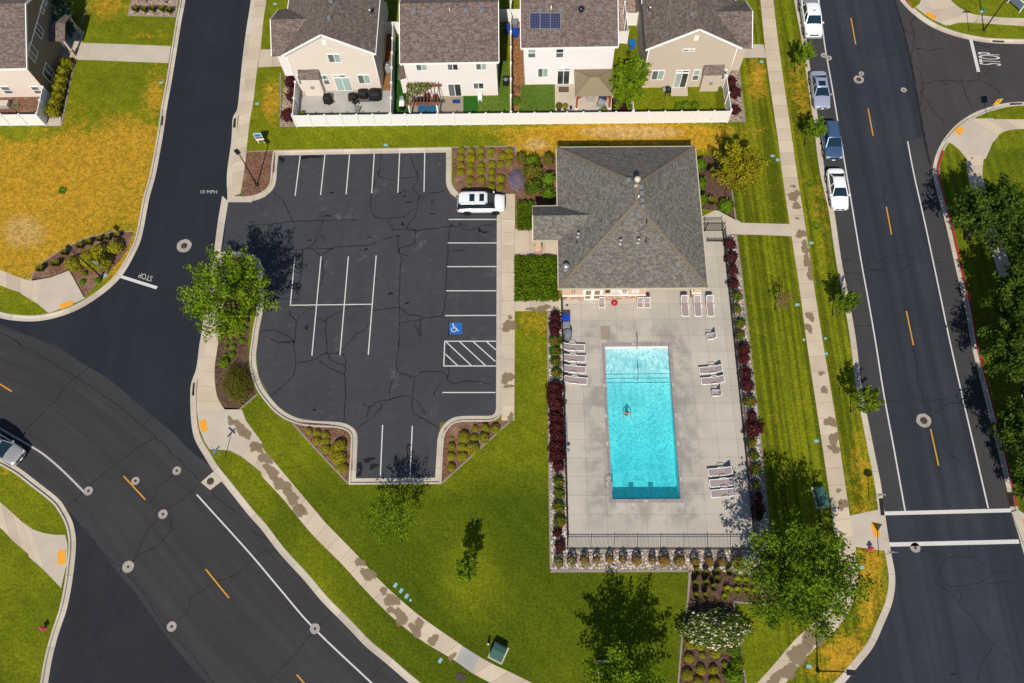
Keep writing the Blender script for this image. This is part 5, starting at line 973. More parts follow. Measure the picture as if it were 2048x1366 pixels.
gabled('beige gabled house with bump-out and grill, nearest the street of parked cars', True, 12.72, 22.0, 59.55, 17.42, M['sideD'],
       [('A3', 1433, 388, 1517, 400), ('A3', 1194, 556, 1283, 622), ('A3', 1378, 576, 1470, 672, 'door', 'glassg', 'glass'), ('A3', 1378, 555, 1475, 566, 'slide', 'glassg', 'glass'), ('A3', 1520, 550, 1562, 626, 'hung'), ('A3', 1725, 548, 1768, 622, 'hung')], (19.1, 21.1), ([(1500, 110)], (1165, 105)), 'A3', 6.55, 9.15)
def eaved(label, x0, x1, yw, m, wins, vl, loc_reg, wing=False, ze=5.95, zr=8.05):
    H = thing('house', label, 'house'); yb = yw + 11; ry = yw + 5.5; s = (zr - ze) / 5.5; oh = .4; sx = .28
    gable_walls(H, m, x0, x1, yw, yb, ze, 'x', zr - .12, ry); z0 = ze - s * oh + .1; zr2 = zr + .1
    roof_part('roof', [[(x0 - sx, yw - oh, z0), (x1 + sx, yw - oh, z0), (x1 + sx, ry, zr2), (x0 - sx, ry, zr2)], [(x0 - sx, yb + oh, z0), (x0 - sx, ry, zr2), (x1 + sx, ry, zr2), (x1 + sx, yb + oh, z0)]], M['shb'], H)
    rake(H, [((x0 - sx, yw - oh - .04, z0 - .1), (x1 + sx, yw - oh - .04, z0 - .1))] + [((xx, y, z0 - .1), (xx, ry, zr2 - .1)) for xx in (x0 - sx - .03, x1 + sx + .03) for y in (yw - oh, yb + oh)])
    for wn_ in wins: window(H, *wn_[:5], yw, *wn_[5:])
    if wing:
        MB().box((x0 - .85, yw + .5, .12), (x0 - .002, yw + 4, 2.55)).build('side_bay', m, H)
        roof_part('side_bay_roof', [[(x0 - 1.05, yw + .3, 2.55), (x0 - .003, yw + .3, 2.95), (x0 - .003, yw + 4.2, 2.95), (x0 - 1.05, yw + 4.2, 2.55)]], M['shb'], H, .1)
    zf = lambda x, y: min(zr2, zr2 - s * (ry - y)); vents(H, loc_reg, vl, zf)
    mb = MB(); mb.tube([(x0 + .05, yw - .06, .2), (x0 + .05, yw - .06, ze - .3)], .045, 6).build('downpipe', M['trim'], H)
    return H, zf
H2, zf2 = eaved('white house with long brown eave and a pergola against its back wall', -13.0, -3.2, 58.85, M['sideB'],
           [('A2', 1294, 500, 1374, 550), ('A2', 1540, 498, 1617, 547, 'slide', 'screen', 'glass'), ('A2', 1763, 493, 1840, 545), ('A2', 1545, 660, 1640, 748, 'door', 'screen', 'glass'), ('A2', 1744, 651, 1819, 693, 'slide', 'screen', 'glass')], [(1280, 84), (1410, 84), (1680, 84), (1806, 84)], 'A2', True)
a = on_roof('A2', 1560, 95, zf2); MB().tube([(*a[:2], a[2] - .1), (*a[:2], a[2] + .55)], .06, 8).build('vent_pipe', M['cream'], H2)
rebase(H2, (-8.1, 64.3, .12))
H3, zf3 = eaved('white house with solar panels on its roof and a brown gazebo behind', -.3, 9.3, 60.25, M['sideC'],
           [('A3', 221, 380, 275, 450, 'hung', 'screen', 'glassg'), ('A3', 441, 376, 495, 449, 'hung', 'screen', 'glass'), ('A3', 615, 372, 697, 380), ('A3', 299, 537, 372, 600), ('A3', 452, 556, 543, 652, 'door', 'glass', 'glass'), ('A3', 452, 537, 545, 547, 'slide', 'glassg', 'screen')], [(317, 78), (470, 75), (780, 70)], 'A3', False, 6.35, 8.45)
P4 = [Vector(on_roof('A3', x, y, zf3)) for x, y in ((233, 228), (473, 228), (473, 105), (233, 105))]
def solar_mat():
    t = NT('solar_cells', .25, .5); u = t.sep(t.uv()); k = (.008, .012, .055)
    k = t.mix(t.n('ShaderNodeTexWhiteNoise', noise_dimensions='2D', Vector=t.n('ShaderNodeVectorMath', operation='FLOOR').outputs[0]).outputs['Value'], k, k)
    for i in (0, 1): k = t.mix(t.math('LESS_THAN', t.math('MODULO', t.math('ADD', u[i], 500), .17), .018), k, (.16, .17, .22))
    t.col(k); return t.m
M['solar'] = solar_mat(); U, V_ = (P4[1] - P4[0]), (P4[3] - P4[0]); nrm = U.cross(V_).normalized() * .12
for k in range(3):
    for j in range(1):
        c = [P4[0] + U * (k / 3 + .004), P4[0] + U * ((k + 1) / 3 - .004), P4[0] + U * ((k + 1) / 3 - .004) + V_, P4[0] + U * (k / 3 + .004) + V_]; mb = MB(); mb.slope([p + nrm for p in c])
        for i in range(4): mb.face([c[i], c[(i + 1) % 4], c[(i + 1) % 4] + nrm, c[i] + nrm])
        mb.build('solar_panel', M['solar'], H3)
mb = MB()
for a, b_ in ((0, 1), (1, 2), (2, 3), (3, 0)): mb.bar(P4[a] + nrm, P4[b_] + nrm, .05, .06)
for f in (1 / 3, 2 / 3): mb.bar(P4[0] + U * f + nrm, P4[3] + U * f + nrm, .05, .06)
mb.build('panel_frame', M['galv'], H3)
a = on_roof('A3', 634, 78, zf3); MB().lathe([(.3, -.2), (.24, .05), (.33, .1), (.35, .25), (.2, .42), (.01, .46)], 16, a).build('roof_fan', plain('blue_black', (.012, .016, .05), .3), H3)
a = on_roof('A3', 400, 75, zf3); MB().tube([(*a[:2], a[2] - .1), (*a[:2], a[2] + .5)], .06, 8).build('vent_pipe', M['white'], H3)
a = on_roof('A3', 592, 78, zf3); MB().tube([(*a[:2], a[2] - .1), (*a[:2], a[2] + .5)], .04, 8).build('vent_pipe', M['black'], H3)
rebase(H3, (4.5, 65.7, .12))
# house at the far west, gable to the alley
H0 = thing('house', 'beige house with shaded brown gable wall and small porch facing the alley', 'house')
X0, X1, Y0, Y1 = -64.0, -53.95, 59.7, 71.6; ry = 65.65
gable_walls(H0, M['sideA'], X0, X1, Y0, Y1, 5.25, 'x', 7.8, ry)
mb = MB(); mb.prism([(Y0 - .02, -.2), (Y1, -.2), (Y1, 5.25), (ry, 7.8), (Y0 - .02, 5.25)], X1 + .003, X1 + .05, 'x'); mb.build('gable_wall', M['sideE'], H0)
s = 2.55 / 5.95; roof_part('roof', [[(X0, Y0 - .4, 5.25 - .4 * s + .1), (X1 + .35, Y0 - .4, 5.25 - .4 * s + .1), (X1 + .35, ry, 7.9), (X0, ry, 7.9)], [(X0, Y1 + .4, 5.25 - .4 * s + .1), (X0, ry, 7.9), (X1 + .35, ry, 7.9), (X1 + .35, Y1 + .4, 5.25 - .4 * s + .1)]], M['shb'], H0)
rake(H0, [((X1 + .38, Y0 - .4, 5.08), (X1 + .38, ry, 7.8)), ((X1 + .38, Y1 + .4, 5.08), (X1 + .38, ry, 7.8)), ((X0, Y0 - .43, 5.08), (X1 + .35, Y0 - .43, 5.08))]); MB().box((X1 + .051, Y0, 5.15), (X1 + .09, Y1, 5.3)).build('belt_trim', M['trim'], H0)
def win_x(H, x, ya, yb, za, zb):
    mb = MB(); e = .08
    mb.box((x, ya - e, za - e), (x + .05, yb + e, za)).box((x, ya - e, zb), (x + .05, yb + e, zb + e)).box((x, ya - e, za), (x + .05, ya, zb)).box((x, yb, za), (x + .05, yb + e, zb)).box((x, (ya + yb) / 2 - .04, za), (x + .05, (ya + yb) / 2 + .04, zb))
    o = mb.build('window', M['trim'], H); MB().box((x + .01, ya, za), (x + .03, (ya + yb) / 2 - .041, zb)).build('pane', M['glass'], o); MB().box((x + .01, (ya + yb) / 2 + .041, za), (x + .03, yb, zb)).build('pane', M['screen'], o)
for c, (hw, hh) in (((303, 238), (.55, .65)), ((250, 410), (.7, .75)), ((375, 568), (.75, .75)), ((347, 15), (.3, .3)), ((327, 75), (.3, .3))):
    y, z = on_x('A1', *c, X1 + .05); win_x(H0, X1 + .052, y - hw, y + hw, z - hh, z + hh)
for x0, x1 in ((0, 62), (235, 290)): window(H0, 'A1', x0, 680, x1, 733, Y0, 'hung', 'screen', 'screen')
vents(H0, 'A1', [(22, 100)], lambda x, y: min(7.9, 5.15 + s * (y - Y0)), 'white')
py0, py1 = on_x('A1', 450, 400, X1)[0] - .2, on_x('A1', 500, 250, X1)[0] + .6; pc = (py0 + py1) / 2
roof_part('porch_roof', [[(X1 + .055, py0, 2.75), (X1 + 1.9, py0, 2.75), (X1 + 1.9, pc, 3.45), (X1 + .055, pc, 3.45)], [(X1 + .055, py1, 2.75), (X1 + .055, pc, 3.45), (X1 + 1.9, pc, 3.45), (X1 + 1.9, py1, 2.75)]], M['shb'], H0, .12)
for y in (py0 + .25, py1 - .25): MB().box((X1 + 1.4, y - .18, -.1), (X1 + 1.75, y + .18, 1.1)).build('porch_post_base', M['stone'], H0); MB().box((X1 + 1.47, y - .11, 1.1), (X1 + 1.68, y + .11, 2.75)).build('porch_post', M['sideD'], H0)
MB().box((X1 + .051, pc - .5, .05), (X1 + .1, pc + .5, 2.15)).build('door', M['trim'], H0); MB().box((X1 + .06, py0, -.1), (X1 + 2, py1, .14)).build('porch_slab', M['pad'], H0)
rebase(H0, (-58.9, 65.6, 0))
# ------------------------------------------------------------------ yards
for nm, m, s_ in (('patio', 'deckc', 'A2 385,716 1105,712 1100,890 370,890'), ('turf', 'turf2', 'A2 1130,300 1200,300 1240,755 1240,890 1125,890'), ('patio', 'walk', 'A2 1180,755 1665,758 1664,890 1180,890'), ('turf', 'turf2', 'A2 1666,757 1780,757 1780,890 1666,890'), ('turf', 'turf', 'A2 1781,757 1930,757 1940,470 2010,470 2022,890 1781,890'),
              ('turf', 'turf', 'A3 165,668 425,668 427,880 150,880 160,780'), ('patio', 'pad', 'A3 428,662 880,662 885,880 430,880'), ('mulch_bed', 'mulchd', 'A3 872,770 1020,770 1018,880 872,880'), ('patio', 'pad', 'A3 1335,684 1460,684 1466,756 1332,756')):
    sheet(nm, T(s_), BZ + .004 + (.003 if m == 'turf' else .002 if m == 'turf2' else 0), M[m])
M['turfg'] = M['grass']
def vinyl(label, a, b_, n, hz=1.85):
    a, b_ = Vector((*a, 0)), Vector((*b_, 0)); L = (b_ - a).length; t = thing('privacy_fence', label, 'fence', (a.x, a.y, .12), math.atan2(b_.y - a.y, b_.x - a.x), 'white privacy fences around the back yards')
    for k in range(n + 1):
        x = L * k / n; mb = MB(); mb.box((x - .07, -.1, 0), (x + .07, .1, hz + .06)); mb.box((x - .09, -.12, hz + .06), (x + .09, .12, hz + .1)); mb.build('post', M['vinyl'], t)
        if k < n:
            mb = MB(); x0, x1 = x + .066, L * (k + 1) / n - .066; mb.box((x0, -.025, .06), (x1, .025, hz - .06)); mb.box((x0, -.04, hz - .06), (x1, .04, hz + .02)); mb.box((x0, -.04, .03), (x1, .04, .16)); mb.build('panel', M['vinyl'], t)
yf = 54.98
vinyl('long white privacy fence behind the four back yards above the lawn', (-25.4, 55.05), (21.75, 54.72), 27)
vinyl('white side fence beside the dark red shrubs nearest the alley', (-25.4, 55.2), (-25.55, 59.6), 2)
vinyl('white side fence between the cream house and the pergola yard', (-14.75, 55.15), (-15.2, 67.6), 6); vinyl('short white fence joining the cream house and its neighbour', (-16.15, 67.9), (-13.3, 67.8), 1)
vinyl('white side fence between the pergola yard and the gazebo yard', (-1.75, 55.1), (-1.75, 70.6), 7); vinyl('short white fence with bins in front between the middle houses', (-3.1, 69.4), (-.3, 69.4), 1)
vinyl('white fence beside the bushy yard tree', (11.4, 55.0), (11.4, 58.5), 2); vinyl('white fence along the gravel side strip of the solar house', (11.42, 65.9), (11.3, 70.2), 2); vinyl('short white fence between solar house wall and side strip', (9.4, 65.9), (11.3, 65.9), 1); vinyl('short white fence against the beige house wall', (11.45, 68.5), (12.65, 68.5), 1)
vinyl('white side fence beside the gravel strip nearest the street', (21.8, 54.9), (21.75, 59.4), 2)
vinyl('white fence around the patio of the far west house, facing the dry lawn', (-63.5, 55.85), (-53.6, 55.75), 5); vinyl('shaded side fence of the far west house patio beside the hedge', (-53.6, 55.9), (-53.75, 59.5), 2)
sheet('patio', [(-63.5, 56), (-53.7, 56), (-53.8, 59.7), (-63.5, 59.7)], BZ + .004, M['mulch'])
# gazebo, pergola
M['wood'] = plain('red_cedar', (.33, .07, .02), .6, var=.1); M['canvas'] = plain('tan_canvas', (.235, .19, .115), .85, .2, var=.05, vs_=2)
G = thing('gazebo', 'tan hip-roofed gazebo on red wooden posts beside the bushy yard tree', 'gazebo'); x0, x1, y0, y1 = 5.15, 9.3, 56.55, 60.15; zt = 2.55
c = ((x0 + x1) / 2, (y0 + y1) / 2); r1, r2 = (c[0] - .45, c[1], 3.45), (c[0] + .45, c[1], 3.45); cs = [(x0, y0, zt), (x1, y0, zt), (x1, y1, zt), (x0, y1, zt)]
roof_part('roof', [[cs[0], cs[1], r2, r1], [cs[1], cs[2], r2], [cs[2], cs[3], r1, r2], [cs[3], cs[0], r1]], M['canvas'], G, .06)
mb = MB()
for a, b_ in ((cs[0], r1), (cs[3], r1), (cs[1], r2), (cs[2], r2), (r1, r2)): mb.bar(a, b_, .05, .04)
mb.build('roof_seam', plain('canvas_seam', (.16, .13, .08)), G)
for x in (x0 + .28, x1 - .28):
    for y in (y0 + .28, y1 - .28):
        MB().box((x - .09, y - .09, .3), (x + .09, y + .09, zt - .05)).build('post', M['wood'], G); MB().box((x - .14, y - .14, .13), (x + .14, y + .14, .3)).build('post_base', M['trim'], G); sx = 1 if x < c[0] else -1; MB().bar((x + sx * .09, y, zt - .75), (x + sx * .75, y, zt - .12), .1, .1).build('brace', M['wood'], G)
mb = MB(); mb.box((x0 + .2, y0 + .22, zt - .16), (x1 - .2, y0 + .34, zt - .06)).box((x0 + .2, y1 - .34, zt - .16), (x1 - .2, y1 - .22, zt - .06)).build('beam', M['wood'], G); rebase(G, (*c, .13))
Pg = thing('pergola', 'brown slatted pergola hung with vines against the white house', 'pergola'); x0, x1, y0, y1, zt = -13.05, -9.45, 55.75, 58.6, 2.35
M['pwood'] = plain('stained_wood', (.22, .09, .05), .7, var=.1)
for x in (x0 + .25, x1 - .3):
    for y in (y0 + .25, y1 - .2): MB().box((x - .08, y - .08, .13), (x + .08, y + .08, zt)).build('post', M['trim'], Pg)
for y in (y0 + .15, y0 + .38, y1 - .3, y1 - .1): MB().box((x0 - .1, y - .03, zt), (x1 + .1, y + .03, zt + .16)).build('beam', M['pwood'], Pg)
for k in range(10): x = x0 + .12 + (x1 - x0 - .3) * k / 9; MB().box((x - .03, y0 - .15, zt + .162), (x + .03, y1 + .12, zt + .29)).build('rafter', M['pwood'], Pg)
rebase(Pg, (-11.3, 57.1, .13))
# patio things
M['bcover'] = plain('black_cover', (.010, .010, .011), .7, .3, var=.1, vs_=3); M['wicker'] = plain('brown_wicker', (.08, .03, .018), .8)
def at(reg, x, y, z=.13): a = px2w(*q(reg, x, y), z); return (a[0], a[1], .137)
def covered(label, loc, rx, ry, h, name='covered_grill', cat='grill', sq=.5):
    mb = MB(); n = 18; R_ = []
    for z, s_ in ((0, 1.0), (h * .4, .97), (h * .75, .93), (h * .95, .8), (h, .45)):
        ring = []
        for k in range(n):
            t_ = k * 2 * math.pi / n; cx_, sy_ = math.cos(t_), math.sin(t_); e = lambda v_: math.copysign(abs(v_) ** sq, v_); wob = 1 + .05 * math.sin(5 * t_ + h * 9)
            ring.append(mb.b.verts.new((rx * s_ * e(cx_) * wob, ry * s_ * e(sy_) * wob, z + (.03 * math.sin(4 * t_) if z > h * .7 else 0))))
        R_.append(ring)
    for A, B in zip(R_, R_[1:]):
        for k in range(n): mb.b.faces.new((A[k], A[(k + 1) % n], B[(k + 1) % n], B[k]))
    mb.b.faces.new(R_[-1]); mb.b.faces.new(R_[0][::-1]); o = mb.build(name, M['bcover']); o.location = loc; tag(o, label, cat); 
    for p in o.data.polygons: p.use_smooth = True
    return o
covered('black round cover over a kettle grill beside the fireplace bump-out', at('A2', 612, 790), .5, .45, .95)
covered('low black square cover on patio furniture, left of the row', at('A2', 805, 770), .52, .4, .65, 'covered_furniture', 'patio furniture', .35); covered('taller black square cover on patio furniture, middle of the row', at('A2', 885, 750), .55, .42, .85, 'covered_furniture', 'patio furniture', .3); covered('large black rounded cover over a grill at the right end of the patio row', at('A2', 980, 760), .72, .55, 1.05)
def mat_(label, s_, m, cat='mat'): o = sheet('door_mat', T(s_, .14), .146, M[m], kind=None); c = sum((v.co for v in o.data.vertices), Vector()) / len(o.data.vertices); o.data.transform(Matrix.Translation(-c)); o.location = c; md = o.modifiers.new('thick', 'SOLIDIFY'); md.thickness = .012; tag(o, label, cat)
M['brownmat'] = plain('brown_mat', (.13, .09, .065), .9, .1, var=.2, vs_=20); M['greymat'] = plain('grey_mat', (.14, .125, .115), .9, .1, var=.2, vs_=20); M['bluemat'] = plain('blue_mat', (.02, .05, .16), .9, .1, var=.2, vs_=20); M['bluerug'] = plain('blue_rug', (.03, .14, .26), .9, .1, var=.3, vs_=4)
mat_('small brown mat turned askew below the kettle grill', 'A2 597,802 650,772 667,795 615,824', 'brownmat'); mat_('grey rug in front of the black covered furniture', 'A2 862,752 942,752 942,796 862,796', 'greymat'); mat_('dark blue mat outside the sliding door of the white house', 'A2 1581,776 1640,776 1640,806 1581,806', 'bluemat'); mat_('brown mat outside the sliding door of the solar house', 'A3 457,677 537,677 537,720 457,720', 'brownmat'); mat_('blue outdoor rug sticking out from under the pergola', 'A2 1310,820 1470,820 1470,885 1310,885', 'bluerug', 'rug')
def armchair(label, loc, rz, m, w_=.32, name='patio_chair'):
    t = thing(name, label, 'chair', loc, rz); MB().box((-w_, -.3, .3), (w_, .3, .45)).build('seat', m, t, bevel=.03); mb = MB(); mb.box((-w_, .24, .45), (w_, .36, .95)); mb.build('backrest', m, t, bevel=.03)
    for sx in (-1, 1):
        MB().box((sx * w_ - .04, -.3, .45), (sx * w_ + .04, .3, .62)).build('armrest', m, t, bevel=.02)
        for y in (-.27, .3): MB().box((sx * w_ - .03, y - .03, 0), (sx * w_ + .03, y + .03, .3)).build('leg', m, t)
    return t
armchair('brown wicker chair with pale cushion under the right side of the pergola', at('A2', 1455, 800), 0, M['wicker']); armchair('brown wicker chair against the house wall under the pergola', at('A2', 1385, 790), .1, M['wicker']); armchair('black metal swivel chair in the middle of the grey patio', at('A2', 828, 810), 2.2, M['black'], .27); armchair('small wire chair near the long fence on the grey patio', at('A2', 845, 870), 2.9, M['galv'], .2); armchair('navy folding chair beside the fire bowl under the gazebo', at('A3', 800, 790), .6, plain('navy_cloth', (.02, .035, .12), .8)); armchair('pale hanging chair frame left of a planter at the gazebo front', at('A3', 785, 835), -.5, M['galv'], .36)
armchair('white folding chair leaning by the wall of the white house', at('A2', 1797, 780), 0, M['white'], .2)
covered('low wicker sofa with white cushions under the vines of the pergola', at('A2', 1345, 800), .75, .38, .6, 'patio_sofa', 'sofa', .3)
t = thing('fire_bowl', 'round grey fire bowl under the gazebo', 'fire pit', at('A3', 702, 785)); MB().lathe([(.2, 0), (.42, .22), (.45, .3), (.38, .3), (.1, .22), (.01, .22)], 20).build('bowl', plain('bowl_grey', (.38, .36, .34)), t); MB().lathe([(.22, .222), (.1, .26), (.01, .27)], 8).build('ash', M['deckc'], t)
t = thing('kettle_grill', 'black gas grill with silver shelf on the beige house lawn', 'grill', at('A3', 1305, 735)); covered_o = MB().box((-.3, -.32, .5), (.3, .32, .85)); covered_o.build('firebox', M['black'], t, bevel=.06); MB().lathe([(.3, .85), (.3, .95), (.2, 1.08), (.02, 1.1)], 14).build('hood', M['black'], t); MB().box((-.62, -.25, .78), (-.31, .25, .82)).build('shelf', M['galv'], t)
for sx in (-.25, .25):
    for sy in (-.27, .27): MB().box((sx - .03, sy - .03, 0), (sx + .03, sy + .03, .5)).build('leg', M['black'], t)
def planter(label, loc, r, h, m, leaf): 
    t = thing('planter', label, 'plant pot', loc); MB().lathe([(r * .7, 0), (r, h), (r * .88, h), (r * .85, h - .05), (.01, h - .05)], 16).build('pot', m, t); return t
pl1 = planter('wide pot of pale grasses on the patio by the long fence', at('A3', 460, 850), .34, .4, M['black'], 0); pl2 = planter('pot of bright green plant beside the wide grass pot', at('A3', 508, 850), .27, .42, M['black'], 0); pl3 = planter('small empty dark blue pot left of the gazebo post', at('A3', 552, 852), .16, .4, plain('navy_pot', (.015, .02, .06), .3), 0)
t = thing('air_conditioner', 'grey air conditioner unit in the side strip beside the cream house', 'air conditioner', at('A2', 1080, 545)); MB().box((-.42, -.42, 0), (.42, .42, .85)).build('casing', plain('ac_grey', (.30, .30, .31)), t, bevel=.03); MB().lathe([(.36, .852), (.36, .87), (.01, .87)], 20).build('fan_grille', M['vent'], t); MB().lathe([(.09, .871), (.09, .9), (.01, .9)], 10).build('hub', M['white'], t)
t = thing('air_conditioner', 'dark unit on the turf at the side wall of the white house', 'air conditioner', at('A2', 1998, 650)); MB().box((-.35, -.4, 0), (.35, .4, .7)).build('casing', M['bcover'], t, bevel=.03); MB().lathe([(.28, .702), (.28, .72), (.01, .72)], 16).build('fan_grille', M['vent'], t)
t = thing('kitchen_cart', 'dark barbecue cart with pale worktop at the left edge of the pergola', 'grill', at('A2', 1193, 830)); MB().box((-.25, -.6, 0), (.25, .6, .8)).build('cabinet', M['bcover'], t); MB().box((-.28, -.63, .8), (.28, .1, .85)).build('worktop', M['white'], t); MB().box((-.24, .12, .8), (.24, .58, 1.1)).build('hood', M['galv'], t, bevel=.06)
t = thing('storage_box', 'pale storage box on the patio of the far west house', 'storage box', at('A1', 35, 830)); MB().box((-.7, -.35, 0), (.7, .35, .55)).build('box', M['deckc'], t, bevel=.02); MB().box((-.73, -.38, .55), (.73, .38, .63)).build('lid', M['sideD'], t, bevel=.02)
mb = MB(); [mb.tube([(.28 * math.cos(k * .4), .28 * math.sin(k * .4), .05 + .004 * k), (.28 * math.cos(k * .4 + .4), .28 * math.sin(k * .4 + .4), .054 + .004 * k)], .03, 6) for k in range(32)]; o = mb.build('garden_hose', plain('green_hose', (.06, .30, .17), .5)); o.location = at('A1', 130, 828); tag(o, 'coiled green hose on the patio of the far west house', 'hose')
# ------------------------------------------------------------------ vehicles
M['tyre'] = plain('tyre_rubber', (.012, .012, .013), .8, .2); M['rim'] = plain('alloy_rim', (.30, .30, .31), .35, .5, .7); M['carglass'] = plain('car_glass', (.008, .022, .032), .06, .7, var=.1)
M['lamp'] = plain('lamp_lens', (.55, .57, .6), .15, .6); M['tail'] = plain('tail_lens', (.30, .01, .012), .25, .5)
def paint(name, c, metal=0.0): return plain(name, c, .28, .5, metal, .03, 2.0, coat=.6)
SPEC = {
 'sedan': dict(L=4.85, W=1.86, H=1.45, R=.335, wb=(1.42, -1.38), body=[(2.42, .66, .60, .34), (2.34, .80, .70, .25), (2.0, .90, .80, .22), (1.3, .925, .93, .2), (.9, .925, .97, .2), (0, .925, .98, .2), (-1.2, .925, 1.0, .2), (-1.8, .92, 1.04, .22), (-2.2, .86, 1.02, .26), (-2.38, .76, .92, .32), (-2.43, .62, .74, .4)], f0=1.12, f1=.25, r1=-1.02, r0=-1.82, belt=.98, wt=.57),
 'suv': dict(L=5.0, W=2.0, H=1.84, R=.385, wb=(1.5, -1.45), body=[(2.5, .70, .86, .36), (2.43, .86, .98, .28), (2.1, .96, 1.08, .25), (1.4, .99, 1.13, .24), (1.0, .995, 1.15, .24), (0, .995, 1.15, .24), (-1.3, .995, 1.16, .24), (-2.0, .98, 1.16, .26), (-2.35, .92, 1.12, .3), (-2.48, .84, 1.0, .36), (-2.5, .7, .8, .42)], f0=1.5, f1=.66, r1=-2.2, r0=-2.42, belt=1.13, wt=.70),
 'crossover': dict(L=4.75, W=1.88, H=1.70, R=.36, wb=(1.4, -1.36), body=[(2.37, .66, .78, .36), (2.3, .82, .88, .28), (1.95, .91, .98, .25), (1.3, .935, 1.05, .24), (.9, .94, 1.07, .24), (0, .94, 1.08, .24), (-1.2, .94, 1.1, .24), (-1.9, .92, 1.1, .26), (-2.2, .87, 1.06, .3), (-2.34, .78, .95, .36), (-2.37, .65, .78, .42)], f0=1.15, f1=.35, r1=-1.75, r0=-2.15, belt=1.06, wt=.62),
 'pickup': dict(L=5.9, W=2.03, H=1.93, R=.40, wb=(1.85, -1.75), body=[(2.95, .78, .98, .42), (2.88, .92, 1.08, .34), (2.5, .985, 1.16, .3), (1.8, 1.0, 1.22, .3), (1.4, 1.005, 1.23, .3), (0, 1.005, 1.24, .3), (-1.12, 1.005, 1.24, .3), (-1.2, 1.005, .86, .3), (-2.8, 1.0, .86, .36), (-2.93, .95, .84, .42)], f0=1.6, f1=.85, r1=-.92, r0=-1.1, belt=1.21, wt=.72)}
def car(label, kind, loc, rz, pm, cat='car', roofs=()):
    s = SPEC[kind]; t = thing({'pickup': 'pickup_truck', 'sedan': 'parked_car', 'suv': 'parked_car', 'crossover': 'parked_car'}[kind], label, cat, loc, rz, 'cars parked along the street' if roofs is not None else None)
    hb, W = s['belt'], s['W'] / 2; mb = MB(); rings = []
    for x, w_, zt, zb in s['body']:
        hp = [(w_ * .80, zb), (w_ * .96, zb + .1), (w_ * 1.0, zb + .5 * (zt - zb)), (w_ * .985, zt - .16), (w_ * .93, zt - .03), (w_ * .55, zt + .015), (0, zt + .025)]
        rings.append([mb.b.verts.new((x, y, z)) for y, z in hp] + [mb.b.verts.new((x, -y, z)) for y, z in hp[-2::-1]])
    n = len(rings[0])
    for A, B in zip(rings, rings[1:]):
        for k in range(n): mb.b.faces.new((A[k], A[(k + 1) % n], B[(k + 1) % n], B[k])).smooth = True
    mb.b.faces.new(rings[0][::-1]); mb.b.faces.new(rings[-1]); mb.build('body', pm, t, sub=1)
    f0, f1, r1, r0, H, wt = s['f0'], s['f1'], s['r1'], s['r0'], s['H'], s['wt']; wb = W * .87; zr = H - .05
    def core(g):
        return [(f0 - g, wb - g, hb - .06), (f0 - g, -wb + g, hb - .06), (r0 + g, -wb + g, hb - .06), (r0 + g, wb - g, hb - .06), (f1 - g, wt - g, zr), (f1 - g, -wt + g, zr), (r1 + g, -wt + g, zr), (r1 + g, wt - g, zr)]
    def solid(C): 
        mb = MB(); V = [mb.b.verts.new(p) for p in C]
        for f in ((0, 1, 2, 3), (7, 6, 5, 4), (0, 4, 5, 1), (1, 5, 6, 2), (2, 6, 7, 3), (3, 7, 4, 0)): mb.b.faces.new([V[i] for i in f])
        return mb
    solid(core(.03)).build('cabin', M['black'], t)
    C = [Vector(p) for p in core(0)]
    def pane(name, ids, inset=.06, ext=.012):
        q_ = [C[i] for i in ids]; c = sum(q_, Vector()) / 4; nrm = (q_[1] - q_[0]).cross(q_[2] - q_[0]).normalized(); nrm = nrm if nrm.dot(c - Vector((-.3, 0, 1))) > 0 else -nrm
        q_ = [p + (c - p).normalized() * inset + nrm * ext for p in q_]; mb = MB(); mb.face(q_); mb.face([p - nrm * .02 for p in q_])
        for i in range(4): mb.face([q_[i], q_[(i + 1) % 4], q_[(i + 1) % 4] - nrm * .02, q_[i] - nrm * .02])
        mb.build(name, M['carglass'], t)
    pane('windshield', (0, 1, 5, 4)); pane('rear_window', (2, 3, 7, 6)); pane('side_window', (0, 4, 7, 3), .07); pane('side_window', (1, 2, 6, 5), .07)
    wd_ = .075; pmm = pm if kind != 'suv' else M['black']
    for a, b_ in ((0, 4), (1, 5), (2, 6), (3, 7)): MB().bar(C[a] + Vector((0, 0, .03)), C[b_], wd_, .06).build('pillar', pmm, t)
    for fr in ((.42,) if kind != 'suv' else (.36, .72)):
        for a, b_, c, d in ((0, 3, 4, 7), (1, 2, 5, 6)): MB().bar(C[a].lerp(C[b_], fr), C[c].lerp(C[d], fr), wd_, .05).build('pillar', pmm, t)
    mb = MB(); rings = []
    for fx, dz in ((1, -.035), (.9, -.008), (.5, .012), (.1, -.008), (0, -.04)):
        x = r1 - .05 + (f1 - r1 + .1) * fx; k = 1.0 if 0 < fx < 1 else .9
        rings.append([mb.b.verts.new((x, y * (wt + .045) * k, zr + dz + h)) for y, h in ((1, -.06), (1, -.01), (.8, .035), (0, .055), (-.8, .035), (-1, -.01), (-1, -.06))])
    for A, B in zip(rings, rings[1:]):
        for k in range(7): mb.b.faces.new((A[k], A[(k + 1) % 7], B[(k + 1) % 7], B[k])).smooth = True
    mb.b.faces.new(rings[0][::-1]); mb.b.faces.new(rings[-1]); mb.build('roof', pm, t)
    for x0, x1, yy in roofs or (): MB().box((x0, -yy, zr + .035), (x1, yy, zr + .068)).build('sunroof', M['carglass'], t, bevel=.01)
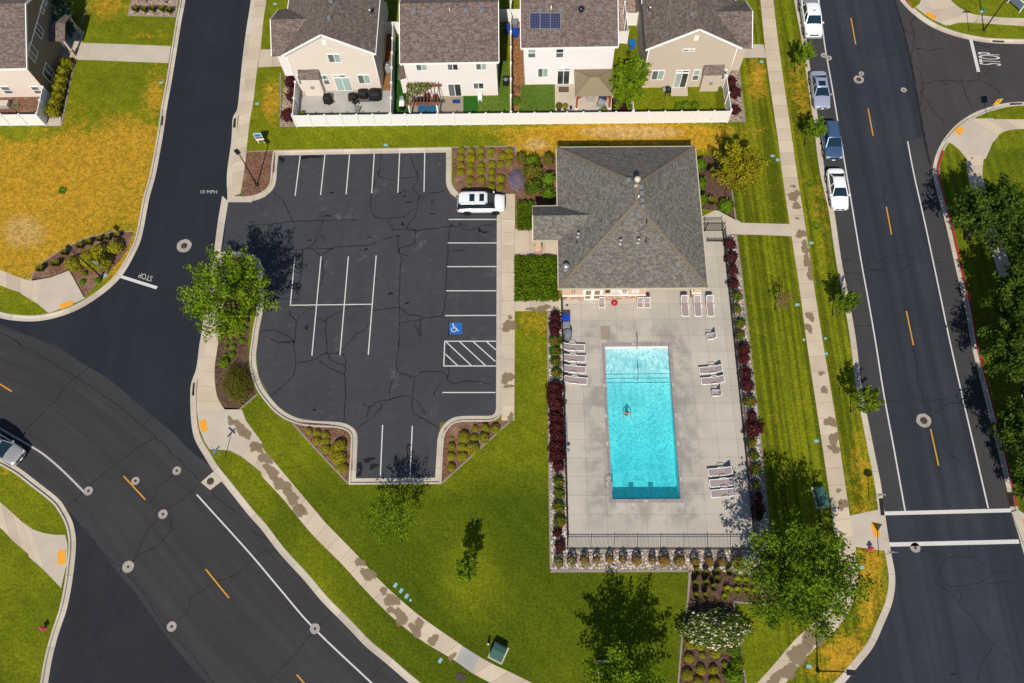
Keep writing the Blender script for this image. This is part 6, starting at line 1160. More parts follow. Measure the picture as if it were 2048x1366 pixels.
    if kind in ('suv', 'crossover'):
        for sy in (-1, 1): MB().tube(smooth([(r1 + .1, sy * (wt - .04), zr + .03), (r1 + .25, sy * (wt - .04), zr + .10), (f1 - .3, sy * (wt - .04), zr + .10), (f1 - .1, sy * (wt - .04), zr + .03)], 3), .022, 6).build('roof_rail', M['galv'] if kind == 'suv' else M['black'], t)
    for x in s['wb']:
        for sy in (-1, 1):
            R = s['R']; mb = MB(); mb.lathe([(R * 1.13, 0), (R * 1.13, .012), (.05, .012)], 22); o = mb.build('wheel_arch', M['black'], t); o.matrix_local = Matrix.Translation((x, sy * (W - .006), R)) @ Matrix.Rotation(-sy * math.pi / 2, 4, 'X')
            mb = MB(); mb.lathe([(R * .6, -.12), (R, -.1), (R, .1), (R * .6, .12)], 22); o = mb.build('wheel', M['tyre'], t); o.matrix_local = Matrix.Translation((x, sy * (W - .1), R)) @ Matrix.Rotation(-sy * math.pi / 2, 4, 'X')
            mb = MB(); mb.lathe([(R * .64, .119), (R * .62, .126), (R * .15, .122), (.01, .13)], 18)
            for k in range(5): a = k * 1.2566; mb.bar((R * .1 * math.cos(a), R * .1 * math.sin(a), .131), (R * .6 * math.cos(a), R * .6 * math.sin(a), .131), .05, .02)
            mb.build('rim', M['rim'] if kind != 'suv' else M['black'], o)
    bz = s['body'][1][2]; xf = s['body'][1][0]; xl = s['body'][-3][0]; wf = s['body'][1][1]
    for sy in (-1, 1):
        MB().box((xf - .22, sy * wf * .8 - .17, bz - .19), (xf + .02, sy * wf * .8 + .17, bz - .02)).build('headlight', M['lamp'], t, bevel=.03)
        MB().box((xl - .06, sy * .72 * W / .95 - .16, bz - .1), (xl + .12, sy * .72 * W / .95 + .16, bz + .08)).build('taillight', M['tail'], t, bevel=.03)
        mb = MB(); mb.box((f0 - .25, sy * (W + .03) - .11, hb - .02), (f0 - .1, sy * (W + .03) + .11, hb + .14)); mb.build('wing_mirror', pm, t, bevel=.04)
        for x in (.35, -.75): MB().box((x - .09, sy * (W * .992) - .015, hb - .2), (x + .09, sy * (W * .992) + .015, hb - .165)).build('door_handle', M['galv'], t)
    MB().box((xf - .02, -wf * .55, bz - .24), (xf + .075, wf * .55, bz - .06)).build('grille', M['black'], t, bevel=.02); MB().box((xf + .03, -.16, .42), (xf + .1, .16, .54)).build('licence_plate', M['white'], t)
    if kind == 'pickup':
        for sy in (-1, 1): MB().box((-2.9, sy * .95 - .06, .84), (-1.16, sy * .95 + .06, 1.27)).build('bed_side', pm, t, bevel=.02)
        MB().box((-2.95, -.89, .84), (-2.88, .89, 1.25)).build('tailgate', pm, t, bevel=.02); MB().box((-2.87, -.88, .885), (-1.2, .88, .9)).build('bed_liner', M['vent'], t); MB().box((2.84, -.95, .46), (3.03, .95, .68)).build('front_bumper', M['galv'], t, bevel=.04)
        MB().box((.2, -.15, zr + .04), (.3, .15, zr + .075)).build('roof_lamp', M['black'], t)
    return t
def ang(p, q_): a, b_ = Vector(p), Vector(q_); return math.atan2(b_.y - a.y, b_.x - a.x)
la = ang(px2w(*q('A4', 490, 262)), px2w(*q('A4', 672, 1358)))
pw_white = paint('white_paint', (.80, .80, .79)); p_silver = paint('silver_blue_paint', (.40, .44, .56), .35); p_navy = paint('navy_paint', (.075, .14, .26), .45); p_champ = paint('champagne_paint', (.42, .41, .385), .45)
car('white four-door pickup truck parked at the top of the street', 'pickup', (32.55, 68.75, 0), la, pw_white, 'pickup truck')
car('silver-blue sedan with a dark sunroof parked along the street', 'sedan', (32.15, 58.45, 0), la, p_silver, 'car', [(-.55, .1, .38)])
car('dark blue crossover parked between the silver sedan and the white sedan', 'crossover', (32.35, 51.75, 0), la, p_navy)
car('white sedan parked last in the row along the street', 'sedan', (32.1, 45.7, 0), la, pw_white)
car('white sport utility vehicle with two sunroofs parked across the corner of the lot', 'suv', (-4.88, 44.5, .008), 0.0, pw_white, 'car', [(-1.15, -.6, .44), (-.12, .38, .44)])
fr = Vector(px2w(39.5, 917, .75)); bk = Vector(px2w(-60.5, 854, .75)); an = ang(bk, fr); c = fr - Vector((math.cos(an), math.sin(an))) * 2.37
car('silver crossover parked at the kerb of the curved road, half out of view', 'crossover', (c.x, c.y, .0), an, p_champ)
# ------------------------------------------------------------------ street furniture
def pole_thing(name, label, cat, base, group=None): return thing(name, label, cat, (base[0], base[1], .12), 0, group)
def lamp(label, base_q, head_q, h=5.6, arm=0.0, armdir=0.0):
    b = px2w(*q(*base_q)); t = pole_thing('street_lamp', label, 'street lamp', b, 'black street lamps'); MB().lathe([(.16, 0), (.16, .25), (.09, .3), (.085, .35)], 12).build('base', M['black'], t); MB().tube([(0, 0, .3), (0, 0, h)], [.075, .055], 10).build('pole', M['black'], t)
    dx, dy = arm * math.cos(armdir), arm * math.sin(armdir)
    if arm: MB().tube([(0, 0, h - .1), (dx * .8, dy * .8, h)], .04, 8).build('arm', M['black'], t)
    mb = MB(); mb.box((-.33, -.22, h - .06), (.33, .22, h + .06), armdir, (dx * 1.1, dy * 1.1, 0)); mb.build('lamp_head', M['black'], t, bevel=.03); MB().box((-.2, -.15, h - .075), (.2, .15, h - .062), armdir, (dx * 1.1, dy * 1.1, 0)).build('lens', M['lamp'], t)
    return t
lamp('black street lamp in the mulch corner above the parking lot mouth', ('P', 515, 372), None, 5.75, .25, 2.3); lamp('black street lamp leaning over the shrub bed by the alley stop line', ('P', 205, 556), None, 5.9, .3, 2.4); lamp('black street lamp with a side arm on the dry grass at the street corner', ('P', 1634, 1342), None, 5.2, .75, -.1); lamp('tall black street lamp on the grass corner by the green street sign', ('A4', 1732, 240), None, 6.5, .4, 1.0)
M['signblue'] = plain('sign_blue', (.02, .13, .42), .5); M['signgreen'] = plain('sign_green', (.01, .26, .17), .5); M['signyel'] = plain('sign_yellow', (.70, .42, .01), .5); M['signback'] = plain('sign_back', (.33, .34, .35), .4, .5, .5); M['signred'] = plain('sign_red', (.42, .01, .02), .5)
def sign(label, base_q, h, shape, face, rz, w_=.6, hh=.6, name='road_sign', extra=None, pole='galv'):
    b = px2w(*q(*base_q)); t = pole_thing(name, label, 'sign', b); MB().tube([(0, 0, -.1), (0, 0, h)], .035, 8).build('pole', M[pole], t)
    mb = MB()
    if shape == 'oct': pts = [(w_ / 2 * 1.08 * math.cos(k * math.pi / 4 + math.pi / 8), h - hh / 2 + w_ / 2 * 1.08 * math.sin(k * math.pi / 4 + math.pi / 8)) for k in range(8)]
    elif shape == 'tri': pts = [(-w_ / 2, h), (0, h - hh), (w_ / 2, h)]
    elif shape == 'dia': pts = [(-w_ / 2, h - hh / 2), (0, h - hh), (w_ / 2, h - hh / 2), (0, h)]
    else: pts = [(-w_ / 2, h - hh), (w_ / 2, h - hh), (w_ / 2, h), (-w_ / 2, h)]
    mb.prism(pts, -.045, -.036, 'y'); a = mb.build('plate', M['signback'], t)
    mb = MB(); c = sum(p[0] for p in pts) / len(pts), sum(p[1] for p in pts) / len(pts); mb.prism([(c[0] + (p[0] - c[0]) * .97, c[1] + (p[1] - c[1]) * .97) for p in pts], -.049, -.0455, 'y'); f = mb.build('face', M[face], a)
    if extra: extra(t, a, h)
    t.rotation_euler.z = rz; return t
def textplate(par, txt, w_, hh, z0, y, m):
    words(par, txt, (-w_ / 2, y, z0), (w_, 0, 0), (0, 0, hh), 0, M[m], 'lettering')
def words3(par, txt, o, right, up, m):
    cu = bpy.data.curves.new('lettering', 'FONT'); cu.body = txt; tmp = bpy.data.objects.new('lettering', cu); COL.objects.link(tmp)
    me = bpy.data.meshes.new_from_object(tmp.evaluated_get(bpy.context.evaluated_depsgraph_get())); bpy.data.objects.remove(tmp)
    xs = [v.co.x for v in me.vertices]; ys = [v.co.y for v in me.vertices]; x0, x1, y0, y1 = min(xs), max(xs), min(ys), max(ys); o, right, up = map(Vector, (o, right, up))
    for v in me.vertices: v.co = o + right * ((v.co.x - x0) / (x1 - x0)) + up * ((v.co.y - y0) / (y1 - y0))
    return link('lettering', me, M[m], par)
def stop_x(t, a, h): words3(a, 'STOP', (-.24, -.051, h - .48), (.48, 0, 0), (0, 0, .22), 'white')
sign('grey-backed stop sign leaning over the gutter at the upper crosswalk corner', ('C4', 843, 1250), 3.0, 'oct', 'signred', math.pi * .95, .76, .76, extra=stop_x)
sign('triangular yield sign seen edge-on at the lower crosswalk corner', ('D4', 917, 378), 3.0, 'tri', 'white', math.pi * .93, .9, .8)
def glyph(t, a, h):
    mb = MB(); 
    for (x0, z0), (x1, z1) in (((-.12, h - .5), (-.12, h - .2)), ((-.12, h - .2), (.05, h - .14)), ((.1, h - .5), (-.02, h - .32))): mb.bar((x0, -.052, z0), (x1, -.052, z1), .006, .07)
    mb.build('symbol', M['black'], a)
sign('yellow warning sign with a black symbol on the kerb corner of the side street', ('A4', 1755, 898), 2.7, 'rect', 'signyel', .15, .7, .95, extra=glyph)
b = px2w(*q('A4', 1617, 248)); t = pole_thing('street_name_sign', 'green street name sign on a bare pole at the side street corner', 'sign', b); MB().tube([(0, 0, 0), (0, 0, 3.1)], .035, 8).build('pole', M['galv'], t); s1 = MB().box((-.45, -.02, 2.9), (.45, .02, 3.1)).build('name_plate', M['signgreen'], t); MB().box((-.02, -.4, 3.12), (.02, .4, 3.3)).build('name_plate', M['signgreen'], t)
MB().box((-.33, -.026, 2.97), (.30, -.021, 3.03)).build('lettering', M['white'], s1)
b = px2w(*q('C1', 1762, 915)); t = pole_thing('street_name_sign', 'blue street name sign on a pole beside the curved walk ramp', 'sign', b); MB().tube([(0, 0, 0), (0, 0, 2.6)], .035, 8).build('pole', M['galv'], t); s1 = MB().box((-.5, -.02, 2.35), (.5, .02, 2.58)).build('name_plate', M['signblue'], t); MB().box((-.36, -.026, 2.43), (.34, -.021, 2.5)).build('lettering', M['white'], s1); MB().box((-.02, -.42, 2.6), (.02, .42, 2.8)).build('name_plate', M['signblue'], t); t.rotation_euler.z = .9
b = px2w(*q('A2', 95, 1120)); t = pole_thing('community_sign', 'small blue, red and white notice sign on the lawn by the alley walk', 'sign', b)
t.rotation_euler.z = .1
for x in (-.3, .3): MB().box((x - .04, -.04, 0), (x + .04, .04, 1.1)).build('post', M['white'], t)
s1 = MB().box((-.42, -.07, .55), (.42, -.045, 1.75)).build('board', M['white'], t); MB().box((-.38, -.076, 1.18), (.38, -.0705, 1.7)).build('blue_panel', plain('pale_blue', (.04, .30, .62), .5), s1); MB().box((-.3, -.082, 1.3), (.1, -.0765, 1.5)).build('emblem', M['signblue'], s1); MB().box((-.38, -.076, .85), (.38, -.0705, 1.14)).build('red_panel', M['signred'], s1)
sign('sign seen edge-on standing in the shrub bed by the alley stop line', ('B1', 845, 820), 2.9, 'oct', 'signred', 2.9, .7, .7, extra=stop_x)
def hydrant(label, reg, x, y):
    b = px2w(*q(reg, x, y), .13); t = thing('fire_hydrant', label, 'fire hydrant', (b[0], b[1], .12)); m = M.setdefault('hyd', plain('pink_red_paint', (.55, .03, .11), .5))
    MB().lathe([(.17, 0), (.17, .05), (.12, .07), (.12, .5), (.15, .52), (.15, .56), (.13, .62), (.08, .7), (.03, .74), (.01, .78)], 14).build('barrel', m, t)
    for sx in (-1, 1): MB().tube([(sx * .1, 0, .42), (sx * .24, 0, .42)], .075, 10).build('nozzle', m, t)
    MB().tube([(0, -.1, .38), (0, -.22, .38)], .09, 10).build('pumper_nozzle', m, t)
hydrant('pink-red fire hydrant on the lawn by the lower left side road', 'D1', 352, 938); hydrant('pink-red fire hydrant beside the crosswalk ramp on dry grass', 'D4', 850, 318)
M['tgreen'] = plain('transformer_green', (.045, .125, .10), .5, .4, var=.1)
def transformer(label, reg, x, y, rz, a=.55, b_=.6, h=.9):
    c = px2w(*q(reg, x, y), .5); t = thing('transformer_box', label, 'transformer', (c[0], c[1], .12), rz); MB().box((-a - .12, -b_ - .12, 0), (a + .12, b_ + .12, .05)).build('slab', M['pad'], t); mb = MB(); mb.prism([(-b_, .05), (b_, .05), (b_, h * .8), (.1, h), (-b_, h)], -a, a, 'x'); mb.build('cabinet', M['tgreen'], t, bevel=.02)
    MB().box((-.03, b_ + .002, .1), (.03, b_ + .02, h * .7)).build('latch', M['black'], t)
transformer('green transformer cabinet beside the curved walk at the bottom of the lawn', 'D2', 1937, 1130, -.45); transformer('long green utility cabinet in tree shade beside the straight sidewalk', 'C4', 475, 1215, .1, .42, .85, .8)
for reg, x, y, lb in (('D2', 1860, 1062, 'short cream bollard next to the green transformer cabinet'), ('D4', 484, 120, 'short yellow bollard in the shade of the big tree by the sidewalk')):
    c = px2w(*q(reg, x, y), .5); o = MB().lathe([(.1, 0), (.1, .62), (.085, .68), (.04, .71), (.01, .715)], 12).build('bollard', M['cream'] if reg == 'D2' else plain('yellow_post', (.5, .42, .1))); o.location = (c[0], c[1], .12); tag(o, lb, 'bollard')
b = px2w(*q('A4', 1960, 65)); t = thing('panel_board', 'white-framed grey panel standing on the grass in the corner by the side street', 'notice board', (b[0], b[1], .12), -1.0); 
for x in (-.9, .9): MB().box((x - .05, -.05, 0), (x + .05, .05, 1.3)).build('post', M['white'], t)
MB().box((-.85, -.03, .35), (.85, .03, 1.25)).build('panel', plain('grey_panel', (.15, .18, .24)), t); MB().box((-.9, -.05, 1.25), (.9, .05, 1.33)).build('frame', M['white'], t)
t = thing('boundary_stone', 'grey concrete planter corner under the tree at the bottom edge', 'planter box', (*px2w(*q('D3', 765, 1260)), .12), .1); MB().box((-.12, -.7, 0), (.02, .7, .28)).build('side_wall', M['deckc'], t); MB().box((.021, .55, 0), (1.0, .7, .28)).build('end_wall', M['deckc'], t)
# ------------------------------------------------------------------ vegetation
def leaf_mesh(name, C, size, tint, flower=None, flat=0.35, aspect=.55, N0=None):
    C = np.asarray(C, float); n = len(C); s = np.broadcast_to(size, (n,)) * rng.uniform(.5, 1.45, n)
    nr = rng.normal(0, 1, (n, 3)); nr[:, 2] = np.abs(nr[:, 2]) + flat
    if N0 is not None: nr = nr * .6 + N0 * 1.2
    nr /= np.linalg.norm(nr, axis=1)[:, None]; a = np.cross(nr, rng.normal(0, 1, (n, 3))); a /= np.linalg.norm(a, axis=1)[:, None]; b_ = np.cross(nr, a)
    L = a * s[:, None] * .5; W_ = b_ * (s * aspect)[:, None] * .5; bend = nr * (s * .12)[:, None]
    V = np.stack([C - L - bend, C + W_, C + L - bend, C - W_], 1).reshape(-1, 3)
    me = bpy.data.meshes.new(name); me.vertices.add(4 * n); me.vertices.foreach_set('co', V.ravel()); me.loops.add(4 * n); me.loops.foreach_set('vertex_index', np.arange(4 * n))
    me.polygons.add(n); me.polygons.foreach_set('loop_start', np.arange(0, 4 * n, 4)); me.polygons.foreach_set('loop_total', np.full(n, 4)); me.update(calc_edges=True)
    at_ = me.attributes.new('tint', 'FLOAT', 'FACE'); at_.data.foreach_set('value', np.clip(np.broadcast_to(tint, (n,)), 0, 1).astype(np.float32))
    if flower is not None: f = me.attributes.new('flower', 'FLOAT', 'FACE'); f.data.foreach_set('value', np.asarray(flower, np.float32))
    return me
M['lf_bright'] = leafm('leaf_bright', (.052, .105, .004), (.215, .32, .014), .3); M['lf_green'] = leafm('leaf_green', (.040, .088, .005), (.185, .285, .015), .28); M['lf_dark'] = leafm('leaf_dark', (.012, .034, .005), (.078, .125, .012), .2)
M['lf_gold'] = leafm('leaf_gold', (.13, .14, .006), (.46, .38, .018), .3); M['lf_box'] = leafm('leaf_box', (0.1, 0.11, 0.006), (0.36, 0.32, 0.014), .2); M['lf_olive'] = leafm('leaf_olive', (0.065, 0.065, 0.008), (0.19, 0.17, 0.018), .2)
M['lf_rust'] = leafm('leaf_rust', (.12, .08, .01), (.31, .18, .02), .2); M['lf_red'] = leafm('leaf_barberry', (0.026, 0.006, 0.008), (0.11, 0.024, 0.024), .2); M['lf_dead'] = leafm('leaf_dead', (.12, .06, .03), (.28, .15, .09), .1)
M['lf_rose'] = leafm('leaf_rose', (.03, .07, .006), (.11, .18, .014), .25, (.62, .10, .02)); M['lf_rosered'] = leafm('leaf_rose_red', (.03, .07, .006), (.11, .18, .014), .25, (.55, .01, .015)); M['lf_white'] = leafm('leaf_white_rose', (.045, .08, .008), (.15, .19, .03), .2, (.62, .54, .40)); M['lf_lav'] = leafm('leaf_sage', (.14, .14, .11), (.30, .28, .34), .2, (.27, .21, .48)); M['lf_blue'] = leafm('leaf_spruce', (.02, .055, .04), (.07, .14, .10), .15); M['lf_yel'] = leafm('leaf_lily', (.12, .16, .008), (.33, .33, .015), .25)
M['trunk'] = plain('tree_bark', (.13, .095, .07), .9, .15, var=.25, vs_=8)
def tree(name, label, base, h, R, leafmat, lean=(0, 0), nb=46, leaves=6000, size=.2, trunk_r=.13, cz=.56, rz_=.44, group=None, spread=.23, seed=0, bare=0.0, low=-.35):
    global rng
    rng = np.random.default_rng(100 + seed); t = thing(name, label, 'tree', (base[0], base[1], .12), 0, group); ctr = np.array([lean[0], lean[1], h * cz]); rad3 = np.array([R, R, h * rz_]); st = np.array([lean[0] * .3, lean[1] * .3, h * .28])
    dirs = []; ga = 2.39996
    for k in range(nb): z = 1 - (k + .5) / nb * (1 - low); rr = math.sqrt(max(0, 1 - z * z)); dirs.append((rr * math.cos(k * ga), rr * math.sin(k * ga), z))
    dirs = np.array(dirs) + rng.normal(0, .12, (nb, 3)); dirs /= np.linalg.norm(dirs, axis=1)[:, None]
    tips = ctr + dirs * rad3 * rng.uniform(.72, 1.12, (nb, 1)); per = np.linalg.norm(tips - ctr, axis=1); w_ = per / per.sum()
    mb = MB(); mb.tube([(0, 0, -.1), (lean[0] * .1, lean[1] * .1, h * .14), tuple(st), tuple(ctr * .8 + st * .2)], [trunk_r * 1.25, trunk_r, trunk_r * .8, trunk_r * .3], 8)
    C = []; Tn = []
    for k in range(nb):
        p0 = st + (ctr - st) * rng.uniform(.1, .95); p1 = tips[k]; mid = (p0 + p1) / 2 + rng.normal(0, .06, 3) * R + np.array([0, 0, .05 * R])
        if k % 3 == 0: mb.tube([tuple(p0), tuple(mid), tuple(p1 * .9 + p0 * .1)], [trunk_r * .35, trunk_r * .2, trunk_r * .06], 5)
        n = max(4, int(leaves * w_[k])); u = rng.uniform(.3, 1.03, n) ** .8; B = np.outer((1 - u) ** 2, p0) + np.outer(2 * u * (1 - u), mid) + np.outer(u ** 2, p1)
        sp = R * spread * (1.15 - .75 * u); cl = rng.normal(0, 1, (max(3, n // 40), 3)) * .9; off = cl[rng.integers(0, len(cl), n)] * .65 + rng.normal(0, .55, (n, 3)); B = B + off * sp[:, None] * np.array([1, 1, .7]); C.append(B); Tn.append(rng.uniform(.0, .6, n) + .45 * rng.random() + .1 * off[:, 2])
    mb.build('trunk', M['trunk'], t); C = np.concatenate(C); Tn = np.concatenate(Tn); C = C[C[:, 2] > .5]; Tn = Tn[:len(C)]
    k_ = rng.random(len(C)) < 1; o = link('crown', leaf_mesh('crown', C, size, Tn), M[leafmat], t); return t
def gp(u, v, z=0): return px2w(u, v, z)
tree('shade_tree', 'large spreading green tree in the island beside the parking lot mouth', (-28.0, 32.0), 8.6, 4.35, 'lf_bright', (-.2, .2), 60, 10500, .24, .16, .58, .36, seed=1, spread=.17)
tree('shade_tree', 'dense broad green tree overhanging the walk at the lower right corner of the pool', (21.4, 6.3), 10.4, 4.6, 'lf_green', (.2, .3), 64, 14500, .25, .18, .56, .42, seed=2, spread=.21)
tree('shade_tree', 'bright green tree cut off by the bottom edge, its shadow on the lawn', (6.9, -2.7), 9.2, 3.8, 'lf_bright', (.1, 0), 50, 9000, .23, .15, .6, .4, seed=3, spread=.17)
tree('thin_tree', 'thin open-crowned tree at the end of the two-bay parking nook', (-11.8, 11.5), 6.6, 2.3, 'lf_bright', (-.1, .1), 36, 2100, .2, .09, .6, .4, seed=4)
tree('sapling', 'small bushy sapling alone in the middle of the south lawn', gp(938, 1147), 5.2, 1.05, 'lf_bright', (0, .1), 24, 1700, .2, .05, .55, .42, seed=5)
tree('golden_tree', 'golden-leaved tree by the north-east corner of the pool house', (20.9, 46.2), 6.8, 2.5, 'lf_gold', (.4, .2), 46, 8500, .22, .12, .52, .46, seed=6, low=-.6, spread=.2)
tree('yard_tree', 'tall bushy bright green tree between the gazebo and the beige house', (10.9, 57.3), 7.0, 2.0, 'lf_bright', (0, 0), 46, 8500, .22, .12, .5, .5, seed=7, low=-.9)
for i, (b_, hd, h, lab) in enumerate((((1588, 145), 0, 4.4, 'young street tree beside the pickup and the first valve cover'), ((1608, 292), 0, 4.3, 'young street tree beside the dark blue crossover'), ((1664, 632), 0, 4.4, 'young street tree leaning over the kerb between sidewalk and empty street'), ((1700, 825), 0, 4.8, 'young bright street tree nearest the crosswalk, over the kerb'))):
    tree('street_tree', lab, gp(*b_), h, 1.12 + .15 * (i == 3), 'lf_bright' if i != 2 else 'lf_green', (.35, -.1 + .1 * i), 24, 1900 + 400 * (i == 3), .19, .055, .66, .36, 'young street trees along the kerb', seed=10 + i)
tree('dying_sapling', 'half-dead brown sapling on the striped lawn by the sidewalk', gp(1549, 622), 3.7, 1.0, 'lf_dead', (.15, 0), 22, 330, .15, .05, .62, .38, seed=20)
for i, (b_, h, R, lab) in enumerate((((44.2, 39.9), 8.4, 3.5, 'dark tree topmost in the row along the red kerb'), ((48.6, 36.6), 9.2, 3.8, 'dark tree behind the topmost one of the row along the red kerb'), ((45.3, 31.0), 8.0, 3.0, 'dark tree just above the pale gap of path in the row by the red kerb'), ((43.8, 25.6), 8.4, 3.3, 'dark tree in the middle of the row along the red kerb, below the path gap'), ((48.6, 28.6), 9.5, 4.0, 'big dark tree at the picture edge behind the middle of the row'), ((43.0, 18.2), 8.0, 3.1, 'dark tree lowest in the row along the red kerb'), ((47.6, 21.4), 9.0, 3.6, 'dark tree at the picture edge behind the lowest of the row'), ((43.6, 14.4), 6.0, 2.2, 'smaller dark tree at the lower end of the red kerb row'))):
    tree('shade_tree', lab, b_, h, R, 'lf_dark', (0, 0), 50, 7500, .29, .15, .58, .4, 'row of dark trees along the red kerb', seed=30 + i, spread=.24)
tree('blue_spruce', 'blue-green conifer beside the porch of the far west house', gp(140, 45), 6.2, 1.5, 'lf_blue', (0, 0), 40, 3200, .2, .1, .45, .5, seed=41, low=-.8); tree('blue_spruce', 'smaller blue-green conifer in the shade nearest the porch of the far west house', gp(146, 72), 4.2, 1.2, 'lf_blue', (0, 0), 34, 2200, .18, .1, .45, .5, seed=42, low=-.8)
tree('yard_tree', 'green tree peeking between the cream house and its white neighbour', (-16.2, 71.5), 5.5, 1.3, 'lf_bright', (0, 0), 30, 1800, .2, .08, .55, .42, seed=43); tree('yard_tree', 'yellow-green bush tree behind the gravel side strip', (11.2, 74.5), 5.0, 1.3, 'lf_gold', (0, 0), 30, 1800, .2, .08, .5, .45, seed=44, low=-.8); tree('yard_tree', 'green tree in the pink gravel bed at the top of the alley', gp(295, 6), 4.2, 1.0, 'lf_green', (0, 0), 26, 1300, .18, .06, .55, .4, seed=45)
tree('yard_tree', 'small green tree at the right of the pink gravel bed by the alley', gp(335, 8), 4.0, .9, 'lf_green', (0, 0), 26, 1200, .18, .06, .55, .4, seed=46)
# shrub kinds: a few meshes of each, shared by the individuals
def dome(n, R, zsq=.85, rough=.12, skin=.35):
    d = rng.normal(0, 1, (n, 3)); d /= np.linalg.norm(d, axis=1)[:, None]; d[:, 2] = np.abs(d[:, 2]) * 1.15 - .15; bump = 1 + rough * np.sin(d[:, 0] * 7 + 1) * np.cos(d[:, 1] * 6) + rough * .6 * rng.normal(0, 1, n); r = R * bump * (1 - skin * rng.random(n) ** 2); C = d * r[:, None]; C[:, 2] = C[:, 2] * zsq + R * .45 * zsq; return C, d
def kinds(name, n, R, size, k=3, zsq=.85, rough=.1, fl=0.0, tl=(0, .85), skin=.35, aspect=.6):
    out = []
    for i in range(k):
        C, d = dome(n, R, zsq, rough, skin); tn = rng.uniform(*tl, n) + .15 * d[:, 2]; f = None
        if fl: f = (rng.random(n) < fl) & (d[:, 2] > -.05)
        out.append(leaf_mesh(name, C, size, tn, f, .4, aspect, d))
    return out
K_box = kinds('clipped_shrub', 900, .5, .085, rough=.05, skin=.2); K_bar = kinds('barberry', 620, .5, .13, rough=.2); K_rose = kinds('rose', 520, .5, .14, rough=.22, fl=.07); K_loose = kinds('loose', 800, .5, .12, rough=.2)
def grasst(n, R, h, up=.8):
    a = rng.uniform(0, 6.283, n); r0 = rng.random(n) * .25 * R; ln = rng.uniform(.6, 1, n); C = []; V = []; 
    for k in range(n):
        c_, s_ = math.cos(a[k]), math.sin(a[k]); o = R * ln[k] * (1 - up * .6); p0 = np.array([c_ * r0[k], s_ * r0[k], 0]); p1 = p0 + np.array([c_ * o * .45, s_ * o * .45, h * ln[k] * .75]); p2 = p0 + np.array([c_ * o, s_ * o, h * ln[k]]); w_ = np.array([-s_, c_, 0]) * .028
        V += [p0 - w_, p0 + w_, p1 + w_, p1 - w_, p1 - w_, p1 + w_, p2 + w_ * .3, p2 - w_ * .3]
    V = np.array(V); me = bpy.data.meshes.new('blades'); me.vertices.add(len(V)); me.vertices.foreach_set('co', V.ravel()); me.loops.add(len(V)); me.loops.foreach_set('vertex_index', np.arange(len(V))); nf = len(V) // 4; me.polygons.add(nf); me.polygons.foreach_set('loop_start', np.arange(0, len(V), 4)); me.polygons.foreach_set('loop_total', np.full(nf, 4)); me.update(calc_edges=True)
    t_ = me.attributes.new('tint', 'FLOAT', 'FACE'); t_.data.foreach_set('value', np.clip(rng.uniform(0, 1, nf), 0, 1).astype(np.float32)); return me
K_grass = [grasst(260, .5, 1.0, .7) for _ in range(3)]; K_lily = [grasst(120, .5, .45, .1) for _ in range(2)]
PROTO = {}
def plant(kind, name, mat, reg, x, y, r, label, cat, group, sq=1.0, zc=None, h=None):
    """r in the zoom's pixels; the traced spot is the middle of the plant as seen"""
    ppm = (2048 / 528 if reg[1] == '4' else 2029 / 520) if reg != 'P' else 1.0
    a0 = Vector(px2w(*q(reg, x, y))); a1 = Vector(px2w(*q(reg, x + 10, y))); R = r * (a1 - a0).length / 10; h_ = h or R * .8
    c = px2w(*q(reg, x, y), h_ * .6); me = random.choice(kind); key = (me.name, mat)
    if key not in PROTO: m2 = me if me.users == 0 else me.copy(); m2.materials.clear(); m2.materials.append(M[mat]); PROTO[key] = m2
    o = bpy.data.objects.new(name, PROTO[key]); COL.objects.link(o); o.location = (c[0], c[1], .13); k = R / .5; jx, jy = random.uniform(.88, 1.14), random.uniform(.88, 1.14); o.scale = (k * jx, k * sq * jy, (h / (.5 if kind is not K_grass else 1.0) if h else k * .95)); o.rotation_euler.z = random.uniform(0, 6.28) if sq == 1 else 0
    return tag(o, label, cat, group, 'thing')
def nth(i, n): return ORD[i] if i < n - 1 or n == 1 else 'last'
# clipped shrubs of the corner bed behind the white sport utility vehicle
rows = [('A2', [(1650, 1177, 30), (1725, 1183, 32), (1800, 1177, 30), (1882, 1183, 28), (2021, 1180, 28)]), ('A2', [(1643, 1237, 31), (1722, 1240, 40), (1800, 1230, 32), (1878, 1222, 22), (1967, 1222, 33), (2029, 1222, 26)]), ('A2', [(1648, 1297, 31), (1720, 1292, 26), (1802, 1297, 28), (1884, 1290, 33), (1955, 1285, 32), (2023, 1272, 28)]), ('A2', [(1645, 1348, 32), (1717, 1343, 33), (1800, 1338, 36), (1888, 1345, 32)]),
        ('B2', [(1717, 80, 31), (1805, 80, 33), (1885, 65, 32), (1958, 70, 36)]), ('B2', [(1710, 132, 18), (1885, 132, 32), (1957, 138, 32)])]
for i, (rg, l) in enumerate(rows):
    for j, (x, y, r) in enumerate(l): plant(K_box, 'clipped_shrub', 'lf_box', rg, x, y, r, 'round yellow-green shrub, %s from the kerb, %s row of lavender bed' % (nth(j, len(l)), nth(i, 6)), 'shrub', 'clipped shrubs in the bed beside the lavender')
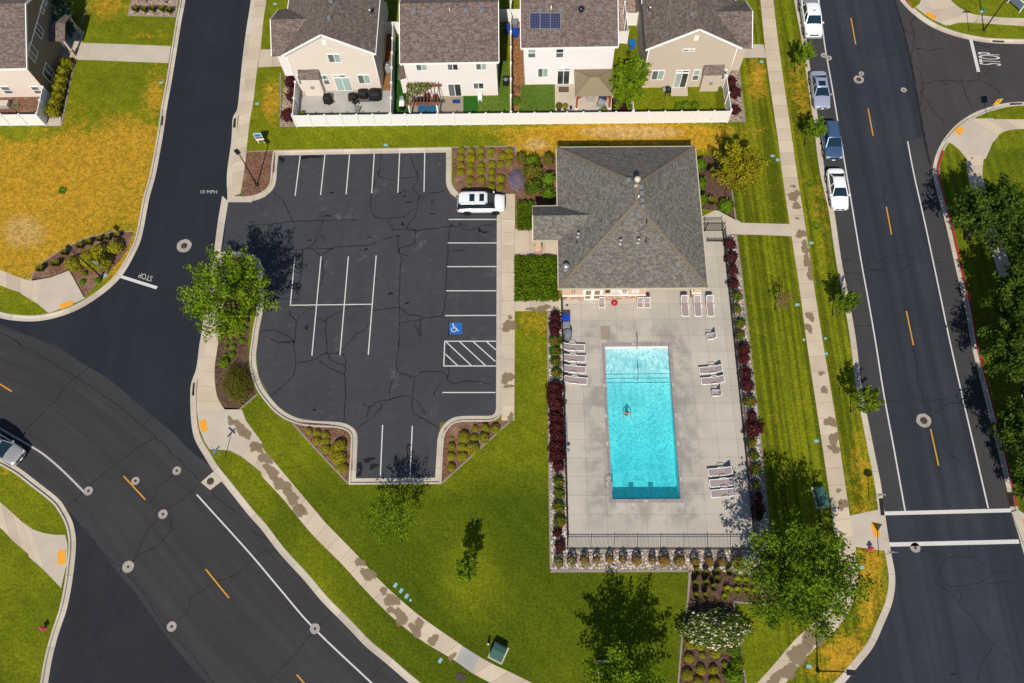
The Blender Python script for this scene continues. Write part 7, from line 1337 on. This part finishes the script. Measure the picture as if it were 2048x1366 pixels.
for i, (x, y, r, d) in enumerate(((460, 712, 28, 'alone at the pointed upper tip'), (527, 728, 32, 'upper left of a touching group of four'), (524, 790, 34, 'lower left of a touching group of four'), (592, 745, 32, 'upper right of a touching group of four'), (592, 795, 32, 'lower right of a touching group of four'), (590, 852, 36, 'beside the big clump on its left'), (640, 875, 28, 'squeezed against the left of the big clump'), (695, 835, 60, 'topmost and largest of the big clump'), (690, 920, 64, 'lower part of the big clump'), (720, 1000, 42, 'lowest, at the bottom tip'))):
    plant(K_box, 'clipped_shrub', 'lf_box', 'C2', x, y, r, 'yellow-green shrub left of the two-bay nook, ' + d, 'shrub', 'clipped shrubs in the bed left of the two-bay nook')
for i, (x, y, r, d) in enumerate(((1758, 695, 26, 'small, top row left'), (1840, 687, 33, 'top row middle'), (1915, 697, 42, 'top row right, big'), (1668, 760, 44, 'big, second row left'), (1750, 764, 30, 'second row middle'), (1828, 765, 44, 'big, second row right'), (1577, 772, 15, 'tiny one by the kerb'), (1575, 835, 32, 'third row left'), (1655, 840, 34, 'third row middle'), (1737, 847, 52, 'biggest, third row right'), (1568, 910, 33, 'fourth row left'), (1655, 910, 42, 'fourth row right'), (1573, 997, 34, 'lowest at the bottom tip'))):
    plant(K_box, 'clipped_shrub', 'lf_box', 'C2', x, y, r, 'yellow-green shrub right of the two-bay nook, ' + d, 'shrub', 'clipped shrubs in the bed right of the two-bay nook')
for i, (x, y, r) in enumerate(((457, 420, 41), (560, 408, 36), (660, 410, 38), (755, 405, 33), (857, 402, 33), (960, 402, 36), (1067, 410, 40), (1190, 410, 34), (1283, 410, 43), (1402, 412, 45), (1522, 420, 35), (1633, 412, 39), (1735, 418, 39), (1848, 418, 47))):
    plant(K_box, 'globe_shrub', 'lf_rust' if i > 1 else 'lf_olive', 'D3', x, y, r, 'rusty orange globe shrub below the south fence, %s in the row from the left' % ORD[i], 'shrub', 'row of globe shrubs below the south pool fence', h=.95)
for i, (x, y, r, d) in enumerate(((1485, 1055, 45, 'touching the white roses on the left'), (1560, 1072, 36, 'touching the white roses, second'), (1680, 1130, 45, 'below the middle of the white roses'), (1475, 1170, 37, 'second row left'), (1577, 1150, 26, 'small, second row middle'), (1755, 1222, 26, 'small, by the dark hedge'), (1567, 1262, 42, 'third row middle'), (1663, 1262, 40, 'third row right'), (1460, 1300, 44, 'third row left, by the edging'), (1548, 1358, 38, 'lowest row middle'), (1670, 1355, 42, 'lowest row right'))):
    plant(K_box, 'clipped_shrub', 'lf_box', 'D3', x, y, r, 'yellow-green shrub in the bed below the white roses, ' + d, 'shrub', 'clipped shrubs in the bed below the white roses')
for i, (x, y, r, d) in enumerate(((1830, 1120, 52, 'top'), (1850, 1215, 55, 'middle'), (1820, 1310, 66, 'bottom'))): plant(K_loose, 'dark_shrub', 'lf_green', 'D3', x, y, r, 'dark green loose shrub at the right of the lower bed, %s of three' % d, 'shrub', 'dark shrubs in the lower right bed')
for i, (x, y) in enumerate(((1535, 500), (1610, 510), (1695, 500), (1785, 505), (1520, 595), (1605, 590), (1660, 625), (1690, 560), (1530, 690), (1600, 690))): plant(K_grass, 'feather_grass', 'lf_olive', 'D3', x, y, 42, 'dark tufted grass above the white roses, %s from the top' % ORD[i], 'ornamental grass', 'tufted grasses above the white roses', h=.9)
for i, (x, y) in enumerate(((1855, 570), (1920, 575), (1990, 580), (1775, 640), (1850, 650), (1920, 650), (1985, 660), (1755, 700))): plant(K_lily, 'daylily', 'lf_yel', 'D3', x, y, 34, 'spiky yellow-green daylily under the big corner tree, %s of the clumps' % ORD[i], 'daylily', 'daylilies beside the big corner tree', h=.5)
# white roses: one sprawling thicket
C, d = dome(5200, 1.0, .7, .16, .4); f = (rng.random(5200) < .17) & (d[:, 2] > 0); o = link('white_rose_bush', leaf_mesh('white_rose_bush', C, .09, rng.uniform(0, .8, 5200), f, .5, .8, d), M['lf_white']); c = px2w(*q('D3', 1668, 945), .8); o.location = (c[0], c[1], .13); o.scale = (2.85, 1.55, 1.55); tag(o, 'wide rose bush covered in white blossoms at the bottom of the picture', 'rose bush')
# beds along the pool fence
W_ = 'shrubs in the gravel along the west pool fence'; E_ = 'shrubs in the gravel along the east pool fence'
for x, y, r, d in ((430, 1150, 46, 'topmost by the path'), (428, 1215, 46, 'second from the top'), (425, 1270, 40, 'just above the first rose')): plant(K_bar, 'barberry_shrub', 'lf_red', 'B3', x, y, r, 'dark red barberry along the west pool fence, ' + d, 'shrub', W_, h=.8)
for i, (x, y, r) in enumerate(((432, 375, 60), (425, 440, 62), (440, 510, 56), (440, 610, 55), (438, 690, 56), (445, 760, 56), (445, 830, 56), (447, 900, 58), (455, 985, 46))): plant(K_bar, 'barberry_shrub', 'lf_red', 'C3', x, y, r, 'dark red barberry in the long west fence hedge, %s from the top' % ORD[i], 'shrub', W_, h=.95)
for i, (rg, x, y, r, m) in enumerate((('B3', 430, 1335, 46, 'lf_rosered'), ('C3', 430, 90, 40, 'lf_rosered'), ('C3', 432, 170, 40, 'lf_rose'), ('C3', 437, 255, 44, 'lf_rose'), ('C3', 455, 1110, 46, 'lf_rose'), ('C3', 460, 1195, 46, 'lf_rose'), ('C3', 460, 1300, 42, 'lf_rose'), ('D3', 465, 95, 46, 'lf_rose'))): plant(K_rose, 'rose_bush', m, rg, x, y, r, 'blooming green rose bush by the west pool fence, %s from the top' % ORD[i], 'rose bush', W_, h=.6)
for i, (x, y, r) in enumerate(((450, 195, 40), (467, 300, 44))): plant(K_bar, 'barberry_shrub', 'lf_red', 'D3', x, y, r, ('dark red barberry near the south-west fence corner, upper', 'dark red barberry at the south-west fence corner, lower')[i], 'shrub', W_, h=.6)
for i, (rg, x, y, r, m) in enumerate((('B3', 1792, 580, 46, 'lf_red'), ('B3', 1803, 685, 46, 'lf_red'), ('B3', 1815, 785, 46, 'lf_red'), ('B3', 1820, 890, 42, 'lf_red'), ('C3', 1895, 70, 52, 'lf_red'), ('C3', 1898, 145, 50, 'lf_red'), ('C3', 1915, 260, 50, 'lf_red'), ('C3', 1925, 355, 50, 'lf_red'), ('C3', 1945, 480, 46, 'lf_olive'), ('C3', 1965, 590, 40, 'lf_red'), ('C3', 1980, 690, 72, 'lf_red'), ('C3', 2008, 1225, 42, 'lf_red'), ('C3', 2012, 1310, 46, 'lf_red'), ('D3', 2012, 60, 46, 'lf_red'))):
    plant(K_bar, 'barberry_shrub', m, rg, x, y, r, ('dark red' if m == 'lf_red' else 'olive brown') + ' barberry in gravel by the east pool fence, %s from the top' % ORD[i], 'shrub', E_, h=.75)
for i, (rg, x, y, r, m) in enumerate((('B3', 1845, 985, 44, 'lf_rose'), ('B3', 1845, 1085, 38, 'lf_rose'), ('B3', 1872, 1195, 42, 'lf_rose'), ('B3', 1866, 1290, 40, 'lf_rosered'), ('C3', 1955, 800, 42, 'lf_rose'), ('C3', 1980, 905, 42, 'lf_rose'), ('C3', 1995, 1010, 44, 'lf_rose'), ('C3', 1997, 1130, 34, 'lf_rose'))): plant(K_rose, 'rose_bush', m, rg, x, y, r, 'green rose bush with blooms in gravel by the east pool fence, %s from the top' % ORD[i], 'rose bush', E_, h=.6)
# around the pool house
C, d = dome(2600, 1.0, .9, .2, .5); fl = rng.random(2600) < .35
o = link('lavender_bush', leaf_mesh('lavender_bush', C, .1, rng.uniform(0, 1, 2600), fl, .6, .25, d), M['lf_lav']); c = px2w(*q('B3', 130, 85), .5); o.location = (c[0], c[1], .13); o.scale = (.95, 1.25, .95); tag(o, 'pale purple lavender bush beside the clipped shrubs', 'lavender')
for rg, x, y, r, m, h, lb in (('B3', 255, 20, 75, 'lf_olive', 1.2, 'tall olive green bush between the lavender and the pool house'), ('B3', 260, 130, 75, 'lf_rose', 1.2, 'tall green bush with red blossoms beside the lavender and the pool house'), ('B3', 380, 75, 55, 'lf_green', 1.3, 'dark green bush against the west wall of the pool house, middle'), ('B3', 380, 185, 52, 'lf_green', 1.2, 'dark green bush against the west wall just above the porch'), ('A3', 378, 1240, 50, 'lf_olive', 1.1, 'olive bush at the north-west corner of the pool house'), ('A3', 168, 1228, 42, 'lf_olive', .8, 'olive bush above the lavender at the bed edge'), ('A3', 255, 1265, 55, 'lf_green', 1.1, 'loose green bush in the bed north-west of the pool house'),
                              ('A3', 1562, 1290, 45, 'lf_green', 1.2, 'green bush against the east wall of the pool house, top'), ('B3', 1572, 110, 42, 'lf_green', 1.2, 'green bush against the east wall of the pool house, middle'), ('B3', 1580, 235, 40, 'lf_green', 1.2, 'green bush against the east wall of the pool house, lowest'), ('B3', 1765, 280, 58, 'lf_green', .9, 'green bush at the edge of the lawn below the golden tree')): plant(K_loose if m != 'lf_rose' else K_rose, 'garden_bush', m, rg, x, y, r, lb, 'bush', 'bushes around the pool house', h=h)
plant(K_grass, 'yucca', 'lf_olive', 'B3', 1645, 250, 55, 'olive spiky clump between the golden tree and the gate path', 'yucca', None, h=.9)
def hedge(label, poly, h, n, size, mat):
    P_ = T(poly, .5); xs, ys = [p[0] for p in P_], [p[1] for p in P_]; C = []
    x0, x1, y0, y1 = min(xs), max(xs), min(ys), max(ys); c = ((x0 + x1) / 2, (y0 + y1) / 2)
    X = rng.uniform(-1, 1, n); Y = rng.uniform(-1, 1, n); e = np.minimum(1 - np.abs(X), 1 - np.abs(Y)); Z = h * (.25 + .75 * np.clip(e * 6, 0, 1) ** .5) * (.75 + .12 * np.sin(X * 9 + Y * 4) + .1 * np.cos(Y * 11) + .12 * rng.normal(0, 1, n)); Z = np.where(rng.random(n) < .25, Z * rng.random(n), Z)
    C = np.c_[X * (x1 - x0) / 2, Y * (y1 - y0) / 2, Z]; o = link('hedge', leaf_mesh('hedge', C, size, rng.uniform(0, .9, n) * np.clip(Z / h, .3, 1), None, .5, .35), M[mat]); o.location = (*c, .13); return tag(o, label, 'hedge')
hedge('large square green hedge between the lot walk and the pool house', 'B3 112,672 445,672 445,1018 112,1018', 1.0, 9000, .2, 'lf_bright'); hedge('small square green hedge in front of the porch', 'B3 135,250 270,240 270,462 140,462', .9, 4200, .17, 'lf_bright'); hedge('dark red ground cover beside the gazebo post', 'A3 878,800 1010,800 1010,868 878,868', .5, 1500, .13, 'lf_red')
# alley beds
for i, (x, y, r, d) in enumerate(((572, 735, 62, 'leftmost'), (690, 690, 62, 'left of the dense clump'), (770, 640, 70, 'top of the dense clump'), (800, 720, 70, 'right of the dense clump'), (735, 750, 50, 'bottom of the dense clump'), (898, 605, 52, 'rightmost'))): plant(K_box, 'clipped_shrub', 'lf_box', 'B1', x, y, r, 'yellow-green bush in the bed by the alley stop line, ' + d, 'shrub', 'bushes in the bed by the alley stop line', h=1.1)
for i, (x, y, r) in enumerate(((320, 775, 46), (440, 735, 46), (510, 650, 38), (630, 595, 40), (700, 570, 40), (780, 545, 34), (845, 535, 34), (920, 520, 40))): plant(K_grass, 'tufted_grass', 'lf_olive', 'B1', x, y, r, 'tufted grass along the curved edging by the dry lawn, %s from the left' % ORD[i], 'ornamental grass', 'tufted grasses along the curved edging', h=.75)
for x, y, r, d in ((665, 810, 22, 'upper'), (645, 878, 22, 'lower left'), (765, 868, 28, 'nearest the kerb')): plant(K_loose, 'small_plant', 'lf_bright', 'B1', x, y, r, 'small green plant in bare mulch near the leaning sign, ' + d, 'plant', 'small plants by the leaning sign')
for i, (x, y, r) in enumerate(((1785, 10, 20), (1820, 10, 14), (1890, 10, 20), (1768, 60, 16), (1820, 60, 24), (1815, 117, 24), (1760, 122, 16))): plant(K_loose, 'small_plant', 'lf_bright', 'C1', x, y, r, 'small bright plant in the island bed above the juniper, %s of seven' % ORD[i], 'plant', 'small plants in the island bed')
plant(K_loose, 'garden_bush', 'lf_green', 'C1', 1752, 182, 38, 'small green bush touching the upper left of the juniper', 'bush', None); plant(K_loose, 'garden_bush', 'lf_olive', 'B1', 1835, 1235, 80, 'olive brown bush just below the large island tree', 'bush', None, h=.8)
C, d = dome(4200, 1.0, .8, .2, .5); o = link('juniper', leaf_mesh('juniper', C, .13, rng.uniform(0, .9, 4200), None, .5, .22, d), M['lf_olive']); c = px2w(*q('C1', 1850, 345), .6); o.location = (c[0], c[1], .13); o.scale = (1.35, 1.9, 1.2); o.rotation_euler.z = .25; tag(o, 'large shaggy green juniper at the lower end of the island bed', 'juniper')
for rg, x, y, r, lb in (('A2', 318, 640, 52, 'dark red shrub by the fence of the cream house, top of three'), ('A2', 325, 755, 46, 'dark red shrub by the fence of the cream house, middle of three'), ('A2', 298, 900, 58, 'dark red shrub by the fence of the cream house, bottom of three'), ('A3', 1805, 640, 42, 'dull red shrub by the beige house side fence, top of three'), ('A3', 1828, 725, 48, 'dark red shrub by the beige house side fence, middle of three'), ('A3', 1832, 862, 40, 'dark red shrub by the beige house side fence, bottom of three')): plant(K_bar, 'barberry_shrub', 'lf_red', rg, x, y, r, lb, 'shrub', 'dark red shrubs outside the yard fences', h=.95)
for i, (x, y, r) in enumerate(((520, 500, 42), (497, 560, 40), (480, 625, 42), (465, 690, 42), (455, 755, 42), (432, 812, 44), (415, 870, 50))): plant(K_loose, 'garden_bush', 'lf_box', 'A1', x, y, r, 'yellow-green bush along the shaded wall of the far west house, %s from the porch' % ORD[i], 'bush', 'bushes along the far west house', h=1.0)
for i, (x, y) in enumerate(((1062, 75), (1130, 80), (1195, 75), (1265, 75), (1325, 85))): plant(K_grass, 'tufted_grass', 'lf_olive', 'A1', x, y, 38, 'tufted grass in the pink gravel bed by the alley, %s from the left' % ORD[i], 'ornamental grass', 'tufted grasses in the pink gravel bed', h=.8)
for x, y, d in ((1395, 838, 'left'), (1450, 825, 'middle'), (1520, 825, 'right')): plant(K_loose, 'garden_bush', 'lf_green', 'A3', x, y, 34, 'low bush inside the long fence of the beige house yard, ' + d, 'bush', 'low bushes inside the beige house yard', h=.6)
plant(K_loose, 'garden_bush', 'lf_bright', 'A3', 812, 858, 26, 'small bush by the fence at the gazebo front', 'bush', None, h=.4); plant(K_loose, 'garden_bush', 'lf_bright', 'A2', 410, 888, 22, 'yellow-green tuft in the fence corner of the grey patio', 'bush', None, h=.4)
plant(K_loose, 'rock_plants', 'lf_white', 'A3', 125, 790, 40, 'pale succulents between the side fence and the solar house turf', 'plant', None, h=.3); plant(K_loose, 'rock_plants', 'lf_dead', 'A3', 130, 700, 34, 'orange rocks and dry plants at the corner of the solar house', 'plant', None, h=.25)
for p_, m, r, h in ((pl1, 'lf_olive', .36, .4), (pl2, 'lf_yel', .3, .35)):
    me = K_loose[0].copy(); o = link('foliage', me, M[m], p_); o.location = (0, 0, .36); o.scale = (r / .5, r / .5, h / .6)
# vines on the pergola
n = 1500; X = rng.uniform(-1.7, 1.1, n); Y = rng.uniform(-.2, 1.5, n); keep = (Y > -.2 + .9 * np.clip(X + .4, 0, 2)) | (X < -1.3); X, Y = X[keep], Y[keep]; X = np.r_[X, rng.uniform(-1.75, -1.45, 350)]; Y = np.r_[Y, rng.uniform(-1.2, .2, 350)]
me = leaf_mesh('vine', np.c_[X, Y, 2.5 + rng.normal(0, .09, len(X))], .14, rng.uniform(0, .8, len(X)), rng.random(len(X)) < .10, .6, .7); o = link('climbing_vine', me, M['lf_white']); o.location = (-11.3, 57.1, .13); tag(o, 'leafy vine with pale blossoms spread over the pergola', 'vine')
# tufts and weeds
for x, y, reg in ((490, 165, 'B1'), (435, 440, 'B4'), (385, 110, 'B4')): plant(K_lily, 'weed_tuft', 'lf_green', reg, x, y, 34, 'darker tuft of grass in %s' % {'490': 'the dry west lawn', '435': 'the kerb strip below the white sedan', '385': 'the kerb strip beside the white sedan'}[str(x)], 'grass tuft', None, h=.15)
